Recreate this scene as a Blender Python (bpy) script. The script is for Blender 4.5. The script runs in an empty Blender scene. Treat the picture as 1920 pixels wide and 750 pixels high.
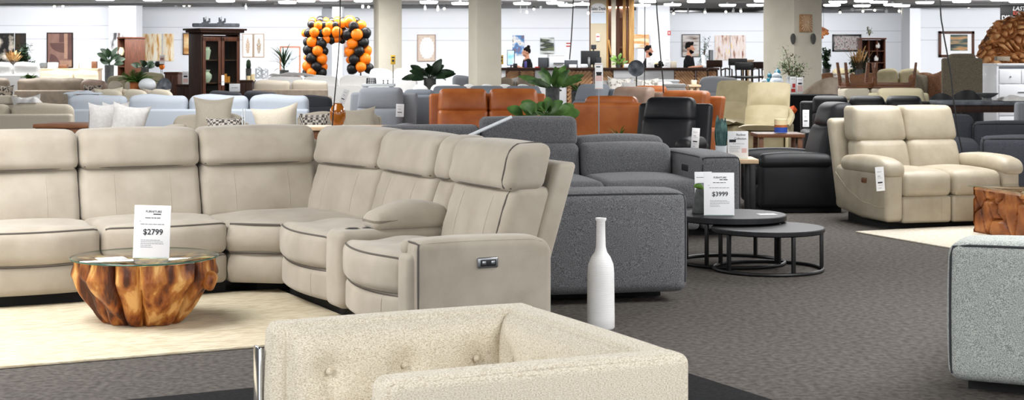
import bpy, bmesh, math, random
from mathutils import Vector, Matrix, Euler

# ---------------------------------------------------------------- camera model (1920 x 750 frame)
F, YH, H = 3000.0, 110.0, 1.45          # focal length in pixels, horizon row, eye height in metres
def wx(px, Y): return (px - 960.0) * Y / F
def wz(py, Y): return H - (py - YH) * Y / F
def fl(px, py):                          # floor point seen at a pixel
    Y = H * F / (py - YH)
    return (wx(px, Y), Y, 0.0)

PI = math.pi
C = bpy.context.scene.collection
rnd = random.Random(7)

# ---------------------------------------------------------------- materials
def lin(c):
    out = []
    for v in c[:3]:
        v = v / 255.0
        out.append(v / 12.92 if v <= 0.04045 else ((v + 0.055) / 1.055) ** 2.4)
    return (out[0], out[1], out[2], 1.0)

MATS = {}
def mat(name, col, col2=None, rough=0.7, scale=30.0, detail=3.0, lo=0.35, hi=0.65, bump=0.0, bscale=200.0,
        metal=0.0, stretch=(1, 1, 1), sheen=0.0, spec=0.5, emit=0.0, alpha=1.0, trans=0.0, ior=1.45, tex='noise', extra=None, coat=0.0):
    if name in MATS: return MATS[name]
    m = bpy.data.materials.new(name); m.use_nodes = True
    nt = m.node_tree; N = nt.nodes; L = nt.links
    b = N['Principled BSDF']
    b.inputs['Base Color'].default_value = lin(col)
    b.inputs['Roughness'].default_value = rough
    b.inputs['Metallic'].default_value = metal
    b.inputs['Specular IOR Level'].default_value = spec
    if sheen: b.inputs['Sheen Weight'].default_value = sheen
    if coat: b.inputs['Coat Weight'].default_value = coat
    if trans:
        b.inputs['Transmission Weight'].default_value = trans; b.inputs['IOR'].default_value = ior
    if emit:
        b.inputs['Emission Color'].default_value = lin(col); b.inputs['Emission Strength'].default_value = emit
    tc = N.new('ShaderNodeTexCoord'); mp = N.new('ShaderNodeMapping')
    mp.inputs['Scale'].default_value = stretch
    L.new(tc.outputs['Object'], mp.inputs['Vector'])
    if col2 is not None:
        if tex == 'noise':
            t = N.new('ShaderNodeTexNoise'); t.inputs['Scale'].default_value = scale; t.inputs['Detail'].default_value = detail
            fac = t.outputs['Fac']
        elif tex == 'voronoi':
            t = N.new('ShaderNodeTexVoronoi'); t.inputs['Scale'].default_value = scale
            fac = t.outputs['Distance']
        elif tex == 'wave':
            t = N.new('ShaderNodeTexWave'); t.inputs['Scale'].default_value = scale; t.inputs['Distortion'].default_value = 4.0
            t.inputs['Detail'].default_value = detail; t.inputs['Detail Scale'].default_value = 2.0
            fac = t.outputs['Fac']
        elif tex == 'check':
            t = N.new('ShaderNodeTexChecker'); t.inputs['Scale'].default_value = scale
            fac = t.outputs['Fac']
        L.new(mp.outputs['Vector'], t.inputs['Vector'])
        r = N.new('ShaderNodeValToRGB')
        r.color_ramp.elements[0].position = lo; r.color_ramp.elements[1].position = hi
        r.color_ramp.elements[0].color = lin(col); r.color_ramp.elements[1].color = lin(col2)
        if extra:
            for pos, c in extra:
                e = r.color_ramp.elements.new(pos); e.color = lin(c)
        L.new(fac, r.inputs['Fac'])
        L.new(r.outputs['Color'], b.inputs['Base Color'])
        if emit: L.new(r.outputs['Color'], b.inputs['Emission Color'])
    if bump:
        t2 = N.new('ShaderNodeTexNoise'); t2.inputs['Scale'].default_value = bscale; t2.inputs['Detail'].default_value = 2.0
        L.new(mp.outputs['Vector'], t2.inputs['Vector'])
        bp = N.new('ShaderNodeBump'); bp.inputs['Strength'].default_value = bump; bp.inputs['Distance'].default_value = 0.01
        L.new(t2.outputs['Fac'], bp.inputs['Height']); L.new(bp.outputs['Normal'], b.inputs['Normal'])
    MATS[name] = m
    return m

# ---------------------------------------------------------------- mesh builder
def samp(a, r, k, m):
    r = min(r, a * 0.999)
    out = [-(a - r) - r * math.tan(PI / 4 * (k - i) / k) for i in range(k)]
    for i in range(m + 1): out.append(-(a - r) + 2 * (a - r) * i / m)
    out += [(a - r) + r * math.tan(PI / 4 * (i + 1) / k) for i in range(k)]
    return out

class MB:
    def __init__(s): s.v = []; s.f = []; s.mi = []; s.cur = 0; s.xf = None
    def add(s, vs, fs):
        o = len(s.v)
        if s.xf is not None: vs = [tuple(s.xf @ Vector(p)) for p in vs]
        s.v += [tuple(p) for p in vs]
        for f in fs: s.f.append([i + o for i in f]); s.mi.append(s.cur)
        return s
    def rbox(s, c, size, r=0.02, k=2, m=(1, 1, 1), puff=None, warp=None, rot=None):
        a = [max(x / 2, 1e-4) for x in size]; r = min(r, min(a) * 0.98)
        S = [samp(a[i], r, k, m[i]) for i in range(3)]
        n = [len(x) for x in S]
        idx = {}; vs = []
        R = Euler(rot).to_matrix() if rot else None
        def surf(q):
            inn = [max(-(a[t] - r), min(a[t] - r, q[t])) for t in range(3)]
            d = [q[t] - inn[t] for t in range(3)]
            ln = math.sqrt(sum(x * x for x in d)) or 1
            p = [inn[t] + r * d[t] / ln for t in range(3)]
            if puff:
                u = [max(-1, min(1, p[t] / a[t])) for t in range(3)]
                for key2, amt in puff.items():
                    ax = 'xyz'.index(key2[0]); sg = 1 if key2[1] == '+' else -1
                    w = max(0.0, sg * u[ax]); o1, o2 = [t for t in range(3) if t != ax]
                    p[ax] += sg * amt * w * (1 - u[o1] ** 2) ** 0.7 * (1 - u[o2] ** 2) ** 0.7
            if warp: p = warp(*p)
            if R is not None: p = R @ Vector(p)
            return (p[0] + c[0], p[1] + c[1], p[2] + c[2])
        s.surf = surf; s.half = a
        def vert(i, j, l):
            key = (i, j, l)
            if key not in idx:
                vs.append(surf((S[0][i], S[1][j], S[2][l]))); idx[key] = len(vs) - 1
            return idx[key]
        fs = []
        for ax in range(3):
            o1, o2 = [t for t in range(3) if t != ax]
            for side in (0, n[ax] - 1):
                for i in range(n[o1] - 1):
                    for j in range(n[o2] - 1):
                        q = []
                        for (di, dj) in ((0, 0), (1, 0), (1, 1), (0, 1)):
                            kk = [0, 0, 0]; kk[ax] = side; kk[o1] = i + di; kk[o2] = j + dj
                            q.append(vert(*kk))
                        if (side == 0) != (ax == 1): q.reverse()
                        fs.append(q)
        return s.add(vs, fs)
    def box(s, c, size, rot=None, warp=None, b=0.0):
        if b: return s.rbox(c, size, b, 1, (1, 1, 1), None, warp, rot)
        a = [x / 2 for x in size]; R = Euler(rot).to_matrix() if rot else None
        vs = []
        for z in (-1, 1):
            for y in (-1, 1):
                for x in (-1, 1):
                    p = (x * a[0], y * a[1], z * a[2])
                    if warp: p = warp(*p)
                    if R is not None: p = R @ Vector(p)
                    vs.append((p[0] + c[0], p[1] + c[1], p[2] + c[2]))
        return s.add(vs, [[0, 2, 3, 1], [4, 5, 7, 6], [0, 1, 5, 4], [2, 6, 7, 3], [0, 4, 6, 2], [1, 3, 7, 5]])
    def tube(s, pts, r, n=8, closed=False, caps=True):
        P = [Vector(p) for p in pts]; m = len(P)
        rr = r if isinstance(r, (list, tuple)) else [r] * m
        vs = []; fs = []; up = None
        for i in range(m):
            if closed: t = P[(i + 1) % m] - P[i - 1]
            else: t = P[min(i + 1, m - 1)] - P[max(i - 1, 0)]
            if t.length < 1e-9: t = Vector((0, 0, 1))
            t.normalize()
            if up is None:
                up = Vector((0, 0, 1)) if abs(t.z) < 0.9 else Vector((1, 0, 0))
            up = up - t * up.dot(t)
            if up.length < 1e-6: up = t.orthogonal()
            up.normalize(); sd = t.cross(up)
            for j in range(n):
                a = 2 * PI * j / n
                vs.append(tuple(P[i] + (up * math.cos(a) + sd * math.sin(a)) * rr[i]))
        for i in range(m if closed else m - 1):
            i2 = (i + 1) % m
            for j in range(n):
                j2 = (j + 1) % n
                fs.append([i * n + j, i * n + j2, i2 * n + j2, i2 * n + j])
        if caps and not closed:
            fs.append(list(range(n))[::-1]); fs.append([(m - 1) * n + j for j in range(n)])
        return s.add(vs, fs)
    def lathe(s, prof, n=24, c=(0, 0, 0), warp=None, rot=None):
        vs = []; fs = []; R = Euler(rot).to_matrix() if rot else None
        def put(p):
            if warp: p = warp(*p)
            if R is not None: p = R @ Vector(p)
            vs.append((p[0] + c[0], p[1] + c[1], p[2] + c[2])); return len(vs) - 1
        rings = []
        for (r, z) in prof:
            if r <= 1e-6: rings.append([put((0, 0, z))])
            else: rings.append([put((r * math.cos(2 * PI * j / n), r * math.sin(2 * PI * j / n), z)) for j in range(n)])
        for a, b in zip(rings, rings[1:]):
            if len(a) == 1 and len(b) == 1: continue
            for j in range(n):
                j2 = (j + 1) % n
                if len(a) == 1: fs.append([a[0], b[j2], b[j]])
                elif len(b) == 1: fs.append([a[j], a[j2], b[0]])
                else: fs.append([a[j], a[j2], b[j2], b[j]])
        for k, ring in ((0, rings[0]), (1, rings[-1])):
            if len(ring) > 1: fs.append(ring[::-1] if k == 0 else ring[:])
        return s.add(vs, fs)
    def ball(s, c, r, n=16, m=10, sc=(1, 1, 1), warp=None, rot=None):
        prof = [(r * math.sin(PI * i / m), -r * math.cos(PI * i / m)) for i in range(m + 1)]
        prof[0] = (0, -r); prof[-1] = (0, r)
        def w(x, y, z):
            p = (x * sc[0], y * sc[1], z * sc[2])
            return warp(*p) if warp else p
        return s.lathe(prof, n, c, w, rot)
    def grid(s, fn, nu, nv, closed_u=False):
        vs = [fn(i / nu, j / nv) for j in range(nv + 1) for i in range(nu + (0 if closed_u else 1))]
        w = nu if closed_u else nu + 1
        fs = [[j * w + i, j * w + (i + 1) % w, (j + 1) * w + (i + 1) % w, (j + 1) * w + i] for j in range(nv) for i in range(nu)]
        return s.add(vs, fs)
    def leaf(s, base, d, L, W, bend=0.3, up=(0, 0, 1), n=4, fold=0.15):
        d = Vector(d).normalized(); upv = Vector(up)
        sd = d.cross(upv)
        if sd.length < 1e-4: sd = d.orthogonal()
        sd.normalize(); nn = sd.cross(d).normalized(); B = Vector(base); vs = []; fs = []
        for i in range(n + 1):
            t = i / n; w = W * math.sin(PI * min(1, (t * 0.92 + 0.04))) ** 0.8
            p = B + d * (L * t) - nn * (bend * L * t * t)
            for k in (-1, 0, 1): vs.append(tuple(p + sd * (w * k / 2) + nn * (fold * w * abs(k))))
        for i in range(n):
            for k in range(2): fs.append([i * 3 + k, i * 3 + k + 1, (i + 1) * 3 + k + 1, (i + 1) * 3 + k])
        return s.add(vs, fs)
    def merge(s, me, M):
        vs = [tuple(M @ v.co) for v in me.vertices]
        return s.add(vs, [list(p.vertices) for p in me.polygons])
    def mesh(s, name, mats, sharp=40, smooth=True):
        me = bpy.data.meshes.new(name)
        me.from_pydata(s.v, [], s.f)
        for m in (mats if isinstance(mats, (list, tuple)) else [mats]): me.materials.append(m)
        if any(s.mi): me.polygons.foreach_set('material_index', s.mi)
        bm = bmesh.new(); bm.from_mesh(me); bmesh.ops.recalc_face_normals(bm, faces=bm.faces); bm.to_mesh(me); bm.free()
        if smooth:
            me.polygons.foreach_set('use_smooth', [True] * len(me.polygons))
            if sharp: me.set_sharp_from_angle(angle=math.radians(sharp))
        me.update()
        return me
    def build(s, name, mats, parent=None, loc=(0, 0, 0), rz=0.0, sharp=40, smooth=True, rot=None):
        o = bpy.data.objects.new(name, s.mesh(name, mats, sharp, smooth)); C.objects.link(o)
        o.location = loc; o.rotation_euler = rot if rot else (0, 0, rz)
        if parent is not None: o.parent = parent
        return o

def tag(o, label, cat, group=None, kind=None):
    o['label'] = label; o['category'] = cat
    if group: o['group'] = group
    if kind: o['kind'] = kind
    return o
def thing(name, label, cat, loc=(0, 0, 0), rz=0.0, group=None):
    o = bpy.data.objects.new(name, None); o.empty_display_size = 0.1; C.objects.link(o)
    o.location = loc; o.rotation_euler = (0, 0, rz)
    return tag(o, label, cat, group)
def struct(o):
    o['kind'] = 'structure'; return o
def dup(root, loc, rz, label, group=None):
    r = root.copy(); C.objects.link(r); r.location = loc; r.rotation_euler = (0, 0, rz); r['label'] = label
    if group: r['group'] = group
    for ch in list(root.children):
        c = ch.copy(); C.objects.link(c); c.parent = r
        for g in ch.children:
            d = g.copy(); C.objects.link(d); d.parent = c
    return r

def text_mesh(mb, body, size, at, center=True, bold=0.0, shear=0.0, sx=1.0):
    """lettering that reads from -y: at = (x, y, z) of the baseline middle"""
    cu = bpy.data.curves.new('lettering', 'FONT'); cu.body = body; cu.size = size
    cu.align_x = 'CENTER' if center else 'LEFT'; cu.extrude = 0.0006; cu.offset = bold * size; cu.resolution_u = 3; cu.shear = shear
    ob = bpy.data.objects.new('lettering', cu)
    C.objects.link(ob)
    dg = bpy.context.evaluated_depsgraph_get(); dg.update()
    me = bpy.data.meshes.new_from_object(ob.evaluated_get(dg))
    M = Matrix.Translation(Vector(at)) @ Matrix.Rotation(PI / 2, 4, 'X') @ Matrix.Diagonal((sx, 1, 1, 1))
    mb.merge(me, M)
    bpy.data.objects.remove(ob); bpy.data.curves.remove(cu); bpy.data.meshes.remove(me)

def greek(mb, x0, x1, z, h, y, r):
    """a row of illegible small print: word-length strokes"""
    x = x0
    while x < x1 - h:
        w = min(r.uniform(1.5, 5) * h, x1 - x)
        mb.box((x + w / 2, y, z), (w, 0.0008, h * 0.6)); x += w + 0.6 * h
# ---------------------------------------------------------------- palette
M_suede = mat('beige_suede', (160, 150, 135), (183, 174, 160), 0.85, 5.0, 6, 0.24, 0.76, 0.12, 260, sheen=0.25, spec=0.2)
M_pipe = mat('taupe_piping', (92, 86, 80), rough=0.8)
M_blackbase = mat('black_base', (18, 18, 19), rough=0.8)
M_boucle = mat('cream_boucle', (180, 165, 139), (234, 226, 208), 0.9, 300, 3, 0.34, 0.58, 0.35, 240, stretch=(0.7, 0.7, 1.7), sheen=0.2, spec=0.2)
M_tweed = mat('charcoal_tweed', (60, 61, 64), (140, 140, 143), 0.92, 240, 3, 0.34, 0.70, 0.4, 220, sheen=0.15, spec=0.15)
M_tweedpipe = mat('charcoal_piping', (48, 49, 53), rough=0.9)
M_ltweed = mat('light_grey_tweed', (112, 117, 116), (200, 204, 199), 0.92, 250, 3, 0.34, 0.62, 0.4, 200, sheen=0.15, spec=0.15)
M_bleather = mat('beige_leather', (160, 149, 129), (173, 163, 143), 0.45, 6, 3, 0.35, 0.65, 0.12, 160, spec=0.45)
M_black = mat('black_leather', (15, 16, 19), (21, 22, 26), 0.5, 8, 2, bump=0.1, bscale=120, spec=0.32)
M_tan = mat('tan_leather', (156, 83, 36), (178, 102, 50), 0.42, 5, 3, 0.35, 0.65, 0.1, 120, spec=0.45)
M_creaml = mat('cream_leather', (170, 158, 124), (182, 170, 136), 0.5, 6, 2, bump=0.08, bscale=120, spec=0.4)
M_greyf = mat('grey_fabric', (124, 127, 132), (140, 143, 148), 0.9, 240, 3, bump=0.2, bscale=200, spec=0.2)
M_bluegrey = mat('blue_grey_fabric', (126, 132, 140), (142, 148, 156), 0.9, 240, 3, bump=0.2, bscale=200, spec=0.2)
M_paleblue = mat('pale_blue_linen', (164, 171, 180), (178, 184, 192), 0.92, 220, 3, bump=0.2, bscale=180, spec=0.15)
M_oat = mat('oatmeal_linen', (174, 164, 148), (196, 187, 171), 0.92, 240, 3, bump=0.2, bscale=180, spec=0.15)
M_cream = mat('cream_cotton', (206, 196, 176), (220, 211, 193), 0.92, 200, 3, bump=0.15, bscale=160, spec=0.15)
M_snow = mat('bright_white_cotton', (246, 245, 243), (250, 249, 248), 0.92, 30, 2, bump=0.1, bscale=140, spec=0.15)
M_white = mat('white_cotton', (182, 180, 178), (192, 190, 188), 0.92, 30, 2, bump=0.1, bscale=140, spec=0.15)
M_taupe = mat('taupe_leather', (124, 111, 96), (143, 129, 112), 0.55, 7, 2, bump=0.08, bscale=100)
M_olive = mat('olive_linen', (148, 140, 114), (160, 152, 126), 0.9, 200, 3, bump=0.1, bscale=160)
M_mauve = mat('mauve_taupe_leather', (132, 110, 96), (152, 128, 112), 0.5, 6, 2, bump=0.08, bscale=100)
M_charcoal = mat('charcoal_fabric', (50, 51, 55), (68, 69, 74), 0.9, 220, 3, bump=0.25, bscale=200, spec=0.2)
M_navy = mat('charcoal_navy_fabric', (44, 46, 51), (70, 72, 78), 0.9, 240, 3, bump=0.25, bscale=200, spec=0.2)
M_brownl = mat('brown_leather', (98, 62, 40), (120, 80, 54), 0.5, 6, 2, bump=0.08, bscale=100)
M_brownf = mat('brown_cushion', (112, 74, 48), (132, 92, 64), 0.85, 40, 2)
M_leopard = mat('spotted_print', (46, 40, 36), (168, 156, 142), 0.9, 26, 1, 0.42, 0.5)
M_floral = mat('floral_print', (150, 142, 130), (236, 232, 224), 0.9, 16, 2, 0.38, 0.5)
M_plaid = mat('checked_weave', (84, 78, 74), (206, 198, 188), 0.9, 32, tex='check')
M_speck = mat('speckled_taupe', (84, 76, 62), (132, 122, 104), 0.9, 120, 3, bump=0.2, bscale=120)
M_darkwood = mat('dark_wood', (36, 20, 13), (56, 32, 20), 0.55, 7, 4, stretch=(6, 6, 0.6), spec=0.25)
M_redwood = mat('red_brown_wood', (62, 33, 20), (88, 48, 29), 0.5, 7, 4, stretch=(6, 6, 0.6), spec=0.3)
M_chev = mat('chevron_timber', (172, 126, 86), (206, 162, 118), 0.6, 6, 3)
M_walnut = mat('walnut_wood', (92, 56, 34), (122, 78, 48), 0.45, 6, 4, stretch=(1, 8, 8), spec=0.4)
M_oak = mat('oak_wood', (196, 164, 128), (214, 186, 152), 0.5, 6, 3, stretch=(1, 8, 8))
M_pine = mat('pine_timber', (190, 138, 74), (222, 178, 112), 0.6, 5, 4, stretch=(8, 8, 0.5))
M_pined = mat('dark_stained_timber', (70, 40, 22), (104, 62, 34), 0.65, 5, 4, stretch=(8, 8, 0.5))
M_root = mat('teak_root', (74, 34, 13), (216, 164, 98), 0.45, 5.0, 7, 0.40, 0.62, 0.6, 30, stretch=(2.2, 2.2, 0.6), spec=0.4,
             extra=[(0.47, (136, 72, 28)), (0.56, (178, 114, 52))])
M_root2 = mat('teak_offcut', (100, 52, 22), (184, 118, 62), 0.45, 4.5, 3, 0.35, 0.65, 0.25, 40, spec=0.4, extra=[(0.5, (146, 82, 36))])
def clear_glass(name, tint, rough=0.02):
    m = bpy.data.materials.new(name); m.use_nodes = True; nt = m.node_tree; N = nt.nodes; L = nt.links
    for n_ in list(N):
        if n_.type == 'BSDF_PRINCIPLED': N.remove(n_)
    tr = N.new('ShaderNodeBsdfTransparent'); tr.inputs[0].default_value = lin(tint)
    gl = N.new('ShaderNodeBsdfGlossy'); gl.inputs['Roughness'].default_value = rough
    fr = N.new('ShaderNodeFresnel'); fr.inputs['IOR'].default_value = 1.45
    ge = N.new('ShaderNodeNewGeometry'); m1 = N.new('ShaderNodeMath'); m1.operation = 'SUBTRACT'; m1.inputs[0].default_value = 1.0; L.new(ge.outputs['Backfacing'], m1.inputs[1])
    m2 = N.new('ShaderNodeMath'); m2.operation = 'MULTIPLY'; L.new(fr.outputs[0], m2.inputs[0]); L.new(m1.outputs[0], m2.inputs[1])
    mx = N.new('ShaderNodeMixShader'); L.new(m2.outputs[0], mx.inputs[0]); L.new(tr.outputs[0], mx.inputs[1]); L.new(gl.outputs[0], mx.inputs[2])
    L.new(mx.outputs[0], N['Material Output'].inputs['Surface']); return m
M_glass = clear_glass('clear_glass', (238, 247, 243))
M_glassrim = mat('glass_edge', (60, 96, 84), rough=0.1, spec=0.6)
M_amber = mat('amber_glaze', (142, 78, 16), (176, 104, 30), 0.12, 9, 2, coat=0.5)
M_blackmetal = mat('black_metal', (24, 24, 26), rough=0.45, spec=0.4)
M_blacktop = mat('black_veneer', (24, 25, 27), (32, 33, 36), 0.5, 4, 4, stretch=(1, 10, 1), spec=0.35)
M_chrome = mat('chrome', (205, 207, 212), rough=0.12, metal=1.0)
M_silver = mat('brushed_silver', (168, 170, 174), rough=0.3, metal=1.0)
M_vase = mat('white_ceramic', (240, 239, 238), (246, 245, 244), 0.5, 1, 1, bump=0.25, bscale=60, stretch=(0.2, 0.2, 6))
M_paper = mat('white_paper', (242, 242, 244), rough=0.6, spec=0.3)
M_ink = mat('black_ink', (30, 32, 40), rough=0.7)
M_inkg = mat('grey_ink', (132, 134, 142), rough=0.7)
M_red = mat('red_ink', (196, 46, 40), rough=0.6)
M_redorange = mat('orange_red_ink', (206, 70, 36), rough=0.6)
M_pink = mat('pale_pink_print', (226, 190, 184), rough=0.7)
M_yellow = mat('yellow_print', (212, 168, 42), rough=0.6)
M_fern = mat('fern_leaf', (58, 96, 36), (108, 150, 66), 0.55, 6, 2, spec=0.3)
M_leaf = mat('green_leaf', (40, 74, 32), (88, 124, 58), 0.5, 6, 2, spec=0.4)
M_leafd = mat('dark_green_leaf', (20, 40, 24), (46, 72, 42), 0.45, 6, 2, spec=0.4)
M_leafl = mat('bright_green_leaf', (70, 110, 34), (120, 156, 60), 0.5, 6, 2)
M_sage = mat('sage_leaf', (70, 84, 56), (116, 128, 92), 0.6, 6, 2)
M_bluegreen = mat('blue_green_leaf', (42, 78, 80), (92, 128, 120), 0.5, 14, 2)
M_straw = mat('dried_straw', (176, 132, 78), (206, 168, 112), 0.9, 20, 2)
M_stem = mat('brown_stem', (84, 62, 42), rough=0.8)
M_terra = mat('terracotta_pot', (168, 92, 40), (186, 112, 56), 0.6, 10, 2)
M_greypot = mat('grey_stone_pot', (78, 80, 80), (96, 98, 97), 0.8, 20, 2)
M_jar = mat('pale_blue_ceramic', (176, 190, 202), (212, 220, 228), 0.25, 12, 2)
M_teal = mat('teal_ceramic', (28, 88, 104), (40, 110, 126), 0.2, 9, 2)
M_orangeb = mat('orange_balloon', (240, 122, 12), rough=0.4, spec=0.35)
M_blackb = mat('black_balloon', (13, 13, 15), rough=0.42, spec=0.35)
M_wall = mat('white_wall_paint', (238, 241, 247), rough=0.8, spec=0.2)
M_groove = mat('wall_joint', (200, 203, 210), rough=0.8)
M_pillar = mat('cream_plaster', (226, 219, 202), (232, 225, 208), 0.85, 3, 2, spec=0.2)
M_ceil = mat('grey_ceiling', (140, 140, 140), rough=0.9)
M_ceilb = mat('dark_grey_beam', (62, 62, 63), rough=0.8)
M_lamp = mat('glowing_diffuser', (255, 253, 248), rough=0.5, emit=12.0)
M_bulb = mat('glowing_bulb', (255, 240, 214), rough=0.5, emit=8.0)
M_screen = mat('lit_screen', (120, 176, 220), (200, 224, 240), 0.3, 5, 1, emit=0.8)
M_screend = mat('dark_screen', (14, 15, 20), rough=0.15)
M_plasticb = mat('black_plastic', (26, 27, 30), rough=0.4)
M_plasticg = mat('dark_grey_plastic', (64, 68, 74), rough=0.5)
M_plasticw = mat('white_plastic', (222, 226, 230), rough=0.4)
M_lacq = mat('white_lacquer', (234, 236, 240), rough=0.22, spec=0.5, coat=0.3)
M_skin = mat('skin', (196, 142, 116), rough=0.55, spec=0.3)
M_hair = mat('dark_hair', (18, 14, 13), rough=0.8, spec=0.15)
M_tee = mat('black_cotton', (17, 17, 20), rough=0.9, spec=0.2)
M_trouser = mat('dark_trousers', (28, 29, 34), rough=0.9)
M_shoe = mat('black_shoes', (16, 15, 15), rough=0.5)
M_rug = mat('cream_wool_rug', (196, 180, 150), (224, 213, 188), 0.95, 34, 4, 0.34, 0.58, 0.6, 130, stretch=(0.35, 2.2, 1), spec=0.1)
M_rugl = mat('pale_beige_rug', (206, 196, 178), (224, 216, 200), 0.95, 30, 3, bump=0.4, bscale=120, spec=0.1)
M_rugb = mat('black_flatweave_rug', (27, 27, 28), (38, 38, 40), 0.95, 60, 3, bump=0.4, bscale=160, spec=0.1)
M_beige = mat('beige_board', (205, 192, 164), rough=0.7)
M_slate = mat('dark_slate', (58, 62, 68), (92, 96, 102), 0.55, 10, 3)
M_carvedgrey = mat('grey_carved_wood', (74, 74, 72), (98, 98, 95), 0.7, 20, 3)
M_carved = mat('carved_light_wood', (170, 124, 84), (206, 164, 122), 0.6, 14, 3, stretch=(1, 1, 4))
M_candle = mat('ivory_wax', (236, 216, 170), rough=0.5)
M_orangewax = mat('orange_wax', (220, 128, 40), rough=0.5)
M_blueband = mat('blue_band', (36, 74, 168), rough=0.5)
M_orangetag = mat('orange_card', (224, 92, 30), rough=0.6)
M_cable = mat('black_cable', (20, 20, 22), rough=0.6)
M_mirror = mat('mirror_glass', (230, 234, 238), rough=0.03, metal=1.0)
M_copper = mat('copper_wood_frame', (150, 96, 66), rough=0.5)
M_carpet = mat('grey_carpet', (78, 74, 71), (106, 101, 96), 0.97, 30, 8, 0.36, 0.66, 0.4, 220, spec=0.1)

# ---------------------------------------------------------------- setting
def plane_box(name, x0, x1, y0, y1, z0, z1, m):
    mb = MB(); mb.box(((x0 + x1) / 2, (y0 + y1) / 2, (z0 + z1) / 2), (x1 - x0, y1 - y0, z1 - z0))
    return struct(mb.build(name, m, sharp=30))
CEIL = 3.05
plane_box('floor', -21, 21, -5, 58.5, -0.1, 0.0, M_carpet)
plane_box('ceiling', -21, 21, -5, 58.5, CEIL, CEIL + 0.15, M_ceil)
plane_box('wall_left', -21.2, -21, -5, 58.5, 0, CEIL, M_wall)
plane_box('wall_right', 21, 21.2, -5, 58.5, 0, CEIL, M_wall)
segs = [('wall_back_left', 0 - 400, 218, 47.0), ('wall_back_alcove', 218, 585, 49.5), ('wall_back_centre', 585, 1195, 51.0),
        ('wall_back_office', 1195, 1712, 56.0), ('wall_back_right', 1712, 2400, 50.0)]
for nm, a, b, Y in segs:
    x0, x1 = max(-21, wx(a, Y)), min(21, wx(b, Y))
    if nm == 'wall_back_left': x0 = -21
    if nm == 'wall_back_right': x1 = 21
    plane_box(nm, x0 - (0.3 if x0 > -20.9 else 0), x1 + (0.3 if x1 < 20.9 else 0), Y, Y + 0.3, 0, CEIL, M_wall)
k = 0
for nm, a, b, Y in segs:                         # horizontal panel joints
    x0, x1 = max(-21, wx(a, Y)), min(21, wx(b, Y))
    for z in (2.42, 2.03):
        k += 1
        plane_box('trim_%d' % k, x0, x1, Y - 0.012, Y, z - 0.009, z + 0.009, M_groove)
def pillar(px0, px1, Y, m, depth, name='column', side=None):
    o = plane_box(name, wx(px0, Y), wx(px1, Y), Y, Y + depth, 0, CEIL, m); return o
pillar(204, 255, 46.0, M_wall, 0.8, 'column_white')
pillar(623, 641, 47.0, M_wall, 0.6, 'column_slim')
pillar(1196, 1256, 48.0, M_wall, 0.7, 'column_white')
pillar(1706, 1726, 48.5, M_wall, 0.8, 'column_white')
def sq_pillar(pxs, Y, rz, w, name):
    """square pillar turned a little so that two faces show"""
    mb = MB(); mb.rbox((0, 0, CEIL / 2), (w, w, CEIL), 0.012, 1)
    o = mb.build(name, M_pillar, loc=(wx(pxs, Y), Y, 0), rz=rz, sharp=30); return struct(o)
sq_pillar(727, 37.0, math.radians(17), 0.545, 'pillar')
sq_pillar(909, 30.0, math.radians(21), 0.485, 'pillar')
sq_pillar(1486, 32.0, math.radians(38), 0.82, 'pillar')
for q, (a, Y) in enumerate(((200, 46.5), (700, 47.5), (1300, 53.0), (1640, 48.5))):   # beams and ducts under the ceiling
    mb = MB(); mb.box((0, 0, CEIL - 0.04), (7.5, 0.22, 0.08)); mb.box((0.6, -1.2, CEIL - 0.03), (6.5, 0.12, 0.06))
    struct(mb.build('beam', M_ceilb, loc=(wx(a, Y), Y - 0.8, 0)))
# ================================================================ hero furniture
def loc_frame(px, Y, z=0.0): return (wx(px, Y), Y, z)

def pipe_line(pts, r=0.006, closed=False):
    mb = MB(); mb.tube(pts, r, 6, closed); return mb

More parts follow.
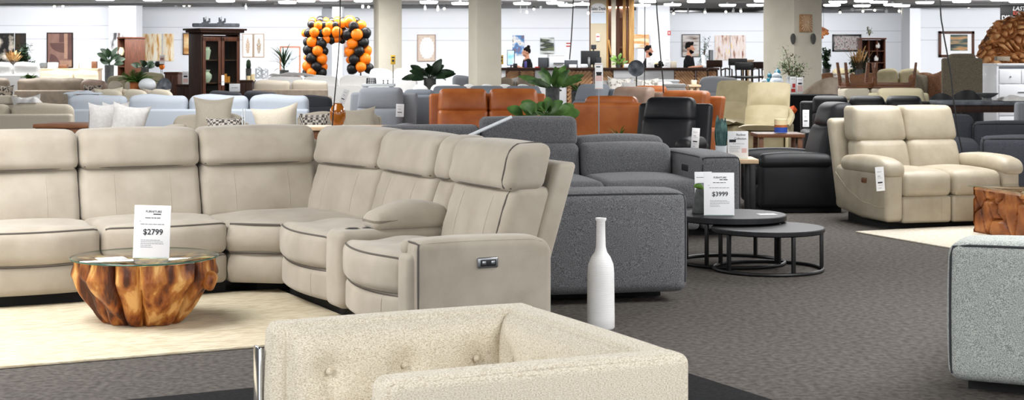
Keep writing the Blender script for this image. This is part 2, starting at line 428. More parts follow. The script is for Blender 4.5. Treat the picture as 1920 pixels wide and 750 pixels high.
# ---------------------------------------------------------------- beige suede reclining sectional
def build_sectional():
    th = 0.462
    r = thing('reclining_sectional', 'large beige suede corner recliner sofa with dark piping behind the glass topped root table',
              'sofa', (-1.733, 9.80, 0), th)
    S, P = M_suede, M_pipe
    D = 0.62                                   # front edge to back cushion
    def xf_left(x0): return Matrix.Translation((x0, 0, 0))
    XR = 0.266
    xf_right = lambda y0: Matrix.Translation((XR, y0, 0)) @ Matrix.Rotation(-PI / 2, 4, 'Z')   # local x runs along -y, local y along +x
    lean = 0.30
    def ridge(mb, X, qs, rr, nm, par, m_=P):
        pm = MB(); pm.xf = X; pm.tube([mb.surf(q) for q in qs], rr, 6); return pm.build(nm, m_, par)
    def back_unit(X, a, b, seams=True, piped=0, dy=0.0):
        """lower back cushion and headrest between a and b on the local x axis"""
        w = b - a - 0.006; c = (a + b) / 2
        mb = MB(); mb.xf = X
        gather = lambda x, y, z: 0.004 * math.sin(z * 55 + 2) * max(0, abs(x) / (w / 2) - 0.75) * 4
        mb.rbox((c, D + 0.10 + dy, 0.595), (w, 0.22, 0.36), 0.05, 3, (10, 1, 8), {'y-': 0.028}, lambda x, y, z: (x, y + lean * z + (gather(x, y, z) if y < 0 else 0), z))
        o = mb.build('backrest', S, r); ay, az = 0.11, 0.18
        if seams and w > 0.5:
            for t in (0.27, 0.73):
                ridge(mb, X, [(w * (t - 0.5), -ay, az * (0.86 - 1.72 * q / 8)) for q in range(9)], 0.0022, 'stitching', o, S)
        hb = MB(); hb.xf = X
        hb.rbox((c, D + 0.130 + dy, 0.875), (w, 0.225, 0.245), 0.055, 3, (12, 2, 6), {'y-': 0.022, 'z+': 0.014},
                lambda x, y, z: (x, y + lean * 0.8 * z + (gather(x, y, z) if y < 0.06 else 0), z))
        h = hb.build('headrest', S, r)
        ridge(hb, X, [(w * (t - 0.5), -0.10, -0.1225) for t in (0.01, 0.25, 0.5, 0.75, 0.99)], 0.0055, 'welt_crease_line', h)  # dark tube imitating the crease shadow between headrest and backrest
        if piped:
            for mbx, ay_, az_, tgt in ((hb, 0.1125, 0.1225, h), (mb, ay, az, o)):
                xs = w / 2 - 0.075
                qs = [(xs, ay_ * 0.6, az_), (xs, 0, az_), (xs, -ay_ * 0.7, az_), (xs, -ay_, az_), (xs, -ay_, az_ * 0.75), (xs, -ay_, az_ * 0.4), (xs, -ay_, 0), (xs, -ay_, -az_ * 0.5), (xs, -ay_, -az_ * 0.85), (xs, -ay_, -az_)]
                ridge(mbx, X, qs, 0.006, 'piping', tgt)
    def seat_unit(X, a, b, bow=0.05):
        w = b - a - 0.006; c = (a + b) / 2
        bw = lambda x, y, z: (x, y - bow * max(0, -y / 0.35) ** 1.5 * (1 - (2 * x / w) ** 2) if y < 0 else y, z - 0.018 * max(0, y))
        mb = MB(); mb.xf = X
        def topw(x, y, z):                      # tufted seat top: soft rolls running side to side
            x, y, z = bw(x, y, z)
            if z > 0.02: z += 0.008 * math.cos((y + 0.05) * 19)
            elif z < -0.02: z += -0.014 * (1 - (2 * x / w) ** 2)
            return (x, y, z)
        mb.rbox((c, 0.37, 0.357), (w, 0.74, 0.19), 0.05, 3, (12, 14, 4), {'z+': 0.03, 'y-': 0.022}, topw)
        st = mb.build('seat_cushion', S, r)
        ridge(mb, X, [(w / 2 * (-0.985 + 1.97 * q / 18), -0.37, 0.088) for q in range(19)], 0.006, 'piping', st)
        fb = MB(); fb.xf = X
        fb.rbox((c, 0.125, 0.17), (w, 0.23, 0.185), 0.04, 3, (12, 2, 5), {'y-': 0.012}, lambda x, y, z: (x, y - 0.9 * bow * (1 - (2 * x / w) ** 2) if y < 0 else y, z - (0.010 * (1 - (2 * x / w) ** 2) if z > 0.03 else 0)))
        f = fb.build('footrest_panel', S, r)
        ridge(fb, X, [(w / 2 * (-0.985 + 1.97 * q / 14), -0.115, 0.0925) for q in range(15)], 0.004, 'welt_crease_line', f)
        ridge(fb, X, [(w * 0.27, -0.115, 0.085 - 0.17 * q / 6) for q in range(7)], 0.0022, 'stitching', f, S)
    # left run
    for a, b in ((-2.319, -1.546), (-1.546, -0.773), (-0.773, 0.0)):
        seat_unit(xf_left(0), a, b); back_unit(xf_left(0), a, b)
    # wedge
    mb = MB()
    import_pts = [(0.0, 0.02), (0.266, -0.18), (0.266 + 0.80, -0.182), (0.266 + 0.80, 0.80), (0.0, 0.80)]
    def wedge(z0, z1, name, inset, bulge):
        m2 = MB(); cx, cy = 0.55, 0.35; rings = []
        prof = [(z0, 0.02), (z0 + 0.02, 0.0), ((z0 + z1) / 2, -bulge), (z1 - 0.04, 0.0), (z1 - 0.012, 0.025), (z1, 0.06)]
        edge = []
        for (p, q) in zip(import_pts, import_pts[1:] + import_pts[:1]):
            for t in range(8): edge.append((p[0] + (q[0] - p[0]) * t / 8, p[1] + (q[1] - p[1]) * t / 8))
        vs = []; fs = []; n = len(edge)
        for z, ins in prof:
            for (x, y) in edge:
                d = math.hypot(x - cx, y - cy); k = 1 - (ins + inset) / d
                vs.append((cx + (x - cx) * k, cy + (y - cy) * k, z))
        for i in range(len(prof) - 1):
            for j in range(n):
                fs.append([i * n + j, i * n + (j + 1) % n, (i + 1) * n + (j + 1) % n, (i + 1) * n + j])
        # domed top
        base = (len(prof) - 1) * n
        for k2, zz in ((0.6, z1 + 0.02), (0.3, z1 + 0.028)):
            st = len(vs)
            for j in range(n):
                x, y, _ = vs[base + j]; vs.append((cx + (x - cx) * k2 / (1 if k2 == 0.6 else 1), cy + (y - cy) * k2, zz))
            prev = base if k2 == 0.6 else st - n
            for j in range(n): fs.append([prev + j, prev + (j + 1) % n, st + (j + 1) % n, st + j])
        last = len(vs) - n; vs.append((cx, cy, z1 + 0.03))
        for j in range(n): fs.append([last + j, last + (j + 1) % n, len(vs) - 1])
        fs.append(list(range(n))[::-1])
        m2.add(vs, fs); return m2.build(name, S, r)
    wc = wedge(0.262, 0.442, 'corner_seat', 0.0, 0.02); wedge(0.075, 0.262, 'corner_panel', 0.006, 0.012)
    pipe_line([(0.018, 0.040, 0.434), (0.07, -0.006, 0.435), (0.14, -0.066, 0.435), (0.22, -0.126, 0.435), (0.272, -0.162, 0.434)], 0.006).build('piping', P, wc)
    pipe_line([(0.012, 0.030, 0.262), (0.137, -0.075, 0.261), (0.27, -0.168, 0.262)], 0.004).build('welt_crease_line', P, wc)
    back_unit(xf_left(0), 0.0, 0.795)
    da = math.atan2(-0.802, 0.146)
    nx, ny = -math.sin(da), math.cos(da)
    back_unit(Matrix.Translation((0.745 - nx * D, D - ny * D, 0)) @ Matrix.Rotation(da, 4, 'Z'), 0.0, 0.812)
    # right run: local x = distance along it
    R = xf_right(0)
    seat_unit(R, 0.182, 1.035, 0.055); back_unit(R, 0.182, 1.035)
    seat_unit(R, 1.277, 2.124, 0.06); back_unit(R, 1.277, 2.085, piped=1)
    back_unit(R, 1.035, 1.277, seams=False, dy=0.02)
    # console
    c = MB(); c.xf = R
    c.rbox((1.156, 0.40, 0.285), (0.236, 0.84, 0.43), 0.045, 3, (3, 5, 4), {'y-': 0.01}); con = c.build('console', S, r)
    c = MB(); c.xf = R
    c.rbox((1.156, 0.42, 0.548), (0.232, 0.46, 0.11), 0.04, 3, (5, 8, 2), {'z+': 0.05}, lambda x, y, z: (x, y, z - (0.035 * max(0, -y - 0.02) / 0.2 if z > 0 else 0))); lid = c.build('console_lid', S, con)
    c = MB(); c.xf = R
    for yy, xx in ((0.10, 1.156), (0.20, 1.156)):
        c.lathe([(0.0, 0.494), (0.036, 0.494), (0.036, 0.5015), (0.043, 0.5035), (0.043, 0.498), (0.0, 0.498)], 20, (xx, yy, 0)) if False else c.lathe([(0.030, 0.499), (0.040, 0.5035), (0.044, 0.5025), (0.044, 0.497), (0.030, 0.497)], 20, (xx, yy, 0))
    c.build('cup_holder', M_chrome, con)
    c = MB(); c.xf = R
    for yy in (0.10, 0.20): c.lathe([(0.0, 0.5005), (0.034, 0.5008), (0.034, 0.498), (0, 0.498)], 20, (1.156, yy, 0))
    c.build('cup_well', M_blackbase, con)
    # arm on the right end
    def arm(X, a, b, name='armrest', outer=1):
        w = b - a; cc = (a + b) / 2
        m2 = MB(); m2.xf = X
        L_ = 0.76
        def top_drop(x, y, z):                 # rear top corner rounded off
            if z > 0: z -= 0.02 * max(0, (y + 0.1)) + 3.0 * max(0, y - 0.26) ** 2
            return (x, y, z)
        m2.rbox((cc, L_ / 2 - 0.005, 0.315), (w, L_, 0.47), 0.045, 3, (3, 14, 8), {'x+': 0.012, 'z+': 0.012}, top_drop)
        ar = m2.build(name, S, r)
        sc = MB(); sc.xf = X                   # front pad and scroll
        sc.rbox((cc - 0.012, 0.0, 0.285), (w - 0.05, 0.07, 0.40), 0.03, 3, (2, 1, 6), {'y-': 0.008}); sc.build('arm_front_pad', S, ar)
        sc = MB(); sc.xf = X
        sc.rbox((a + 0.035, 0.06, 0.505), (0.10, 0.16, 0.085), 0.04, 3, (2, 3, 2)); sc.build('arm_roll', S, ar)
        ax, ay_, az_ = w / 2, L_ / 2, 0.235
        qs = [(ax, -ay_, -az_ * 0.98), (ax, -ay_, 0), (ax, -ay_, az_ * 0.8), (ax, -ay_, az_), (ax * 0.5, -ay_, az_), (0, -ay_, az_), (-ax * 0.5, -ay_, az_), (-ax, -ay_, az_)]
        ridge(m2, X, qs, 0.006, 'piping', ar)
        qs = [(ax, -ay_ * 0.96 + 2 * ay_ * 0.9 * q / 10, az_) for q in range(11)]
        ridge(m2, X, qs, 0.0025, 'stitching', ar, S)
        return ar
    ar = arm(R, 2.124, 2.315)
    c = MB(); c.xf = R
    c.rbox((2.326, 0.375, 0.43), (0.02, 0.115, 0.055), 0.009, 2); pl = c.build('control_plate', M_silver, ar)
    c = MB(); c.xf = R
    c.rbox((2.333, 0.375, 0.43), (0.012, 0.088, 0.034), 0.005, 2); c.build('socket', M_plasticb, pl)
    c = MB(); c.xf = R
    for yy in (0.35, 0.40): c.rbox((2.338, yy, 0.43), (0.008, 0.022, 0.02), 0.003, 1)
    c.build('button', M_silver, pl)
    # arm on the far left end
    m2 = MB(); m2.rbox((-2.42, 0.375, 0.31), (0.19, 0.76, 0.48), 0.05, 3, (3, 8, 4), {'z+': 0.02}); m2.build('armrest', S, r)
    # leaning back panels
    def backpanel(X, a, b):
        m2 = MB(); m2.xf = X
        m2.rbox(((a + b) / 2, 0.84, 0.50), (b - a, 0.12, 0.80), 0.03, 2, (2, 1, 3), None, lambda x, y, z: (x, y + 0.31 * z, z))
        return m2.build('back_panel', S, r)
    backpanel(xf_left(0), -2.35, 0.90); backpanel(R, -0.72, 2.09)
    m2 = MB()
    m2.box((-1.2, 0.47, 0.05), (2.4, 0.78, 0.1)); m2.box((0.55, 0.36, 0.05), (0.7, 0.6, 0.1)); m2.box((XR + 0.42, -1.2, 0.05), (0.68, 2.15, 0.1))
    m2.build('base', M_blackbase, r)
    return r
build_sectional()

# ---------------------------------------------------------------- cream armchair in front
def build_armchair():
    th = math.radians(25.5)
    # local: x along the arms (towards the back = +x), y from near arm (0) to far arm
    O = (0.47, 4.175, 0)                         # near back corner
    r = thing('tufted_armchair', 'cream woven boxy armchair with button tufted inner arms standing on the black rug', 'armchair', O, th)
    L, Wd, Ht = 0.83, 1.00, 0.68
    B = M_boucle
    def slab(name, c, s, puff=None, warp=None, m=(8, 8, 6), r_=0.035):
        mb = MB(); mb.rbox(c, s, r_, 3, m, puff, warp); return mb.build(name, B, r)
    z0 = 0.16
    zc, zh = (Ht + z0) / 2, Ht - z0
    slab('armrest', (-L / 2 - 0.01, 0.055, zc), (L + 0.02, 0.11, zh), {'z+': 0.004, 'x-': 0.02}, r_=0.028)
    slab('armrest', (-L / 2 - 0.01, Wd - 0.055, zc), (L + 0.02, 0.11, zh), {'z+': 0.004, 'x-': 0.02}, r_=0.028)
    slab('backrest', (-0.056, Wd / 2, zc - 0.001), (0.11, Wd - 0.12, zh), {'z+': 0.004}, r_=0.028)
    # tufted inner pads
    def tuft(name, base, ax, length, n, sgn, z_lo=0.36, z_hi=Ht - 0.012):
        """padded panel: base point, axis along it, sgn = side it swells to"""
        mb = MB()
        cols, rows = 48, 20
        bt = [(length * (i + 0.5) / n, z_lo + (z_hi - z_lo) * 0.60) for i in range(n)]
        def fn(u, v):
            t = length * u; z = z_lo + (z_hi - z_lo) * v
            sw = 0.075 * (max(0.0, 1 - abs(2 * u - 1) ** 6)) ** 0.5 * (max(0.0, 1 - v ** 7)) ** 0.5
            for (bt_t, bz) in bt:
                d2 = ((t - bt_t) / 0.045) ** 2 + ((z - bz) / 0.045) ** 2
                sw -= 0.030 * math.exp(-d2)
                if z < bz: sw -= 0.012 * math.exp(-((t - bt_t) / 0.012) ** 2)
            if ax == 'x': return (base[0] - t, base[1] + sgn * sw, z)
            return (base[0] + sgn * sw, base[1] + t, z)
        mb.grid(fn, cols, rows)
        o = mb.build(name, B, r, sharp=None)
        for (t, z) in bt:
            bm_ = MB()
            sw = 0.047
            c = (base[0] - t, base[1] + sgn * sw, z) if ax == 'x' else (base[0] + sgn * sw, base[1] + t, z)
            bm_.ball(c, 0.011, 10, 6); bm_.build('button', B, o)
        return o
    tuft('tufted_pad', (-0.12, Wd - 0.108, 0), 'x', L - 0.13, 3, -1)
    tuft('tufted_pad', (-0.12, 0.108, 0), 'x', L - 0.13, 3, 1)
    tuft('back_pad', (-0.108, 0.10, 0), 'y', Wd - 0.20, 3, -1)
    slab('seat_cushion', (-L / 2 - 0.07, Wd / 2, 0.36), (L - 0.12, Wd - 0.36, 0.18), {'z+': 0.03, 'x-': 0.02}, r_=0.05)
    slab('seat_base', (-L / 2, Wd / 2, 0.22), (L - 0.06, Wd - 0.12, 0.13))
    # seams along the top outer edges
    for y in (0.012, Wd - 0.012):
        pipe_line([(-0.03, y, Ht - 0.012), (-L * 0.5, y, Ht - 0.006), (-L - 0.01, y, Ht - 0.012)], 0.006).build('seam', B, r)
    # polished sled frames
    for y in (0.03, Wd - 0.03):
        for x in (-L - 0.05, -0.04):
            mb = MB(); mb.rbox((x, y, 0.31), (0.012, 0.055, 0.60 if x < -0.5 else 0.2), 0.004, 1) if x < -0.5 else mb.rbox((x, y, 0.085), (0.012, 0.055, 0.15), 0.004, 1)
            mb.build('leg', M_chrome, r)
        mb = MB(); mb.rbox((-L / 2 - 0.03, y, 0.02), (L, 0.055, 0.012), 0.004, 1); mb.build('sled_rail', M_chrome, r)
    return r
build_armchair()

# ---------------------------------------------------------------- charcoal tweed L sofa
def build_grey_corner():
    th = math.radians(12)
    r = thing('corner_sofa', 'dark grey tweed corner sofa with raised headrests behind the tall white vase', 'sofa', (1.03, 9.52, 0), th)
    T, P = M_tweed, M_tweedpipe
    def rb(name, c, s, rr=0.06, puff=None, m=(5, 5, 4), warp=None, par=r):
        mb = MB(); mb.rbox(c, s, rr, 3, m, puff, warp); o = mb.build(name, T, par); LAST[0] = mb; return o
    LAST = [None]
    def edge_pipe(par, qs, rr=0.0065):
        pm = MB(); pm.tube([LAST[0].surf(q) for q in qs], rr, 6); pm.build('piping', P, par)
    def front_edge(hx, hy, hz): return [(-hx * 0.96 + 1.96 * hx * q / 12, -hy, hz) for q in range(13)] + [(hx, -hy, hz * (1 - q / 5)) for q in range(1, 10)]
    a = rb('armrest', (-0.46, 0.18, 0.36), (0.96, 0.36, 0.60), 0.06, {'y-': 0.018, 'z+': 0.02, 'x+': 0.012}, (8, 3, 5))
    edge_pipe(a, front_edge(0.48, 0.18, 0.30))
    for k in range(3):
        y0 = 0.37 + k * 0.975
        rb('seat_cushion', (-0.36, y0 + 0.485, 0.36), (0.76, 0.965, 0.22), 0.06, {'z+': 0.035, 'x+': 0.02}, (6, 6, 2))
    rb('seat_base', (-0.42, 1.85, 0.17), (0.84, 2.95, 0.2), 0.03)
    for k in range(2):
        y0 = 0.37 + k * 1.0
        rb('backrest', (-0.80, y0 + 0.5, 0.62), (0.22, 0.98, 0.40), 0.09, {'z+': 0.03}, (3, 6, 4))
    rb('back_panel', (-0.89, 1.85, 0.38), (0.10, 2.95, 0.6), 0.03)
    # row facing the camera
    seams = [-1.30, -0.44, 0.40, 1.20]; heights = [0.885, 0.95, 0.745]
    for i in range(3):
        x0, x1 = seams[i], seams[i + 1]; w = x1 - x0 - 0.012; c = (x0 + x1) / 2
        rb('seat_cushion', (c, 3.68, 0.355), (w, 0.96, 0.23), 0.06, {'z+': 0.03, 'y-': 0.025}, (6, 6, 2))
        rb('footrest_panel', (c, 3.32, 0.165), (w, 0.16, 0.20), 0.04, {'y-': 0.012}, (5, 1, 3))
        hh = heights[i]
        if hh > 0.8:
            rb('backrest', (c, 4.14, 0.555), (w, 0.24, 0.36), 0.06, {'y-': 0.02}, (6, 1, 4), lambda x, y, z: (x, y + 0.12 * z, z))
            hr = rb('headrest', (c, 4.20, (0.71 + hh) / 2), (w, 0.2, hh - 0.70), 0.055, {'y-': 0.02, 'z+': 0.008}, (6, 1, 3), lambda x, y, z: (x, y + 0.12 * z, z))
        else:
            rb('backrest', (c, 4.12, 0.575), (w, 0.30, 0.30), 0.07, {'y-': 0.03, 'z+': 0.015}, (6, 2, 4), lambda x, y, z: (x, y + 0.15 * z, z))
            rb('headrest', (c, 4.34, 0.70), (w, 0.28, 0.14), 0.06, {'z+': 0.03}, (6, 2, 2))
    rb('seat_base', (-0.05, 3.85, 0.15), (2.5, 0.95, 0.16), 0.03)
    rb('back_panel', (0.1, 4.44, 0.37), (2.85, 0.14, 0.58), 0.04)
    a2 = rb('armrest', (1.385, 3.82, 0.36), (0.35, 1.10, 0.60), 0.06, {'z+': 0.025, 'x-': 0.015, 'y-': 0.015}, (3, 7, 5))
    edge_pipe(a2, [(-0.175, 0.5 - 1.05 * q / 8, 0.30) for q in range(9)] + [(-0.175, -0.55, 0.30 - 0.55 * q / 5) for q in range(1, 6)])
    edge_pipe(a2, front_edge(0.175, 0.55, 0.30))
    mb = MB(); mb.rbox((1.206, 3.66, 0.54), (0.02, 0.17, 0.055), 0.006, 1); mb.build('control_slot', M_plasticb, a2)
    mb = MB(); mb.box((-0.46, 1.75, 0.035), (0.8, 2.9, 0.07)); mb.box((0.15, 3.9, 0.035), (2.6, 0.85, 0.07)); mb.build('base', M_blackbase, r)
    return r
build_grey_corner()

# ---------------------------------------------------------------- light grey tweed sofa at the right edge
def build_right_sofa():
    th = math.radians(-27)
    r = thing('modular_sofa', 'light grey tweed sofa whose thick arm end fills the right foreground', 'sofa', (1.885, 6.93, 0), th)
    T = M_ltweed
    def rb(name, c, s, rr=0.06, puff=None, m=(5, 5, 4), warp=None):
        mb = MB(); mb.rbox(c, s, rr, 3, m, puff, warp); o = mb.build(name, T, r); LAST[0] = mb; return o
    LAST = [None]
    a = rb('armrest', (0.56, 0.17, 0.355), (1.12, 0.34, 0.60), 0.055, {'y-': 0.015, 'z+': 0.028, 'x-': 0.02}, (8, 3, 6))
    pm = MB(); pm.tube([LAST[0].surf(q) for q in [(-0.56, -0.17, -0.28 + 0.58 * q / 9) for q in range(10)] + [(-0.56 + 1.1 * q / 12, -0.17, 0.30) for q in range(1, 13)]], 0.0065, 6); pm.build('piping', M_tweedpipe, a)
    pm = MB(); pm.tube([LAST[0].surf((-0.23, -0.17, -0.28 + 0.57 * q / 9)) for q in range(10)], 0.0025, 5); pm.build('stitching', T, a)
    rb('seat_cushion', (0.52, 0.86, 0.37), (1.02, 1.0, 0.24), 0.06, {'z+': 0.05})
    rb('seat_cushion', (0.52, 1.87, 0.37), (1.02, 1.0, 0.24), 0.06, {'z+': 0.05})
    rb('seat_base', (0.56, 1.3, 0.17), (1.1, 2.2, 0.2), 0.03)
    rb('backrest', (1.18, 0.86, 0.58), (0.26, 1.0, 0.36), 0.09, {'z+': 0.03})
    rb('backrest', (1.18, 1.87, 0.58), (0.26, 1.0, 0.36), 0.09, {'z+': 0.03})
    rb('arm_pillow', (0.66, 0.50, 0.59), (0.62, 0.22, 0.30), 0.08, {'z+': 0.03})
    rb('armrest', (0.56, 2.55, 0.355), (1.12, 0.34, 0.60), 0.055, {'z+': 0.028})
    mb = MB(); mb.box((0.56, 1.3, 0.03), (1.0, 2.3, 0.06)); mb.build('base', M_blackbase, r)
build_right_sofa()

# ---------------------------------------------------------------- beige leather loveseat
def build_loveseat():
    th = math.radians(16.5)
    r = thing('recliner_loveseat', 'beige leather two seat recliner sofa with padded arms and a hanging price tag', 'sofa', (3.15, 13.50, 0), th)
    Lm = M_bleather
    def rb(name, c, s, rr=0.05, puff=None, m=(5, 5, 4), warp=None, par=r):
        mb = MB(); mb.rbox(c, s, rr, 3, m, puff, warp); return mb.build(name, Lm, par)
    W, aw = 1.30, 0.165
    sw = (W - 2 * aw) / 2
    for i in range(2):
        x0 = aw + i * sw; c = x0 + sw / 2
        rb('seat_cushion', (c, 0.36, 0.375), (sw - 0.004, 0.72, 0.21), 0.06, {'z+': 0.035, 'y-': 0.03}, (7, 8, 3))
        f = rb('footrest_panel', (c, 0.09, 0.165), (sw - 0.006, 0.16, 0.23), 0.03, {'y-': 0.008}, (5, 1, 3))
        pipe_line([(c + sw * 0.28, 0.006, 0.07), (c + sw * 0.28, 0.002, 0.27)], 0.003).build('stitching', Lm, f)
    for i in range(2):
        x0 = aw - 0.06 + i * (sw + 0.03); c = x0 + sw / 2 + 0.03; w = sw + 0.055
        lean = 0.26
        def bw(x, y, z, lean=lean):
            return (x * (1 - 0.10 * max(0, z) / 0.3), y + lean * z, z + (0.012 * math.cos(x * 7) if z > 0.15 else 0))
        rb('backrest', (c, 0.78, 0.56), (w, 0.22, 0.36), 0.07, {'y-': 0.04}, (8, 1, 6), bw)
        def hw(x, y, z, lean=lean):
            drop = -0.030 * (1 - (2 * x / w) ** 2) if z < 0 else 0.0        # smile-shaped lower seam
            return (x * (1 - 0.08 * max(0, z + 0.05) / 0.2), y + lean * z, z + drop)
        rb('headrest', (c, 0.868, 0.873), (w - 0.012, 0.215, 0.30), 0.045, {'y-': 0.04, 'z+': 0.006}, (8, 2, 5), hw)
    def arm(x, s):
        body = rb('armrest', (x, 0.44, 0.285), (aw, 0.92, 0.44), 0.045, {'x-' if s < 0 else 'x+': 0.012}, (2, 8, 5),
                  lambda px, y, z: (px, y, z + (0.12 * max(0, y) if z < -0.1 else 0)))
        rb('arm_pad', (x + 0.01 * s, 0.36, 0.525), (aw + 0.05, 0.80, 0.125), 0.058, {'z+': 0.03, 'y-': 0.02}, (3, 8, 2),
           lambda px, y, z: (px, y, z - 0.10 * max(0, -y - 0.22) ** 2 * 8), body)
        return body
    la = arm(aw / 2, -1); arm(W - aw / 2, 1)
    pts = [(-0.012, 0.86, 0.44), (-0.017, 0.62, 0.30), (-0.019, 0.35, 0.215), (-0.015, 0.10, 0.19), (-0.006, 0.0, 0.19)]
    pipe_line(pts, 0.0035).build('stitching', Lm, la)
    mb = MB(); mb.rbox((-0.014, 0.34, 0.40), (0.014, 0.075, 0.045), 0.005, 1); mb.build('control_plate', M_walnut, la)
    rb('back_panel', (W / 2, 0.985, 0.51), (W - 0.06, 0.12, 0.80), 0.05, None, (3, 1, 3), lambda x, y, z: (x, y + 0.26 * z, z))
    mb = MB(); mb.box((W / 2, 0.48, 0.04), (W - 0.2, 0.7, 0.08)); mb.build('base', M_blackbase, r)
build_loveseat()

# ---------------------------------------------------------------- rugs
def rug(name, label, corners, z, m, par=None):
    (x0, y0), u, lu, v, lv = corners
    mb = MB()
    mb.rbox((lu / 2, lv / 2, z / 2 + 0.001), (lu, lv, z), z * 0.45, 1, (8, 8, 1))
    o = mb.build(name, m, loc=(x0, y0, 0), rz=math.atan2(u[1], u[0])); tag(o, label, 'rug'); return o
th = 0.462
def sl(x, y): return (-1.733 + x * math.cos(th) - y * math.sin(th), 9.80 + x * math.sin(th) + y * math.cos(th))
rug('area_rug', 'cream flecked wool rug under the glass topped root table', (sl(-3.3, -1.80), (math.cos(th), math.sin(th)), 3.63, None, 1.85), 0.014, M_rug)
tb = math.radians(27)
rug('area_rug', 'black flatweave rug under the cream tufted armchair', ((0.54 - 3.4 * math.cos(tb) + 5.2 * math.sin(tb), 7.87 - 3.4 * math.sin(tb) - 5.2 * math.cos(tb)), (math.cos(tb), math.sin(tb)), 3.4, None, 5.2), 0.008, M_rugb)
tr = math.radians(23)
rug('area_rug', 'pale beige rug in front of the beige leather loveseat', ((2.86 + 1.9 * math.sin(tr), 13.33 - 1.9 * math.cos(tr)), (math.cos(tr), math.sin(tr)), 2.6, None, 1.9), 0.012, M_rugl)

# ---------------------------------------------------------------- root coffee table with round glass top
def build_root_table():
    x, y = -2.01, 8.76
    r = thing('root_coffee_table', 'round glass topped coffee table on a carved teak root trunk', 'coffee table', (x, y, 0.014))
    rr = random.Random(3)
    lobes = []
    a = 0
    while a < 2 * PI - 0.2:
        w = rr.uniform(0.24, 0.52); lobes.append((a + w / 2, w, rr.uniform(0.6, 1.2), rr.uniform(0.0, 0.14), rr.uniform(-0.3, 0.3))); a += w
    def rad(t, z):
        f = z / 0.345
        prof = 0.215 + 0.18 * min(1, f * 1.35) ** 0.9
        if f > 0.72: prof -= 0.012 * (f - 0.72) / 0.28
        d = 0
        for (c, w, amp, cut, tw) in lobes:
            dd = abs((t - c - tw * (1 - f) * 0.5 + PI) % (2 * PI) - PI) / (w * 0.56)
            if dd < 1: d = max(d, amp * (1 - dd ** 6))
        knob = 0.011 * math.sin(7 * t + 22 * z) + 0.007 * math.sin(13 * t - 31 * z) + 0.002 * math.sin(29 * t + 18 * z + 2 * math.sin(5 * t)) + 0.0015 * math.sin(47 * t - 40 * z)
        knob += -0.022 * max(0, math.sin(3 * t + 9 * z + 1)) ** 6
        return prof * (0.76 + 0.235 * min(d, 1.08)) + knob * 0.7
    mb = MB()
    N, K = 180, 34
    vs = []; fs = []
    for k in range(K + 1):
        z = 0.345 * k / K
        for i in range(N):
            t = 2 * PI * i / N; q = rad(t, z)
            if k == 0: q *= 0.97
            z2 = z
            if k == 0:
                z2 = 0.0
            vs.append((q * math.cos(t), q * math.sin(t), z2))
    for k in range(K):
        for i in range(N): fs.append([k * N + i, k * N + (i + 1) % N, (k + 1) * N + (i + 1) % N, (k + 1) * N + i])
    top = K * N
    for s2, zz in ((0.75, 0.330), (0.4, 0.322)):
        st = len(vs)
        for i in range(N):
            t = 2 * PI * i / N; q = rad(t, 0.345) * s2; vs.append((q * math.cos(t), q * math.sin(t), zz + 0.006 * math.sin(9 * t)))
        for i in range(N): fs.append([top + i, top + (i + 1) % N, st + (i + 1) % N, st + i])
        top = st
    fs.append([top + i for i in range(N)]); fs.append(list(range(N))[::-1])
    mb.add(vs, fs); mb.build('trunk_base', M_root, r, sharp=55)
    # burl knob on the right
    mb = MB(); mb.ball((0.375, -0.10, 0.235), 0.05, 14, 10, (0.8, 1.2, 1.1), lambda x, y, z: (x + 0.006 * math.sin(60 * z), y, z)); mb.build('burl', M_root, r)
    mb = MB(); mb.lathe([(0.0, 0.349), (0.392, 0.349), (0.397, 0.3525), (0.397, 0.3555), (0.392, 0.359), (0.0, 0.359)], 72); mb.build('glass_top', M_glass, r)
    mb = MB(); mb.lathe([(0.3965, 0.350), (0.4, 0.3525), (0.4, 0.3555), (0.3965, 0.358)], 72); 
    mb.f = mb.f[:-2]; mb.mi = mb.mi[:-2]
    mb.build('glass_rim', M_glassrim, r)
    return x, y, 0.014 + 0.359
RT = build_root_table()

# ---------------------------------------------------------------- square root block table
def worley_box(seed, sx, sy, sz, gap=0.035, nseed=15, n=34):
    rr = random.Random(seed)
    mb = MB()
    def face(o, u, v, nrm, lu, lv):
        seeds = [(rr.uniform(0, lu), rr.uniform(0, lv), rr.uniform(0.6, 1.5), rr.uniform(-0.6, 0.6)) for _ in range(nseed)]
        nu, nv = int(n * lu / 0.45) + 2, int(n * lv / 0.45) + 2
        def fn(a, b):
            p, q = a * lu, b * lv; ds = []
            for (sx_, sy_, st, an) in seeds:
                dx, dy = p - sx_, q - sy_
                e = dx * math.cos(an) + dy * math.sin(an); g = -dx * math.sin(an) + dy * math.cos(an)
                ds.append(math.hypot(e * 1.3, g / st))
            ds.sort(); g = ds[1] - ds[0]
            dep = 0.055 * max(0, 1 - g / 0.024) ** 0.7 if g < 0.024 else 0
            edge = min(a, 1 - a, b, 1 - b) * min(lu, lv)
            dep += 0.02 * max(0, 1 - edge / 0.03) ** 2
            return tuple(o[i] + u[i] * p + v[i] * q - nrm[i] * dep for i in range(3))
        mb.grid(fn, nu, nv)
    face((-sx / 2, -sy / 2, 0), (1, 0, 0), (0, 0, 1), (0, -1, 0), sx, sz)
    face((sx / 2, sy / 2, 0), (-1, 0, 0), (0, 0, 1), (0, 1, 0), sx, sz)
    face((-sx / 2, sy / 2, 0), (0, -1, 0), (0, 0, 1), (-1, 0, 0), sy, sz)
    face((sx / 2, -sy / 2, 0), (0, 1, 0), (0, 0, 1), (1, 0, 0), sy, sz)
    face((-sx / 2, -sy / 2, sz), (1, 0, 0), (0, 1, 0), (0, 0, 1), sx, sy)
    return mb
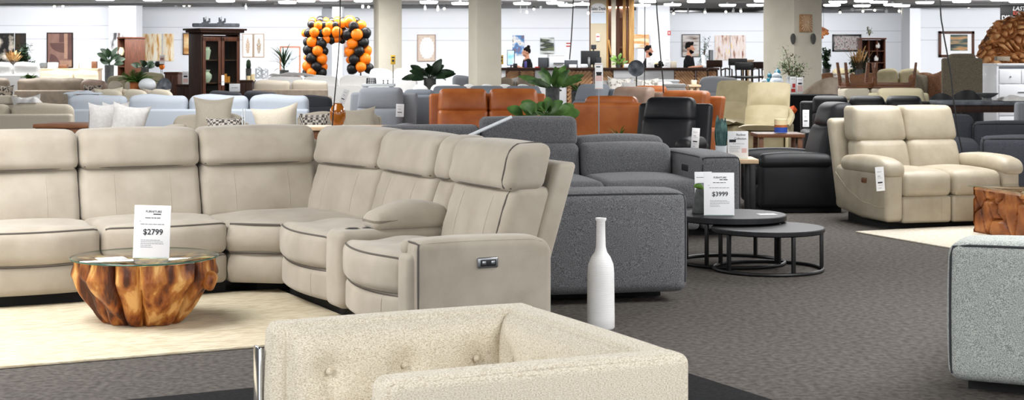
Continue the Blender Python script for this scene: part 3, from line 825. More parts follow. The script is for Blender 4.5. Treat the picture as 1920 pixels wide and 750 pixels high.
rt2 = thing('root_block_table', 'square glass topped table of dark teak offcuts on the pale beige rug', 'coffee table', (4.33, 12.98, 0.013), math.radians(14))
worley_box(5, 0.84, 0.84, 0.375).build('offcut_block', M_root2, rt2, sharp=60)
mb = MB(); mb.rbox((0, 0, 0.383), (0.90, 0.90, 0.012), 0.004, 1); mb.build('glass_top', M_glass, rt2)

# ---------------------------------------------------------------- nesting tables
def nest(label, px, Y, R, h, thick, rz, nl):
    t = thing('nesting_table', label, 'coffee table', (wx(px, Y), Y, 0), rz, 'black nesting tables')
    mb = MB(); mb.lathe([(0, h - thick), (R - 0.012, h - thick), (R, h - thick + 0.008), (R, h - 0.006), (R - 0.006, h), (0, h)], 64); mb.build('table_top', M_blacktop, t)
    mb = MB(); mb.tube([(0.965 * R * math.cos(2 * PI * i / 48), 0.965 * R * math.sin(2 * PI * i / 48), 0.013) for i in range(48)], 0.0125, 8, True); mb.build('ring_base', M_blackmetal, t)
    for i in range(nl):
        a = 2 * PI * i / nl
        mb = MB(); mb.rbox((0.955 * R * math.cos(a), 0.955 * R * math.sin(a), (h - thick + 0.01) / 2), (0.024, 0.024, h - thick - 0.01), 0.003, 1, rot=(0, 0, a)); mb.build('leg', M_blackmetal, t)
    return t
nest('larger round black nesting table holding the price card, overlapping the smaller one', 1372, 11.35, 0.385, 0.35, 0.045, 0.95, 4)
nest('smaller round black nesting table tucked under the larger one', 1440, 10.98, 0.385, 0.297, 0.035, 0.0, 5)

# ---------------------------------------------------------------- tall white vase on the floor
mb = MB()
mb.lathe([(0.0, 0.0), (0.068, 0.0), (0.0745, 0.008), (0.0745, 0.06), (0.073, 0.20), (0.072, 0.30), (0.068, 0.345), (0.052, 0.385), (0.034, 0.41), (0.0265, 0.44), (0.0245, 0.50), (0.0235, 0.575), (0.030, 0.585), (0.030, 0.594), (0.024, 0.595), (0.020, 0.585), (0.019, 0.5), (0, 0.45)], 48)
tag(mb.build('floor_vase', M_vase, loc=(wx(1126.5, 8.60), 8.60, 0)), 'tall white ribbed bottle vase standing on the grey carpet', 'vase')
# ================================================================ generic seating
def recliner(label, px, Y, rz, m, n=1, sw=0.58, aw=0.15, ah=0.60, depth=0.95, bh=1.02, sh=0.46, lean=0.24, arms=(1, 1), name='recliner_sofa', cat='sofa',
             split=0.60, group=None, pipe=None, wing=False, taper=0.06, pad=False, z=0.0, base=True, legs=False):
    """origin under the middle of the front edge; faces -y"""
    t = thing(name, label, cat, (wx(px, Y), Y, z), math.radians(rz), group)
    W = n * sw
    def rb(nm, c, s, rr=0.05, puff=None, mm=(4, 4, 3), warp=None, par=t, mt=m):
        mb = MB(); mb.rbox(c, s, rr, 2, mm, puff, warp); return mb.build(nm, mt, par)
    zs = sh + (bh - sh) * split
    for i in range(n):
        c = -W / 2 + sw * (i + 0.5)
        rb('seat_cushion', (c, depth * 0.38, sh - 0.10), (sw - 0.006, depth * 0.76, 0.20), 0.06, {'z+': 0.03, 'y-': 0.02}, (5, 6, 2))
        rb('footrest_panel', (c, 0.08, 0.165), (sw - 0.008, 0.14, sh - 0.25), 0.035, {'y-': 0.012})
        hb = zs - sh + 0.06
        yb = depth - 0.24
        w = sw - 0.006
        lw = lambda x, y, zz: (x, y + lean * zz, zz)
        rb('backrest', (c, yb, sh - 0.03 + hb / 2), (w, 0.20, hb), 0.06, {'y-': 0.03}, (6, 1, 5), lw)
        hh = bh - zs
        k = taper
        rb('headrest', (c, yb + lean * (hb / 2 + hh / 2) + 0.012, zs + hh / 2 - 0.005), (w, 0.20, hh + 0.02), 0.06, {'y-': 0.035, 'z+': 0.008}, (6, 2, 4),
           lambda x, y, zz: (x * (1 - k * max(0, zz + hh / 2) / hh), y + lean * zz, zz))
    if arms[0] or arms[1]:
        for s, on in ((-1, arms[0]), (1, arms[1])):
            if not on: continue
            xc = s * (W / 2 + aw / 2)
            a = rb('armrest', (xc, depth * 0.44, ah / 2 + 0.02), (aw, depth * 0.86, ah - 0.06), 0.045, {'z+': 0.02, ('x+' if s > 0 else 'x-'): 0.015}, (2, 6, 4))
            if pad: rb('arm_pad', (xc, depth * 0.36, ah - 0.02), (aw + 0.05, depth * 0.72, 0.13), 0.06, {'z+': 0.03}, (2, 6, 2), None, a)
    Wt = W + aw * ((1 if arms[0] else 0) + (1 if arms[1] else 0)) * (0.9 if not wing else 1.0)
    xo = (aw / 2) * ((1 if arms[1] else 0) - (1 if arms[0] else 0)) * 0.9
    bp = rb('back_panel', (xo, depth - 0.085 + lean * 0.0 + 0.03, (bh - 0.06 + 0.08) / 2), (Wt, 0.11, bh - 0.14), 0.04, {'y+': 0.012}, (3, 1, 4), lambda x, y, zz: (x, y + lean * zz, zz))
    if pipe:
        pipe_line([(xo - Wt / 2 + 0.02, depth - 0.03 + lean * (bh * 0.42), bh - 0.09), (xo + Wt / 2 - 0.02, depth - 0.03 + lean * (bh * 0.42), bh - 0.09)], 0.007).build('piping', pipe, bp)
    if base: rb('base', (0, depth * 0.47, 0.05), (W + aw, depth * 0.7, 0.10), 0.01, None, (1, 1, 1), None, t, M_blackbase)
    return t

def loose_sofa(label, px0, px1, Y, rz, m, n=2, fh=0.70, ch=0.88, depth=0.95, aw=0.18, ah=0.60, name='cushion_sofa', cat='sofa', group=None, mc=None, puffy=0.05, arms=True, legm=None):
    """loose cushion sofa; origin under the middle of its rear edge when rz=180 (faces +y, back to the camera)"""
    W = (px1 - px0) * Y / F
    t = thing(name, label, cat, (wx((px0 + px1) / 2, Y), Y, 0), math.radians(rz), group)
    mc = mc or m
    def rb(nm, c, s, rr=0.05, puff=None, mm=(4, 4, 3), warp=None, par=t, mt=m):
        mb = MB(); mb.rbox(c, s, rr, 2, mm, puff, warp); return mb.build(nm, mt, par)
    # local: y from 0 (rear face) to -depth (front) ; faces -y
    rb('back_frame', (0, -0.08, (fh + 0.1) / 2), (W, 0.16, fh - 0.1), 0.035, None, (3, 1, 2))
    rb('seat_base', (0, -depth * 0.52, 0.22), (W - 0.02, depth * 0.94, 0.20), 0.03)
    inner = W - (2 * aw if arms else 0)
    if arms:
        for s in (-1, 1): rb('armrest', (s * (W / 2 - aw / 2), -depth * 0.5, (ah + 0.1) / 2), (aw, depth, ah - 0.1), 0.05, {'z+': 0.015})
    for i in range(n):
        w = inner / n - 0.01; c = -inner / 2 + inner / n * (i + 0.5)
        rb('seat_cushion', (c, -depth * 0.58, 0.40), (w, depth * 0.8, 0.17), 0.06, {'z+': 0.03})
        w2 = (W - 0.02) / n - 0.015; c2 = -(W - 0.02) / 2 + (W - 0.02) / n * (i + 0.5)
        rb('back_cushion', (c2, -0.235, (ch + 0.44) / 2 - puffy * 0.3), (w2, 0.19, ch - 0.44), 0.085, {'z+': puffy, 'y+': 0.03, 'y-': 0.04}, (6, 2, 4),
           lambda x, y, z: (x, y + 0.16 * z, z + 0.012 * math.sin(x * 9)), t, mc)
    for sx in (-1, 1):
        for sy in (0.1, 0.9):
            mb = MB(); mb.lathe([(0.018, 0), (0.026, 0.12)], 10, (sx * (W / 2 - 0.1), -depth * sy, 0)); mb.build('leg', legm or M_darkwood, t)
    return t

PILLOWS = {}
def pillow_mesh(w, h, tk):
    mb = MB()
    def side(s):
        def fn(a, b):
            u, v = 2 * a - 1, 2 * b - 1
            x = w / 2 * u * (1 - 0.16 * (1 - v * v)); z = h / 2 * v * (1 - 0.16 * (1 - u * u))
            th = tk / 2 * ((1 - u * u) * (1 - v * v)) ** 0.5
            wr = 0.006 * math.sin(9 * u + 5 * v) * (1 - u * u) * (1 - v * v)
            return (x, s * (th + wr) + 0.0005 * s, z)
        mb.grid(fn, 14, 14)
    side(1); side(-1); return mb
def pillow(label, px, py_mid, Y, w, h, m, rz=0, tilt=-12, roll=0, tk=0.15, group=None, name='throw_pillow'):
    mb = pillow_mesh(w, h, tk)
    o = mb.build(name, m, loc=(wx(px, Y), Y, wz(py_mid, Y)), rot=(math.radians(tilt), math.radians(roll), math.radians(rz)), sharp=None)
    return tag(o, label, 'cushion', group)

# ================================================================ price cards and tags
def card(label, px0, px1, py0, py1, Y, lines=(), rz=0, name='price_card', cat='sign', seed=1, prints=(), tilt=0.0, foot=True, roll=0, lift=0.0, m=M_paper, group=None, blocks=()):
    """upright printed card, front towards -y; px/py give its outline at distance Y. lines: (text, rel_x, rel_z, rel_height, ink)"""
    w = (px1 - px0) * Y / F; h = (py1 - py0) * Y / F
    zb = wz(py1, Y)
    t = thing(name, label, cat, (wx((px0 + px1) / 2, Y), Y, zb + lift), math.radians(rz), group)
    T = Matrix.Rotation(math.radians(tilt), 4, 'X') @ Matrix.Rotation(math.radians(roll), 4, 'Y')
    mb = MB(); mb.xf = T; mb.rbox((0, 0, h / 2), (w, 0.004, h), 0.0015, 1); mb.build('board', m, t)
    rr = random.Random(seed)
    inks = {}
    for (txt, rx, rz_, rh, ink) in lines:
        inks.setdefault(ink.name, (ink, MB()))
        text_mesh(inks[ink.name][1], txt, rh * h * 1.38, (rx * w, -0.0028, rz_ * h), True, 0.015 if txt.startswith('$') else 0.006)
    for (x0, x1, zz, hh, ink) in prints:
        inks.setdefault(ink.name, (ink, MB()))
        greek(inks[ink.name][1], x0 * w, x1 * w, zz * h, hh * h, -0.0028, rr)
    for (x0, x1, z0, z1, ink) in blocks:
        inks.setdefault(ink.name, (ink, MB()))
        inks[ink.name][1].box(((x0 + x1) / 2 * w, -0.0026, (z0 + z1) / 2 * h), ((x1 - x0) * w, 0.0008, (z1 - z0) * h))
    for ink, b in inks.values():
        b.v = [tuple(T @ Vector(p)) for p in b.v]
        b.build('lettering', ink, t, smooth=False)
    if foot:
        mb = MB(); mb.rbox((0, 0.02, 0.004), (w * 0.9, 0.07, 0.006), 0.002, 1); mb.build('foot', M_glass, t)
    return t

# hero cards
tz = RT[2]
def price_lines(price):
    return [('FURNITURE', 0.03, 0.865, 0.042, M_ink), (price, 0.03, 0.45, 0.108, M_ink)]
pr = [(0.02, 0.28, 0.835, 0.03, M_ink), (-0.2, 0.22, 0.765, 0.022, M_ink), (-0.36, -0.3, 0.70, 0.012, M_inkg), (-0.32, 0.33, 0.645, 0.02, M_inkg),
      (-0.3, 0.26, 0.345, 0.014, M_inkg), (-0.3, 0.34, 0.312, 0.014, M_inkg), (-0.3, 0.33, 0.279, 0.014, M_inkg), (-0.3, 0.0, 0.246, 0.014, M_inkg), (-0.3, 0.03, 0.213, 0.014, M_inkg)]
c1 = card('white price card reading $2799 standing on the round glass table top', 249, 317, 387, 486, 8.62, price_lines('$2799'), 2, prints=pr, tilt=-4, roll=1.5, seed=2)
c1.location.z = tz + 0.001
c2 = card('white price card reading $3999 on the black nesting table', 1320, 1377, 323, 403, 11.22, price_lines('$3999'), -2, prints=pr, tilt=-4, seed=3)
c2.location.z = 0.351
c3 = card('tall white information card standing behind the $3999 card', 1303, 1337, 312, 386, 11.52, [], 12, prints=[(-0.4, 0.1, 0.86, 0.02, M_ink), (-0.35, -0.15, 0.42, 0.02, M_inkg), (-0.35, -0.1, 0.37, 0.02, M_inkg)],
          tilt=-4, seed=4, blocks=((-0.35, 0.3, 0.62, 0.72, M_inkg),))
c3.location.z = 0.351
mb = MB(); mb.box((0, 0, 0.001), (0.15, 0.10, 0.0015)); tag(mb.build('leaflet', M_paper, loc=(-2.16, 8.62, tz), rz=0.5), 'small white card lying flat on the round glass table top', 'card')
mb = MB(); mb.box((0, 0, 0.001), (0.13, 0.09, 0.0015)); tag(mb.build('leaflet', M_paper, loc=(1.80, 11.30, 0.3505), rz=0.2), 'small white card lying flat on the larger black nesting table', 'card')
# stone pot on the nesting table
pt = thing('potted_succulent', 'tapered grey stone pot with a green leaf beside the $3999 card', 'potted plant', (wx(1318, 11.42), 11.42, 0.351))
mb = MB(); mb.lathe([(0.0, 0), (0.075, 0), (0.078, 0.01), (0.052, 0.165), (0.046, 0.17), (0.042, 0.16), (0, 0.15)], 20); mb.build('pot', M_greypot, pt)
mb = MB(); mb.tube([(0, 0, 0.15), (-0.005, 0, 0.175), (-0.02, -0.004, 0.188), (-0.05, -0.008, 0.192), (-0.066, -0.01, 0.188)], [0.012, 0.014, 0.022, 0.018, 0.005], 10); mb.build('leaf', M_leafl, pt)

# ================================================================ mid distance seating, right and centre
recliner('tan leather two seat recliner sofa facing the camera behind the dark grey corner sofa', 920, 20.0, 3, M_tan, 2, 0.66, 0.12, bh=1.05, split=0.52, depth=1.0)
recliner('grey fabric recliner armchair with a price tag on its arm', 686, 20.4, -9, M_greyf, 1, 0.62, 0.16, bh=1.06, sh=0.50, split=0.50, name='recliner_armchair', cat='armchair', taper=0.08)
# blue grey sectional behind the tan sofa
sg = recliner('blue grey fabric recliner sofa row behind the tan leather sofa', 905, 23.8, -3, M_bluegrey, 3, 0.56, 0.14, bh=1.02, split=0.5, depth=1.0, pipe=M_tweedpipe, arms=(0, 0))
recliner('blue grey recliner seen from behind left of the tan leather sofa', 804, 22.5, 172, M_bluegrey, 1, 0.44, 0.02, bh=1.02, depth=0.85, name='recliner_armchair', cat='armchair', lean=0.16, arms=(0, 0))
recliner('blue grey recliner turned sideways right of the tan leather sofa', 1022, 22.8, -58, M_bluegrey, 1, 0.62, 0.14, bh=1.07, depth=0.95, name='recliner_armchair', cat='armchair', lean=0.3)
recliner('mauve taupe leather recliner behind the tan recliner back', 1122, 20.9, -38, M_mauve, 1, 0.62, 0.14, bh=1.06, depth=0.95, name='recliner_armchair', cat='armchair', lean=0.3)
recliner('tan leather recliner turned with its back to the camera beside the black recliner', 1164, 18.3, 168, M_tan, 1, 0.64, 0.10, bh=1.03, depth=0.9, name='recliner_armchair', cat='armchair', lean=0.14, taper=0.10)
recliner('black leather recliner armchair facing the camera', 1216, 15.9, -22, M_black, 1, 0.56, 0.13, bh=1.04, depth=0.92, sh=0.47, name='recliner_armchair', cat='armchair', lean=0.26, taper=0.10, pad=True)
recliner('tan leather recliner half hidden behind the black recliner armchair', 1228, 19.4, -33, M_tan, 1, 0.66, 0.13, bh=1.04, depth=0.95, lean=0.3)
recliner('tan leather headrest of a recliner seen above the other tan recliner back', 1218, 23.2, 176, M_tan, 1, 0.50, 0.06, bh=1.06, depth=0.9, name='recliner_armchair', cat='armchair', lean=0.12)

def sling_chair(label, px, Y, rz, arms=(1,)):
    t = thing('lounge_chair', label, 'armchair', (wx(px, Y), Y, 0), math.radians(rz), 'cream sling lounge chairs')
    prof = [(0.0, 0.47), (0.10, 0.485), (0.30, 0.455), (0.52, 0.43), (0.60, 0.47), (0.70, 0.66), (0.76, 0.74), (0.83, 0.90), (0.88, 1.03), (0.905, 1.07)]
    hw = 0.33
    def shell(sub0, sub1, nm, wid, tk=0.06):
        mb = MB(); pp = prof[sub0:sub1 + 1]; n = len(pp); vs = []; fs = []
        NX = 10
        for s in (0, 1):
            for (y, z) in pp:
                for i in range(NX + 1):
                    u = 2 * i / NX - 1
                    e = (1 - u ** 8) ** 0.5
                    puff = 0.018 * (1 - u * u)
                    off = (tk / 2 * e + puff) * (1 if s == 0 else -1)
                    vs.append((wid * u, y - off * 0.55, z + off * 0.8))
        m = (NX + 1) * n
        for s in (0, 1):
            for j in range(n - 1):
                for i in range(NX):
                    q = [s * m + j * (NX + 1) + i, s * m + j * (NX + 1) + i + 1, s * m + (j + 1) * (NX + 1) + i + 1, s * m + (j + 1) * (NX + 1) + i]
                    fs.append(q if s == 0 else q[::-1])
        for j in (0, n - 1):
            for i in range(NX):
                a = j * (NX + 1) + i; fs.append([a, a + 1, m + a + 1, m + a])
        mb.add(vs, fs); return mb.build(nm, M_creaml, t, sharp=60)
    shell(0, 4, 'seat_cushion', hw); shell(4, 6, 'backrest', hw - 0.005); shell(6, 9, 'headrest', hw - 0.02)
    for s in arms:
        mb = MB(); mb.tube([(s * (hw + 0.03), 0.02, 0.50), (s * (hw + 0.05), 0.10, 0.55), (s * (hw + 0.05), 0.35, 0.60), (s * (hw + 0.03), 0.60, 0.64), (s * (hw - 0.01), 0.74, 0.70)], [0.035, 0.045, 0.045, 0.04, 0.03], 8)
        mb.build('armrest', M_creaml, t)
        mb = MB(); mb.rbox((s * (hw + 0.02), 0.36, 0.30), (0.05, 0.66, 0.42), 0.02, 1, warp=lambda x, y, z: (x, y + 0.1 * z, z)); mb.build('side_panel', M_creaml, t)
    mb = MB(); mb.rbox((0, 0.40, 0.27), (0.60, 0.55, 0.30), 0.04, 1); mb.build('seat_base', M_creaml, t)
    mb = MB(); mb.lathe([(0.0, 0.0), (0.30, 0.0), (0.30, 0.02), (0.05, 0.04), (0.05, 0.13), (0, 0.13)], 24, (0, 0.4, 0)); mb.build('swivel_base', M_blackmetal, t)
    return t
sling_chair('cream leather lounge chair facing the camera beside the black cloth covered table', 1428, 22.6, -16)
sling_chair('cream leather lounge chair mostly hidden behind the tan leather recliner', 1338, 24.6, -30, ())

# black recliner sofa facing left, next to the loveseat
recliner('black leather recliner armchair facing left beside the beige leather loveseat', 1404, 15.4, -86, M_black, 1, 0.60, 0.15, bh=1.02, depth=0.98, sh=0.46, lean=0.26, pad=True, ah=0.50)
recliner('black leather sofa behind the beige leather loveseat', 1640, 18.6, -6, M_black, 3, 0.44, 0.14, bh=0.99, depth=0.95, lean=0.2)
recliner('olive fabric recliner headrest showing behind the black leather sofa', 1708, 21.5, -4, M_olive, 1, 0.66, 0.1, bh=1.03, depth=0.95, name='recliner_armchair', cat='armchair')

# charcoal sectional right of the loveseat
def charcoal():
    t = thing('corner_sofa', 'charcoal navy fabric sofa with thick square arms right of the beige leather loveseat', 'sofa', (wx(1845, 15.6), 15.6, 0), math.radians(-14))
    T = M_navy
    def rb(nm, c, s, rr=0.06, puff=None, mm=(4, 4, 3), warp=None):
        mb = MB(); mb.rbox(c, s, rr, 2, mm, puff, warp); o = mb.build(nm, T, t); LAST[0] = mb; return o
    LAST = [None]
    def edge_pipe(par, hx, hy, hz):
        pm = MB(); pm.tube([LAST[0].surf(q) for q in [(-hx, -hy, -hz * 0.9 + 1.9 * hz * q / 8) for q in range(9)] + [(-hx + 1.9 * hx * q / 10, -hy, hz) for q in range(1, 11)]], 0.008, 6); pm.build('piping', M_blackbase, par)
        pm = MB(); pm.tube([LAST[0].surf((-hx, -hy + 2 * hy * q / 6, hz)) for q in range(7)], 0.008, 6); pm.build('piping', M_blackbase, par)
    a = rb('armrest', (0.50, 0.16, 0.37), (1.05, 0.34, 0.62), 0.06, {'z+': 0.03, 'y-': 0.012})
    edge_pipe(a, 0.525, 0.17, 0.31)
    for k in range(2):
        rb('seat_cushion', (0.40, 0.36 + 0.5 + 0.98 * k, 0.36), (0.95, 0.96, 0.22), 0.06, {'z+': 0.03})
    rb('seat_base', (0.5, 1.3, 0.18), (1.0, 2.0, 0.2), 0.03)
    b = rb('armrest', (0.50, 2.55, 0.40), (1.05, 0.36, 0.66), 0.06, {'z+': 0.03})
    edge_pipe(b, 0.525, 0.18, 0.33)
    for k in range(2): rb('backrest', (0.98, 0.36 + 0.5 + 0.98 * k, 0.62), (0.3, 0.96, 0.34), 0.08, {'z+': 0.02})
    rb('chaise_cushion', (-0.62, 1.95, 0.40), (1.3, 1.1, 0.30), 0.08, {'z+': 0.06}, (6, 5, 3))
    rb('backrest', (-0.70, 2.62, 0.55), (1.4, 0.28, 0.52), 0.08, {'z+': 0.02})
    rb('chaise_base', (-0.6, 1.9, 0.15), (1.3, 1.4, 0.22), 0.03)
charcoal()

# ================================================================ seating on the left, seen from behind
loose_sofa('oatmeal linen sofa back with ruched cushions at the left edge', -230, 132, 19.6, 180, M_oat, 3, 0.77, 0.885, puffy=0.03)
loose_sofa('long pale blue linen sofa seen from behind across the left', 118, 578, 22.6, 180, M_paleblue, 4, 0.735, 0.92, puffy=0.03)
loose_sofa('taupe leather sofa with one long back cushion behind the oatmeal sofa', 26, 158, 34.0, 180, M_taupe, 1, 0.78, 1.02, puffy=0.03)
loose_sofa('taupe leather sofa end cut off at the left edge', -120, 14, 33.4, 180, M_taupe, 1, 0.82, 1.03, puffy=0.03)
loose_sofa('cream cushioned sofa behind the pale blue sofa', 178, 322, 26.8, 180, M_cream, 3, 0.72, 0.90)
loose_sofa('beige sofa with a row of plump cushions behind the cream sofa', 196, 292, 31.0, 180, M_oat, 3, 0.76, 0.98)
loose_sofa('mauve taupe leather sofa behind the spotted cushion', 140, 196, 32.8, 168, M_mauve, 1, 0.80, 0.99)
loose_sofa('olive sofa back behind the large fern', 262, 348, 38.0, 180, M_olive, 2, 0.80, 1.10, puffy=0.03)
loose_sofa('low olive sofa back beside the dark wood wardrobe', 196, 258, 39.0, 180, M_olive, 1, 0.75, 1.0)
loose_sofa('warm grey sofa with two back cushions right of the display cabinet', 472, 614, 35.0, 180, M_taupe, 2, 0.78, 0.96, mc=M_oat, puffy=0.03)
loose_sofa('charcoal fabric sofa back below the display cabinet', 384, 520, 26.4, 180, M_charcoal, 2, 0.72, 0.90, puffy=0.02)
loose_sofa('short charcoal sofa back beside the amber vase', 556, 622, 24.8, 180, M_charcoal, 1, 0.70, 0.865, puffy=0.02)
loose_sofa('long white sofa under the balloon arch', 498, 702, 38.0, 180, M_snow, 3, 0.80, 1.02)
loose_sofa('white sofa covered in bedding in front of the cream pillar', 690, 782, 35.0, 180, M_snow, 2, 1.02, 1.20, puffy=0.05)
loose_sofa('white sofa with cushions behind the blue grey recliner sofa', 770, 872, 27.6, 180, M_snow, 3, 0.86, 0.965)
loose_sofa('grey sofa beside the cream pillar near the big leaf plant', 846, 884, 34.0, 180, M_greyf, 1, 0.85, 1.08, puffy=0.02)
loose_sofa('pale grey sofa with plump cushions behind the tan leather sofa', 862, 1000, 26.8, 180, M_paleblue, 4, 0.80, 0.985, mc=M_snow)
loose_sofa('warm grey sofa in front of the sales desk', 900, 1000, 33.0, 180, M_taupe, 3, 0.75, 1.02)
loose_sofa('white slip covered sofa with patterned cushions in front of the sales desk', 1122, 1264, 31.0, 0, M_snow, 3, 0.80, 0.98)
loose_sofa('pale grey sofa with a large slumped cushion right of the sales desk', 1312, 1388, 32.0, 180, M_greyf, 1, 0.78, 1.06, mc=M_greyf)
loose_sofa('white sofa behind the blue jars beside the square pillar', 1384, 1452, 30.0, 180, M_snow, 2, 0.78, 0.98)
loose_sofa('brown leather sofa with patterned cushions behind the upturned tables', 1528, 1640, 38.0, 0, M_brownl, 3, 0.90, 1.08, mc=M_brownf)
loose_sofa('brown leather sofa with an olive throw near the framed landscape', 1700, 1800, 34.0, -6, M_brownl, 2, 0.95, 1.12, mc=M_brownf)
loose_sofa('cream sofa with yellow throw behind the upturned tables', 1640, 1722, 40.0, 0, M_cream, 2, 0.95, 1.17, mc=M_creaml)
loose_sofa('cream sofa in the back row beside the pampas grass', 1556, 1612, 42.0, 0, M_cream, 2, 0.98, 1.17, mc=M_creaml)
loose_sofa('beige sofa with olive cushions at the far left back row', 88, 182, 42.1, 180, M_cream, 2, 0.90, 1.12)
loose_sofa('white high backed sofa in the far left back row under the pampas grass', -30, 72, 40.6, 180, M_snow, 2, 1.05, 1.33)
loose_sofa('cream armchair with rolled arms under the big beige cushion', 330, 468, 18.4, 0, M_oat, 1, 0.72, 0.80, name='armchair', cat='armchair', aw=0.2, ah=0.70)
loose_sofa('cream armchair behind the row of white pillows', 170, 302, 16.2, 180, M_oat, 1, 0.60, 0.70, name='armchair', cat='armchair', aw=0.2, ah=0.72)
loose_sofa('low oatmeal armchair under the large rectangular pillow', 470, 562, 16.0, 0, M_oat, 1, 0.55, 0.62, name='armchair', cat='armchair', aw=0.1, ah=0.58)
loose_sofa('oatmeal linen sofa with a lumbar pillow beside the amber vase', 560, 716, 18.8, 0, M_oat, 2, 0.78, 0.80)

# ================================================================ tables, cabinets, plants, ornaments
def P3(px, py, Y): return (wx(px, Y), Y, wz(py, Y))
def rect_table(label, px0, px1, py_top, Y, dep, m, mtop=None, tk=0.04, rz=0, apron=0.08, name='side_table', leg=0.05, z=None):
    w = (px1 - px0) * Y / F; h = wz(py_top, Y) if z is None else z
    t = thing(name, label, 'table', (wx((px0 + px1) / 2, Y), Y, 0), math.radians(rz))
    mb = MB(); mb.rbox((0, 0, h - tk / 2), (w, dep, tk), 0.006, 1); mb.build('table_top', mtop or m, t)
    if apron:
        mb = MB(); mb.rbox((0, 0, h - tk - apron / 2), (w - 0.04, dep - 0.04, apron), 0.004, 1); mb.build('apron', m, t)
    for sx in (-1, 1):
        for sy in (-1, 1):
            mb = MB(); mb.rbox((sx * (w / 2 - leg), sy * (dep / 2 - leg), (h - tk) / 2), (leg, leg, h - tk), 0.004, 1); mb.build('leg', m, t)
    return t
rect_table('dark walnut console table behind the beige suede sofa at the left', 80, 206, 231, 17.0, 0.62, M_walnut, rz=-4, apron=0.12)
rect_table('pale topped console table carrying the amber vase', 566, 752, 236, 16.6, 0.50, M_walnut, M_oak, apron=0.14)
rect_table('low wooden side table carrying the blue banded candle', 1413, 1502, 249, 17.6, 0.5, M_walnut, apron=0.0)
rect_table('small wooden side table carrying the plant pot and the recliner card', 1338, 1416, 296, 14.3, 0.42, M_blackmetal, M_oak, apron=0.0)
rect_table('dark dining table with the pedestal bowl near the white dresser', 1752, 1960, 189, 22.6, 0.95, M_darkwood, M_slate, tk=0.05, apron=0.10, name='dining_table', leg=0.07)
rect_table('table draped in black cloth with blue jars and leaflets on it', 1425, 1568, 178, 27.0, 0.9, M_blackmetal, M_blacktop, apron=0.0, name='display_table')
mb = MB(); w = 143 * 27.0 / F; h = wz(178, 27.0)
def cl(u, v):
    x = (u - 0.5) * (w + 0.04); z = h + 0.004 - v * (h - 0.04); return (x, -0.47 - 0.03 * v * (1 + math.sin(u * 60)) , z)
mb.grid(cl, 80, 8); mb.grid(lambda u, v: ((u - 0.5) * (w + 0.04), -0.47 + 0.94 * v, h + 0.004), 4, 4)
tag(mb.build('tablecloth', M_tee, loc=(wx(1496.5, 27.0), 27.0, 0)), 'black cloth hanging down the front of the table with the blue jars', 'tablecloth')
mb = MB(); mb.lathe([(0, 0), (0.08, 0.05), (0, 0.10)], 5, rot=(PI / 2, 0, 0)); 
tag(mb.build('hanging_tag', M_orangetag, loc=P3(1485, 206, 26.45)), 'small orange card pinned to the black tablecloth', 'tag')
# cables etc. come later

# amber vase
mb = MB(); s = 16.5 / F
mb.lathe([(0, 0), (7.5 * s, 0), (11 * s, 4 * s), (14.5 * s, 14 * s), (15 * s, 24 * s), (13 * s, 33 * s), (9 * s, 39 * s), (8 * s, 41 * s), (9 * s, 42.5 * s), (7 * s, 42.5 * s), (6 * s, 39 * s), (0, 30 * s)], 32)
tag(mb.build('amber_vase', M_amber, loc=P3(633, 236, 16.45)), 'glossy amber egg shaped vase on the pale topped console table', 'vase')
# banded candle
cd = thing('banded_candle', 'ivory candle with a blue band on the low wooden side table', 'candle', P3(1464, 248.5, 17.5))
mb = MB(); mb.lathe([(0, 0), (0.072, 0), (0.072, 0.058), (0, 0.058)], 24); mb.build('band', M_blueband, cd)
mb = MB(); mb.lathe([(0, 0.058), (0.0715, 0.058), (0.0715, 0.085), (0, 0.085)], 24); mb.build('middle', M_terra, cd)
mb = MB(); mb.lathe([(0, 0.085), (0.0715, 0.085), (0.070, 0.148), (0, 0.146)], 24); mb.build('wax', M_candle, cd)

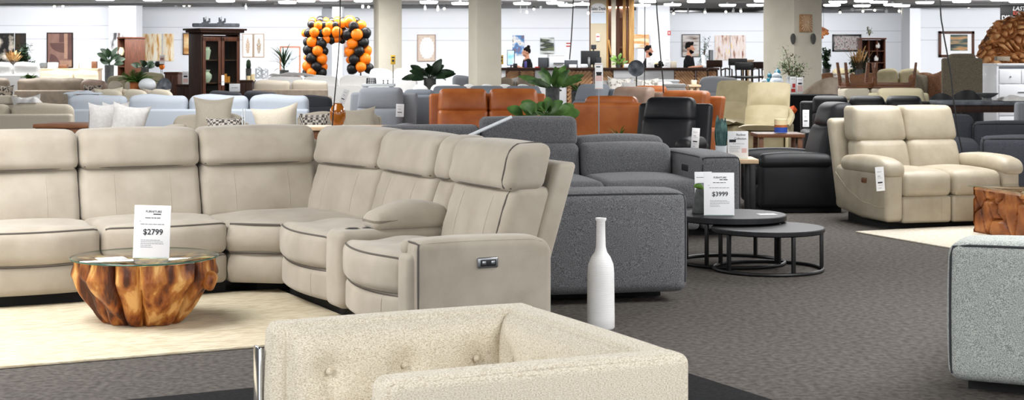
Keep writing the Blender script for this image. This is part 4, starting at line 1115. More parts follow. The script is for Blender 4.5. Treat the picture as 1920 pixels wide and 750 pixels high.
# ---- plants
def foliage(label, px, py0, py1, Y, kind, m, n=30, spread=0.4, pot=None, potr=0.1, poth=0.2, name='potted_plant', seed=1, leafL=0.25, leafW=0.08, stem=True, zs=None):
    """py0 top of the leaves, py1 foot of the pot"""
    h = (py1 - py0) * Y / F; z0 = wz(py1, Y) if zs is None else zs
    tall = pot is not None and zs is None and z0 > 0.3
    t = thing(name, label, 'plant', (wx(px, Y), Y, 0 if zs is None and z0 > 0.02 and (tall or not pot) else z0))
    r_ = random.Random(seed); zb = 0.0
    if tall:
        mb = MB(); zb = z0 + poth * 0.85; h += z0
        mb.lathe([(0, 0), (potr * 0.85, 0), (potr, z0 + poth * 0.92), (potr * 1.04, z0 + poth), (potr * 0.9, z0 + poth), (potr * 0.85, zb), (0, zb)], 20); mb.build('planter', pot, t)
    elif not pot:
        zb = z0; h += z0
        mb = MB(); mb.tube([(0, 0, 0), (0, 0, z0 + 0.02)], 0.012, 8); mb.lathe([(0, 0), (0.1, 0), (0.1, 0.01), (0, 0.012)], 16); mb.build('stem', M_stem, t)
    elif pot:
        mb = MB(); mb.lathe([(0, 0), (potr * 0.75, 0), (potr, poth * 0.92), (potr * 1.04, poth), (potr * 0.9, poth), (potr * 0.85, poth * 0.85), (0, poth * 0.85)], 20); mb.build('pot', pot, t); zb = poth * 0.85
    lv = MB(); st = MB()
    if kind == 'fern':
        for i in range(n):
            a = r_.uniform(0, 2 * PI); el = r_.uniform(0.35, 1.25); L = (h - zb) * r_.uniform(0.75, 1.05) / max(0.6, math.sin(el) + 0.15)
            L = min(L, spread * 1.5)
            d = Vector((math.cos(a) * math.cos(el), math.sin(a) * math.cos(el), math.sin(el)))
            base = Vector((0, 0, zb)); pts = []
            for q in range(7):
                f = q / 6; pts.append(base + d * L * f - Vector((0, 0, 0.35 * L * f * f * math.cos(el))))
            st.tube(pts, 0.004, 4)
            for q in range(1, 14):
                f = q / 14; p = base + d * L * f - Vector((0, 0, 0.35 * L * f * f * math.cos(el)))
                sd = Vector((-math.sin(a), math.cos(a), 0))
                for s_ in (-1, 1): lv.leaf(p, sd * s_ + d * 0.4, leafL * (1 - 0.7 * f), leafW, 0.3, n=2)
    elif kind == 'palm':
        for i in range(n):
            a = r_.uniform(0, 2 * PI); el = r_.uniform(0.2, 1.35); L = r_.uniform(0.75, 1.1) * min((h - zb), spread * 1.3)
            zz = zb + (h - zb) * r_.uniform(0.05, 0.45)
            lv.leaf((0.02 * math.cos(a), 0.02 * math.sin(a), zz), (math.cos(a) * math.cos(el), math.sin(a) * math.cos(el), math.sin(el)), L, leafW, 0.35, n=6)
        st.tube([(0, 0, zb * 0.8), (0, 0, zb + (h - zb) * 0.5)], 0.012, 6)
    elif kind == 'broad':
        for i in range(n):
            a = 2 * PI * i * 0.618 + r_.uniform(-0.3, 0.3); f = (i + 0.5) / n
            rr_ = spread * 0.5 * r_.uniform(0.15, 0.8) * (1.15 - 0.6 * f); zz = zb + (h - zb - leafL * 0.75) * (0.08 + 0.9 * f)
            base = Vector((rr_ * math.cos(a), rr_ * math.sin(a), zz)); el = r_.uniform(-0.1, 0.7) + 0.7 * f ** 2
            st.tube([(0, 0, zb - 0.02), (0.35 * base.x, 0.35 * base.y, zb + (zz - zb) * 0.6), tuple(base)], 0.006, 5)
            up_ = Vector((r_.uniform(-0.5, 0.5), -0.9, 0.7))
            lv.leaf(base, (math.cos(a) * math.cos(el), math.sin(a) * math.cos(el), math.sin(el)), leafL * r_.uniform(0.8, 1.1), leafW, 0.2, n=6, up=tuple(up_))
    elif kind == 'tree':
        tips = []
        for i in range(9):
            a = 2 * PI * i / 9 + r_.uniform(-0.3, 0.3); top = h * r_.uniform(0.55, 1.0); R_ = spread * r_.uniform(0.5, 1.0) * (1.25 - 0.5 * top / h)
            pts = [(0, 0, zb * 0.8), (0.15 * R_ * math.cos(a), 0.15 * R_ * math.sin(a), zb + 0.2 * (top - zb)), (0.6 * R_ * math.cos(a), 0.6 * R_ * math.sin(a), zb + 0.65 * (top - zb)), (R_ * math.cos(a), R_ * math.sin(a), top * 0.97)]
            st.tube(pts, [0.012, 0.009, 0.006, 0.003], 5)
            for q in range(n):
                f = r_.uniform(0.25, 1.0); k = 0 if f < 0.33 else (1 if f < 0.7 else 2)
                p = Vector(pts[1]).lerp(Vector(pts[2]), min(1, f / 0.6)) if f < 0.6 else Vector(pts[2]).lerp(Vector(pts[3]), (f - 0.6) / 0.4)
                p += Vector((r_.gauss(0, 0.05), r_.gauss(0, 0.05), r_.gauss(0, 0.045))) * (spread / 0.35)
                lv.leaf(p, (r_.gauss(0, 1), r_.gauss(0, 1), r_.gauss(0.5, 0.8)), leafL * r_.uniform(0.7, 1.2), leafW, 0.2, n=2)
    elif kind == 'snake':
        for i in range(n):
            a = 2 * PI * i / n; 
            lv.leaf((0.03 * math.cos(a), 0.03 * math.sin(a), zb * 0.95), (0.12 * math.cos(a), 0.12 * math.sin(a), 1), (h - zb) * r_.uniform(0.7, 1.0), leafW, 0.05, n=6, up=(math.cos(a), math.sin(a), 0.1))
    elif kind == 'grass':
        for i in range(n):
            a = r_.uniform(0, 2 * PI); el = r_.uniform(1.0, 1.5); L = (h - zb) * r_.uniform(0.8, 1.05)
            d = (math.cos(a) * math.cos(el), math.sin(a) * math.cos(el), math.sin(el))
            st.tube([(0, 0, zb * 0.9), (d[0] * L * 0.6, d[1] * L * 0.6, zb * 0.9 + d[2] * L * 0.6)], 0.004, 4)
            lv.leaf((d[0] * L * 0.5, d[1] * L * 0.5, zb * 0.9 + d[2] * L * 0.5), d, L * 0.5, leafW, 0.15, n=5)
    elif kind == 'cactus':
        lv.lathe([(0, zb), (0.05, zb), (0.062, zb + 0.4 * (h - zb)), (0.05, zb + 0.85 * (h - zb)), (0, h)], 12)
    if st.v and stem: st.build('stem', M_stem if kind in ('tree', 'grass') else m, t)
    if lv.v:
        o = lv.build('foliage', m, t, sharp=None)
    return t
foliage('leafy green fern in a terracotta pot behind the cream cushions', 254, 122, 168, 29.5, 'fern', M_fern, 40, 0.42, M_terra, 0.10, 0.14, seed=2, leafL=0.10, leafW=0.035, name='potted_fern')
foliage('fiddle leaf plant in front of the white wall left of the dark wardrobe', 205, 88, 132, 41.6, 'broad', M_leafd, 16, 0.42, M_greypot, 0.12, 0.14, seed=3, leafL=0.26, leafW=0.17)
foliage('broad green plant in front of the forest pictures', 272, 112, 132, 41.0, 'broad', M_leafd, 12, 0.5, M_greypot, 0.10, 0.08, seed=4, leafL=0.22, leafW=0.15)
foliage('spiky palm in front of the leaning copper framed mirror', 533, 92, 140, 41.5, 'palm', M_leafd, 46, 0.42, M_greypot, 0.12, 0.12, seed=5, leafW=0.035, name='potted_palm')
foliage('small columnar cactus beside the display cabinet', 466, 111, 136, 40.0, 'cactus', M_leafd, pot=M_greypot, potr=0.07, poth=0.1, seed=6, name='potted_cactus')
foliage('dried pampas grass plume arrangement at the far left', 25, 84, 130, 42.1, 'grass', M_straw, 26, 0.3, M_greypot, 0.1, 0.16, seed=7, leafW=0.07, name='pampas_grass')
foliage('dark leafy plant behind the pampas grass at the far left', 45, 78, 128, 42.6, 'tree', M_leafd, 50, 0.28, M_greypot, 0.1, 0.12, seed=8, leafL=0.10, leafW=0.06)
foliage('row of short green plants behind the taupe sofa', 56, 133, 150, 37.0, 'fern', M_fern, 22, 0.32, M_greypot, 0.08, 0.05, seed=9, leafL=0.09, leafW=0.03)
foliage('big leaf plant with upright leaves in front of the white wall', 806, 112, 158, 31.0, 'broad', M_leafd, 22, 0.55, M_greypot, 0.12, 0.12, seed=10, leafL=0.36, leafW=0.17)
foliage('large leaved plant in front of the sales desk', 1036, 124, 176, 27.0, 'broad', M_leaf, 15, 0.55, M_greypot, 0.12, 0.12, seed=11, leafL=0.44, leafW=0.16)
foliage('bushy green plant right of the large leaved plant before the sales desk', 1082, 150, 176, 27.5, 'fern', M_leaf, 22, 0.30, M_greypot, 0.1, 0.06, seed=12, leafL=0.09, leafW=0.03)
foliage('trailing monstera plant rising behind the dark grey corner sofa', 1022, 184, 228, 15.4, 'broad', M_leaf, 26, 0.62, M_greypot, 0.10, 0.05, seed=13, leafL=0.15, leafW=0.13, name='monstera_plant')
foliage('blue green snake plant in a white pot behind the dark grey corner sofa', 1352, 208, 286, 14.0, 'snake', M_bluegreen, 9, 0.1, M_plasticw, 0.05, 0.06, seed=14, leafW=0.055, name='snake_plant')
foliage('spray of green leaves at the foot of the tan recliner back', 1160, 240, 262, 15.0, 'palm', M_leaf, 22, 0.2, None, seed=15, leafW=0.016)
foliage('slender leafy olive tree in front of the cream square pillar', 1484, 72, 160, 28.0, 'tree', M_sage, 62, 0.36, M_plasticw, 0.09, 0.16, seed=16, leafL=0.060, leafW=0.026, name='olive_tree')
foliage('small green plant on the sales desk beside the timber frame', 1159, 100, 127, 41.6, 'broad', M_leafl, 14, 0.3, M_greypot, 0.07, 0.08, seed=17, leafL=0.16, leafW=0.08, zs=wz(127, 41.5))
foliage('leafy shrub with pampas grass in front of the dark bookcase', 1610, 88, 136, 40.0, 'tree', M_leafd, 80, 0.34, M_greypot, 0.1, 0.1, seed=18, leafL=0.10, leafW=0.06)
foliage('tall dried pampas grass in front of the dark bookcase', 1612, 74, 138, 38.9, 'grass', M_straw, 16, 0.2, M_greypot, 0.08, 0.1, seed=19, leafW=0.05, name='pampas_grass')
foliage('tall narrow green plant hanging beside the square pillar', 1549, 74, 136, 41.0, 'tree', M_leafd, 60, 0.12, M_greypot, 0.1, 0.1, seed=20, leafL=0.09, leafW=0.06)
foliage('small bright green plant left of the driftwood dome', 1858, 60, 96, 33.2, 'tree', M_leafl, 30, 0.10, None, seed=21, leafL=0.08, leafW=0.05)
foliage('thin budding branches on the shelf top of the dark bookcase', 1630, 54, 76, 42.6, 'tree', M_sage, 4, 0.14, M_plasticw, 0.05, 0.06, seed=22, leafL=0.06, leafW=0.05, name='branch_vase', zs=2.001)
foliage('blue flowering stems behind the standing man at the sales desk', 1320, 66, 112, 46.0, 'tree', M_bluegreen, 14, 0.26, M_plasticw, 0.08, 0.14, seed=23, leafL=0.08, leafW=0.04, name='flower_vase')

# ---- dark wardrobe bookcase (left)
def bookcase(label, px, Y, w, d, h, rz, shelves, cols=1, door=False, name='bookcase', m=M_darkwood):
    t = thing(name, label, 'bookcase', (wx(px, Y), Y, 0), math.radians(rz))
    mb = MB()
    for s in (-1, 1): mb.rbox((s * (w / 2 - 0.015), 0, h / 2), (0.03, d, h), 0.003, 1)
    mb.rbox((0, 0, h - 0.02), (w + 0.04, d + 0.03, 0.04), 0.004, 1); mb.rbox((0, 0, 0.05), (w - 0.06, d, 0.1), 0.004, 1); mb.box((0, d / 2 - 0.01, h / 2), (w - 0.06, 0.015, h - 0.1))
    for c in range(1, cols): mb.box((-w / 2 + w * c / cols, 0, h / 2), (0.025, d - 0.02, h - 0.1))
    mb.build('carcass', m, t)
    for k in range(1, shelves):
        mb = MB(); mb.rbox((0, 0, 0.1 + (h - 0.14) * k / shelves), (w - 0.06, d - 0.03, 0.025), 0.003, 1); mb.build('shelf', m, t)
    return t
bk = bookcase('tall dark wood bookcase with open shelves and closed side standing left', 246, 43.0, 0.62, 0.55, 2.03, -58, 5, m=M_redwood)
bookcase('dark wood bookcase with open compartments behind the upturned tables', 1634, 42.6, 0.66, 0.36, 2.0, 3, 6, 3, m=M_redwood)
for q, (px, py, lb) in enumerate(((1646, 86, 'small white figure on the upper shelf of the dark bookcase'), (1643, 110, 'small white vase on the middle shelf of the dark bookcase'))):
    mb = MB(); mb.lathe([(0, 0), (0.05, 0), (0.06, 0.07), (0.03, 0.12), (0.035, 0.14), (0, 0.13)], 14)
    tag(mb.build('small_vase', M_white, loc=P3(px, py + 4, 42.48)), lb, 'vase')
mb = MB(); mb.lathe([(0, 0), (0.06, 0), (0.09, 0.10), (0.05, 0.2), (0.06, 0.22), (0, 0.2)], 14)
tag(mb.build('small_vase', M_candle, loc=P3(228, 104, 42.75)), 'ivory vase on the open shelf of the tall dark bookcase', 'vase')

# ---- glazed display cabinet with ship ornament
dc = thing('display_cabinet', 'tall dark wood cabinet with two glazed doors and a pediment', 'cabinet', (wx(402, 29.5), 29.5, 0), math.radians(44))
cw, cd_, ch_ = 0.84, 0.42, 1.93
mb = MB()
for s in (-1, 1): mb.rbox((s * (cw / 2 - 0.02), 0, ch_ / 2), (0.04, cd_, ch_), 0.004, 1)
mb.rbox((0, 0, ch_ - 0.02), (cw, cd_, 0.04), 0.004, 1); mb.rbox((0, 0, 0.09), (cw, cd_, 0.18), 0.004, 1); mb.box((0, cd_ / 2 - 0.01, ch_ / 2), (cw - 0.04, 0.015, ch_ - 0.1))
mb.build('carcass', M_darkwood, dc)
mb = MB(); mb.rbox((0, -0.02, ch_ + 0.02), (cw + 0.10, cd_ + 0.10, 0.05), 0.008, 1); mb.rbox((0, -0.02, ch_ + 0.055), (cw + 0.18, cd_ + 0.16, 0.035), 0.008, 1); mb.build('cornice', M_darkwood, dc)
for s in (-1, 1):
    dr = MB(); x0 = s * (cw / 4 - 0.008); w = cw / 2 - 0.03
    for e in (-1, 1): dr.rbox((x0 + e * (w / 2 - 0.03), -cd_ / 2 - 0.012, ch_ / 2 + 0.06), (0.06, 0.024, ch_ - 0.3), 0.004, 1)
    for zz in (0.25, ch_ - 0.12): dr.rbox((x0, -cd_ / 2 - 0.012, zz), (w, 0.024, 0.08), 0.004, 1)
    d_o = dr.build('door', M_redwood, dc)
    g = MB(); g.box((x0, -cd_ / 2 - 0.010, ch_ / 2 + 0.06), (w - 0.11, 0.004, ch_ - 0.44)); g.build('glass_pane', M_glass, d_o)
    g = MB(); g.ball((x0 - s * (w / 2 - 0.03), -cd_ / 2 - 0.035, 1.0), 0.014, 8, 6); g.build('knob', M_blackmetal, d_o)
for zz in (0.62, 1.0, 1.42):
    mb = MB(); mb.rbox((0, 0.01, zz), (cw - 0.09, cd_ - 0.06, 0.02), 0.003, 1); mb.build('shelf', M_redwood, dc)
Mdc = Matrix.Translation(dc.location) @ Matrix.Rotation(math.radians(44), 4, 'Z')
def in_dc(x, y, z): v = Mdc @ Vector((x, y, z)); return (v.x, v.y, v.z)
mb = MB(); mb.lathe([(0, 0), (0.05, 0), (0.055, 0.02), (0.085, 0.17), (0.06, 0.21), (0.07, 0.235), (0, 0.22)], 18)
tag(mb.build('cabinet_vase', M_cream, loc=in_dc(-0.20, -0.04, 1.431)), 'tall cream vase on the upper shelf of the display cabinet', 'vase')
mb = MB(); mb.lathe([(0, 0), (0.05, 0), (0.10, 0.08), (0.10, 0.14), (0.05, 0.19), (0.075, 0.235), (0, 0.22)], 18)
tag(mb.build('cabinet_vase', M_cream, loc=in_dc(-0.20, -0.04, 1.011)), 'round bellied cream vase on the middle shelf of the display cabinet', 'vase')
for q, (x, hh) in enumerate(((0.13, 0.10), (0.20, 0.16), (0.27, 0.11))):
    mb = MB(); mb.lathe([(0, 0), (0.036, 0), (0.036, hh), (0, hh - 0.01)], 14)
    tag(mb.build('pillar_candle', M_orangewax, loc=in_dc(x, -0.05, 1.011)), ('short orange candle left in the display cabinet', 'tallest orange candle in the middle inside the display cabinet', 'orange candle right in the display cabinet')[q], 'candle', 'orange candles in the display cabinet')
sh = thing('model_ship', 'long dark grey model ship lying on top of the display cabinet', 'ornament', in_dc(0.0, -0.05, ch_ + 0.073), math.radians(12))
mb = MB(); mb.rbox((0, 0, 0.045), (0.86, 0.12, 0.07), 0.02, 1, warp=lambda x, y, z: (x, y * (1 - 0.7 * abs(x) / 0.45), z + 0.02 * (x / 0.43) ** 2)); mb.build('hull', M_slate, sh)
for x in (-0.18, 0.10):
    mb = MB()
    for q in range(6): mb.box((x + 0.025 * (q - 2.5), 0, 0.09 + 0.02 * ((q * 7) % 4)), (0.03, 0.05, 0.05 + 0.03 * ((q * 5) % 3)))
    mb.tube([(x, 0, 0.08), (x, 0, 0.22)], 0.005, 5); mb.build('deckhouse', M_slate, sh)
card('white price card at the foot of the display cabinet glass', 430, 450, 157, 172, 26.65, prints=[(-0.3, 0.3, 0.5, 0.1, M_inkg)], rz=4, seed=8)
hangtag = lambda label, px0, px1, py0, py1, Y, rz=0, roll=0, seed=1, lines=(): card(label, px0, px1, py0, py1, Y, lines, rz, 'hanging_tag', 'tag', seed, [(-0.3, 0.2, 0.8, 0.03, M_inkg), (-0.25, 0.15, 0.62, 0.03, M_ink), (-0.25, 0.25, 0.55, 0.02, M_inkg), (-0.25, 0.3, 0.24, 0.02, M_inkg), (-0.25, 0.1, 0.12, 0.03, M_inkg)], 0, False, roll, blocks=((-0.3, 0.25, 0.32, 0.38, M_ink),))
hangtag('white tag hanging from the doors of the display cabinet', 415, 421, 141, 160, 28.95, 40, 0, 9)
hangtag('white price tag hanging over the left arm of the beige leather loveseat', 1643, 1660, 313, 358, 13.38, 10, -4, 10)
hangtag('white tag on the arm of the grey fabric recliner armchair', 742, 757, 195, 219, 20.6, 0, 2, 11)
hangtag('white tag standing between the black recliner armchair and the dark grey corner sofa', 1295, 1310, 240, 279, 14.6, 6, 4, 12)
hangtag('white tag slanting behind the amber vase', 634, 645, 166, 195, 19.6, 0, 22, 13)
hangtag('white tag on the back of the black recliner sofa', 1505, 1517, 206, 238, 16.6, 0, 0, 14)
card('white card about the recliner collection on the small wooden side table', 1364, 1403, 246, 298, 14.15, [('Recliner', 0.15, 0.84, 0.075, M_ink), ('Collection', 0.12, 0.70, 0.075, M_ink)], 2, seed=15,
     prints=[(-0.25, 0.3, 0.55, 0.022, M_inkg), (-0.4, 0.1, 0.44, 0.02, M_inkg), (-0.4, 0.1, 0.38, 0.02, M_inkg), (-0.4, 0.0, 0.32, 0.02, M_inkg), (-0.4, 0.05, 0.26, 0.02, M_inkg)], blocks=((-0.42, -0.1, 0.60, 0.70, M_ink), (0.18, 0.42, 0.22, 0.38, M_pink)))
card('pale leaflet with a red chair picture standing on the black cloth covered table', 1481, 1493, 144, 176, 26.8, prints=[(-0.3, 0.3, 0.88, 0.04, M_inkg)], seed=16, blocks=((-0.3, 0.35, 0.1, 0.30, M_red), (-0.1, 0.35, 0.36, 0.60, M_red)))
card('pink leaflet standing right of the red chair leaflet on the black table', 1494, 1506, 145, 175, 26.85, prints=[(-0.3, 0.3, 0.85, 0.04, M_ink)], seed=17, blocks=((-0.4, 0.4, 0.1, 0.5, M_pink), (-0.3, 0.3, 0.56, 0.66, M_ink)))
card('red and white sale card on the wooden cabinet left of the display cabinet', 342, 354, 134, 158, 33.4, prints=[(-0.4, 0.4, 0.8, 0.05, M_inkg)], seed=18, blocks=((-0.4, 0.4, 0.12, 0.45, M_pink), (-0.3, 0.3, 0.55, 0.68, M_ink)))
card('red and white sale card behind the olive sofa', 299, 309, 103, 120, 39.5, seed=19, blocks=((-0.4, 0.4, 0.3, 0.8, M_pink), (-0.3, 0.3, 0.5, 0.6, M_inkg)), foot=False)
cp_ = bpy.data.objects['price_card.008'] if 'price_card.008' in bpy.data.objects else None
if cp_:
    mb = MB(); mb.tube([(0, 0.006, 0.1), (0, 0.006, 0.012 - cp_.location.z)], 0.006, 6); mb.lathe([(0, 0), (0.1, 0), (0.1, 0.012), (0, 0.012)], 16, (0, 0.006, -cp_.location.z)); mb.build('stand', M_blackmetal, cp_)
# tall sale sign on a pole
ss = thing('sale_sign', 'tall narrow white and red sale sign on a thin pole beside the tan recliner back', 'sign', (wx(1123, 16.4), 16.4, 0))
zt, zb_ = wz(118, 16.4), wz(167, 16.4); hw_ = 15 * 16.4 / F
mb = MB(); mb.rbox((0, 0, (zt + zb_) / 2), (hw_, 0.006, zt - zb_), 0.002, 1); mb.build('board', M_paper, ss)
mb = MB()
for f in (0.02, 0.95): mb.box((0, -0.0038, zb_ + (zt - zb_) * f), (hw_ * 0.9, 0.001, 0.008))
mb.box((0, -0.0038, zb_ + (zt - zb_) * 0.42), (hw_ * 0.8, 0.001, 0.06)); mb.build('red_band', M_pink, ss)
mb = MB(); greek(mb, -hw_ * 0.35, hw_ * 0.35, zb_ + (zt - zb_) * 0.85, 0.018, -0.0036, random.Random(3)); greek(mb, -hw_ * 0.35, hw_ * 0.35, zb_ + (zt - zb_) * 0.62, 0.03, -0.0036, random.Random(4)); mb.box((0, -0.0038, zb_ + (zt - zb_) * 0.57), (hw_ * 0.6, 0.001, 0.03)); mb.build('lettering', M_ink, ss)
mb = MB(); mb.tube([(0, 0.008, 0.01), (0, 0.008, zt + 0.01)], 0.006, 8); mb.build('pole', M_silver, ss)
mb = MB(); mb.lathe([(0, 0), (0.11, 0), (0.11, 0.008), (0, 0.012)], 20); mb.build('foot', M_blackmetal, ss)
mb = MB(); mb.rbox((0, 0.004, zt + 0.03), (0.05, 0.02, 0.06), 0.006, 1); mb.build('clip', M_plasticg, ss)
# slim white lamp arm
lm = thing('arm_lamp', 'slim white floor lamp whose straight arm slants up between the beige and grey sofas', 'lamp', (wx(880, 10.75), 10.75, 0))
zA, zB = wz(257, 10.75), wz(219, 10.75); xB = (960 - 880) * 10.75 / F
mb = MB(); mb.tube([(-0.02, 0, zA), (xB, 0, zB)], 0.012, 10); mb.build('lamp_arm', M_plasticw, lm)
mb = MB(); mb.tube([(0, 0.0, 0.0), (0, 0, zA + 0.0)], 0.011, 10); mb.build('pole', M_plasticw, lm)
mb = MB(); mb.lathe([(0, 0), (0.13, 0), (0.13, 0.015), (0, 0.02)], 24); mb.build('foot', M_plasticw, lm)

# glass topped clear stand left of the pillow
cs = thing('acrylic_stand', 'narrow clear and white stand right of the big beige square cushion', 'stand', (wx(457, 17.2), 17.2, 0))
mb = MB()
for s in (-1, 1): mb.rbox((s * 0.014, 0, wz(204, 17.2) / 2), (0.008, 0.03, wz(204, 17.2)), 0.003, 1)
mb.build('post', M_plasticw, cs); mb = MB(); mb.rbox((0, 0, 0.01), (0.2, 0.2, 0.02), 0.004, 1); mb.build('foot', M_plasticw, cs)

# pedestal bowl
mb = MB(); mb.lathe([(0, 0), (0.07, 0), (0.06, 0.02), (0.055, 0.04), (0.10, 0.06), (0.155, 0.10), (0.158, 0.105), (0.15, 0.105), (0.09, 0.075), (0, 0.065)], 32)
tag(mb.build('pedestal_bowl', M_greypot, loc=P3(1851, 188.5, 22.4)), 'grey stone pedestal bowl on the dark dining table', 'bowl')
# jars
def jar(label, px, py, Y, w, h, m):
    t = thing('ginger_jar', label, 'jar', P3(px, py, Y)); 
    mb = MB(); mb.lathe([(0, 0), (w * 0.30, 0), (w * 0.34, h * 0.05), (w * 0.48, h * 0.35), (w * 0.5, h * 0.52), (w * 0.40, h * 0.68), (w * 0.26, h * 0.74), (w * 0.27, h * 0.78), (0, h * 0.78)], 22); mb.build('body', m, t)
    mb = MB(); mb.lathe([(0, h * 0.78), (w * 0.33, h * 0.78), (w * 0.30, h * 0.86), (w * 0.12, h * 0.92), (w * 0.05, h * 0.94), (w * 0.06, h * 0.98), (0, h)], 22); mb.build('lid', m, t)
jar('small pale blue lidded jar left of the large jar on the black table', 1433, 178, 26.9, 0.15, 0.29, M_jar)
jar('large pale blue lidded jar on the black table', 1456, 178, 26.8, 0.24, 0.40, M_jar)
jar('dark teal bottle jar left of the olive tree', 1443, 178, 27.25, 0.13, 0.40, M_teal)
jar('teal jar behind the large pale blue jar', 1458, 178, 27.2, 0.17, 0.47, M_teal)
# driftwood dome, white dresser
dome = thing('driftwood_dome', 'large round wall of interlocking driftwood pieces rising behind the white dresser', 'sculpture', (wx(1922, 31.6), 31.6, 0))
rr = random.Random(9); R_ = 88 * 31.6 / F; zc = wz(112, 31.6)
import numpy as np
seeds = []
while len(seeds) < 150:
    x_, z_ = rr.uniform(-R_, R_), rr.uniform(-R_, R_)
    if x_ * x_ + z_ * z_ < R_ * R_ * 1.1: seeds.append((x_, z_, rr.uniform(0, PI), rr.uniform(1.4, 3.2), rr.uniform(-0.05, 0.05)))
SD = np.array(seeds)
mb = MB(); NA, NR = 240, 96
def dome_pt(u, v):
    a = 2 * PI * u; q = R_ * v * (1 + 0.025 * math.sin(9 * a) + 0.02 * math.sin(23 * a + 1))
    x_, z_ = q * math.cos(a), q * math.sin(a)
    dx, dz_ = x_ - SD[:, 0], z_ - SD[:, 1]; cs_, sn = np.cos(SD[:, 2]), np.sin(SD[:, 2])
    d_ = np.hypot((dx * cs_ + dz_ * sn) / SD[:, 3], -dx * sn + dz_ * cs_)
    i_ = np.argsort(d_)[:2]; g = d_[i_[1]] - d_[i_[0]]
    y_ = -0.32 * math.sqrt(max(0, 1 - min(1, v) ** 2)) - SD[i_[0], 4] * (1 - v ** 6) + (0.13 * max(0, 1 - g / 0.024) ** 0.8 if g < 0.024 else -0.02 * min(1, (g - 0.024) / 0.03))
    return (x_, y_, zc + z_)
mb.grid(dome_pt, NA, NR, True)
mb.build('driftwood_pieces', mat('driftwood', (150, 92, 48), (226, 174, 118), 0.55, 4.5, 2, 0.36, 0.66, 0.3, 30, extra=[(0.5, (190, 130, 78))]), dome, sharp=50)
mb = MB(); mb.lathe([(0, -0.02), (R_ * 0.94, -0.02), (R_ * 0.98, 0.03), (R_ * 0.9, 0.10), (0, 0.12)], 48, (0, 0, zc), rot=(-PI / 2, 0, 0)); mb.build('backing_disc', M_pined, dome)
mb = MB(); mb.rbox((0, 0.05, (zc - R_) / 2 + 0.15), (0.5, 0.4, zc - R_ + 0.3), 0.01, 1); mb.build('plinth', M_pined, dome)
ds = thing('chest_of_drawers', 'glossy white chest of drawers standing before the driftwood dome', 'dresser', (wx(1893, 29.6), 29.6, 0), math.radians(14))
dw, dd, dh = 0.98, 0.75, 1.36
mb = MB(); mb.rbox((0, 0, dh / 2 + 0.03), (dw, dd, dh - 0.06), 0.008, 1); mb.build('carcass', M_lacq, ds)
mb = MB(); mb.rbox((0, -0.01, dh - 0.012), (dw + 0.02, dd + 0.03, 0.03), 0.005, 1); mb.build('top_panel', M_lacq, ds)
mb = MB(); mb.box((0, -dd / 2 - 0.002, dh - 0.07), (dw - 0.08, 0.006, 0.05)); mb.build('mirror_strip', M_mirror, ds)
def drawer(x, z, w, h, kn):
    mb = MB(); mb.rbox((x, -dd / 2 - 0.012, z), (w, 0.024, h), 0.006, 1); o = mb.build('drawer', M_lacq, ds)
    mb = MB()
    if kn: mb.ball((x, -dd / 2 - 0.035, z), 0.018, 10, 8)
    else: mb.rbox((x, -dd / 2 - 0.035, z), (0.15, 0.014, 0.018), 0.004, 1)
    mb.build('knob' if kn else 'handle', M_silver, o)
for s in (-1, 1): drawer(s * 0.225, dh - 0.235, 0.435, 0.25, True)
for q in range(3): drawer(0, dh - 0.52 - 0.29 * q, 0.89, 0.27, False)
mb = MB(); mb.rbox((0, 0, 0.04), (0.24, 0.18, 0.08), 0.006, 1)
tag(mb.build('storage_box', M_taupe, loc=P3(1879, 114, 29.5)), 'small taupe box on top of the white chest of drawers', 'box')
mb = MB(); mb.rbox((0, 0, 0.12), (0.22, 0.2, 0.24), 0.01, 1); tag(mb.build('wooden_crate', M_walnut, loc=(wx(1874, 24.5), 24.5, wz(222, 24.5))), 'small reddish wooden crate under the dark dining table', 'crate')
o = bpy.data.objects['wooden_crate']; o.scale = (1, 1, 1); o.location.z = 0
hb = recliner('taupe speckled high back armchair seen from behind beside the white dresser', 1804, 26.4, 164, M_speck, 1, 0.46, 0.10, bh=1.52, sh=0.5, depth=0.7, lean=0.1, name='high_back_armchair', cat='armchair', split=0.6)
# channel back chair at the right edge
cc = thing('channel_chair', 'pale grey channel backed dining chair cut off at the right edge', 'chair', (wx(1922, 21.3), 21.3, 0), math.radians(196))
for i in range(5):
    mb = MB(); a = (i - 2) * 0.36; mb.rbox((0.27 * math.sin(a), 0.27 - 0.27 * math.cos(a) + 0.05, 0.66), (0.115, 0.09, 0.44), 0.04, 2, (2, 1, 3), {'y-': 0.01}, rot=(0, 0, a)); mb.build('back_channel', M_greyf, cc)
mb = MB(); mb.rbox((0, -0.2, 0.43), (0.50, 0.48, 0.12), 0.05, 2, (4, 4, 1), {'z+': 0.02}); mb.build('seat', M_greyf, cc)
for sx in (-1, 1):
    for sy in (0.02, -0.4):
        mb = MB(); mb.tube([(sx * 0.2, sy, 0.0), (sx * 0.18, sy, 0.38)], [0.012, 0.018], 8); mb.build('leg', M_blackmetal, cc)
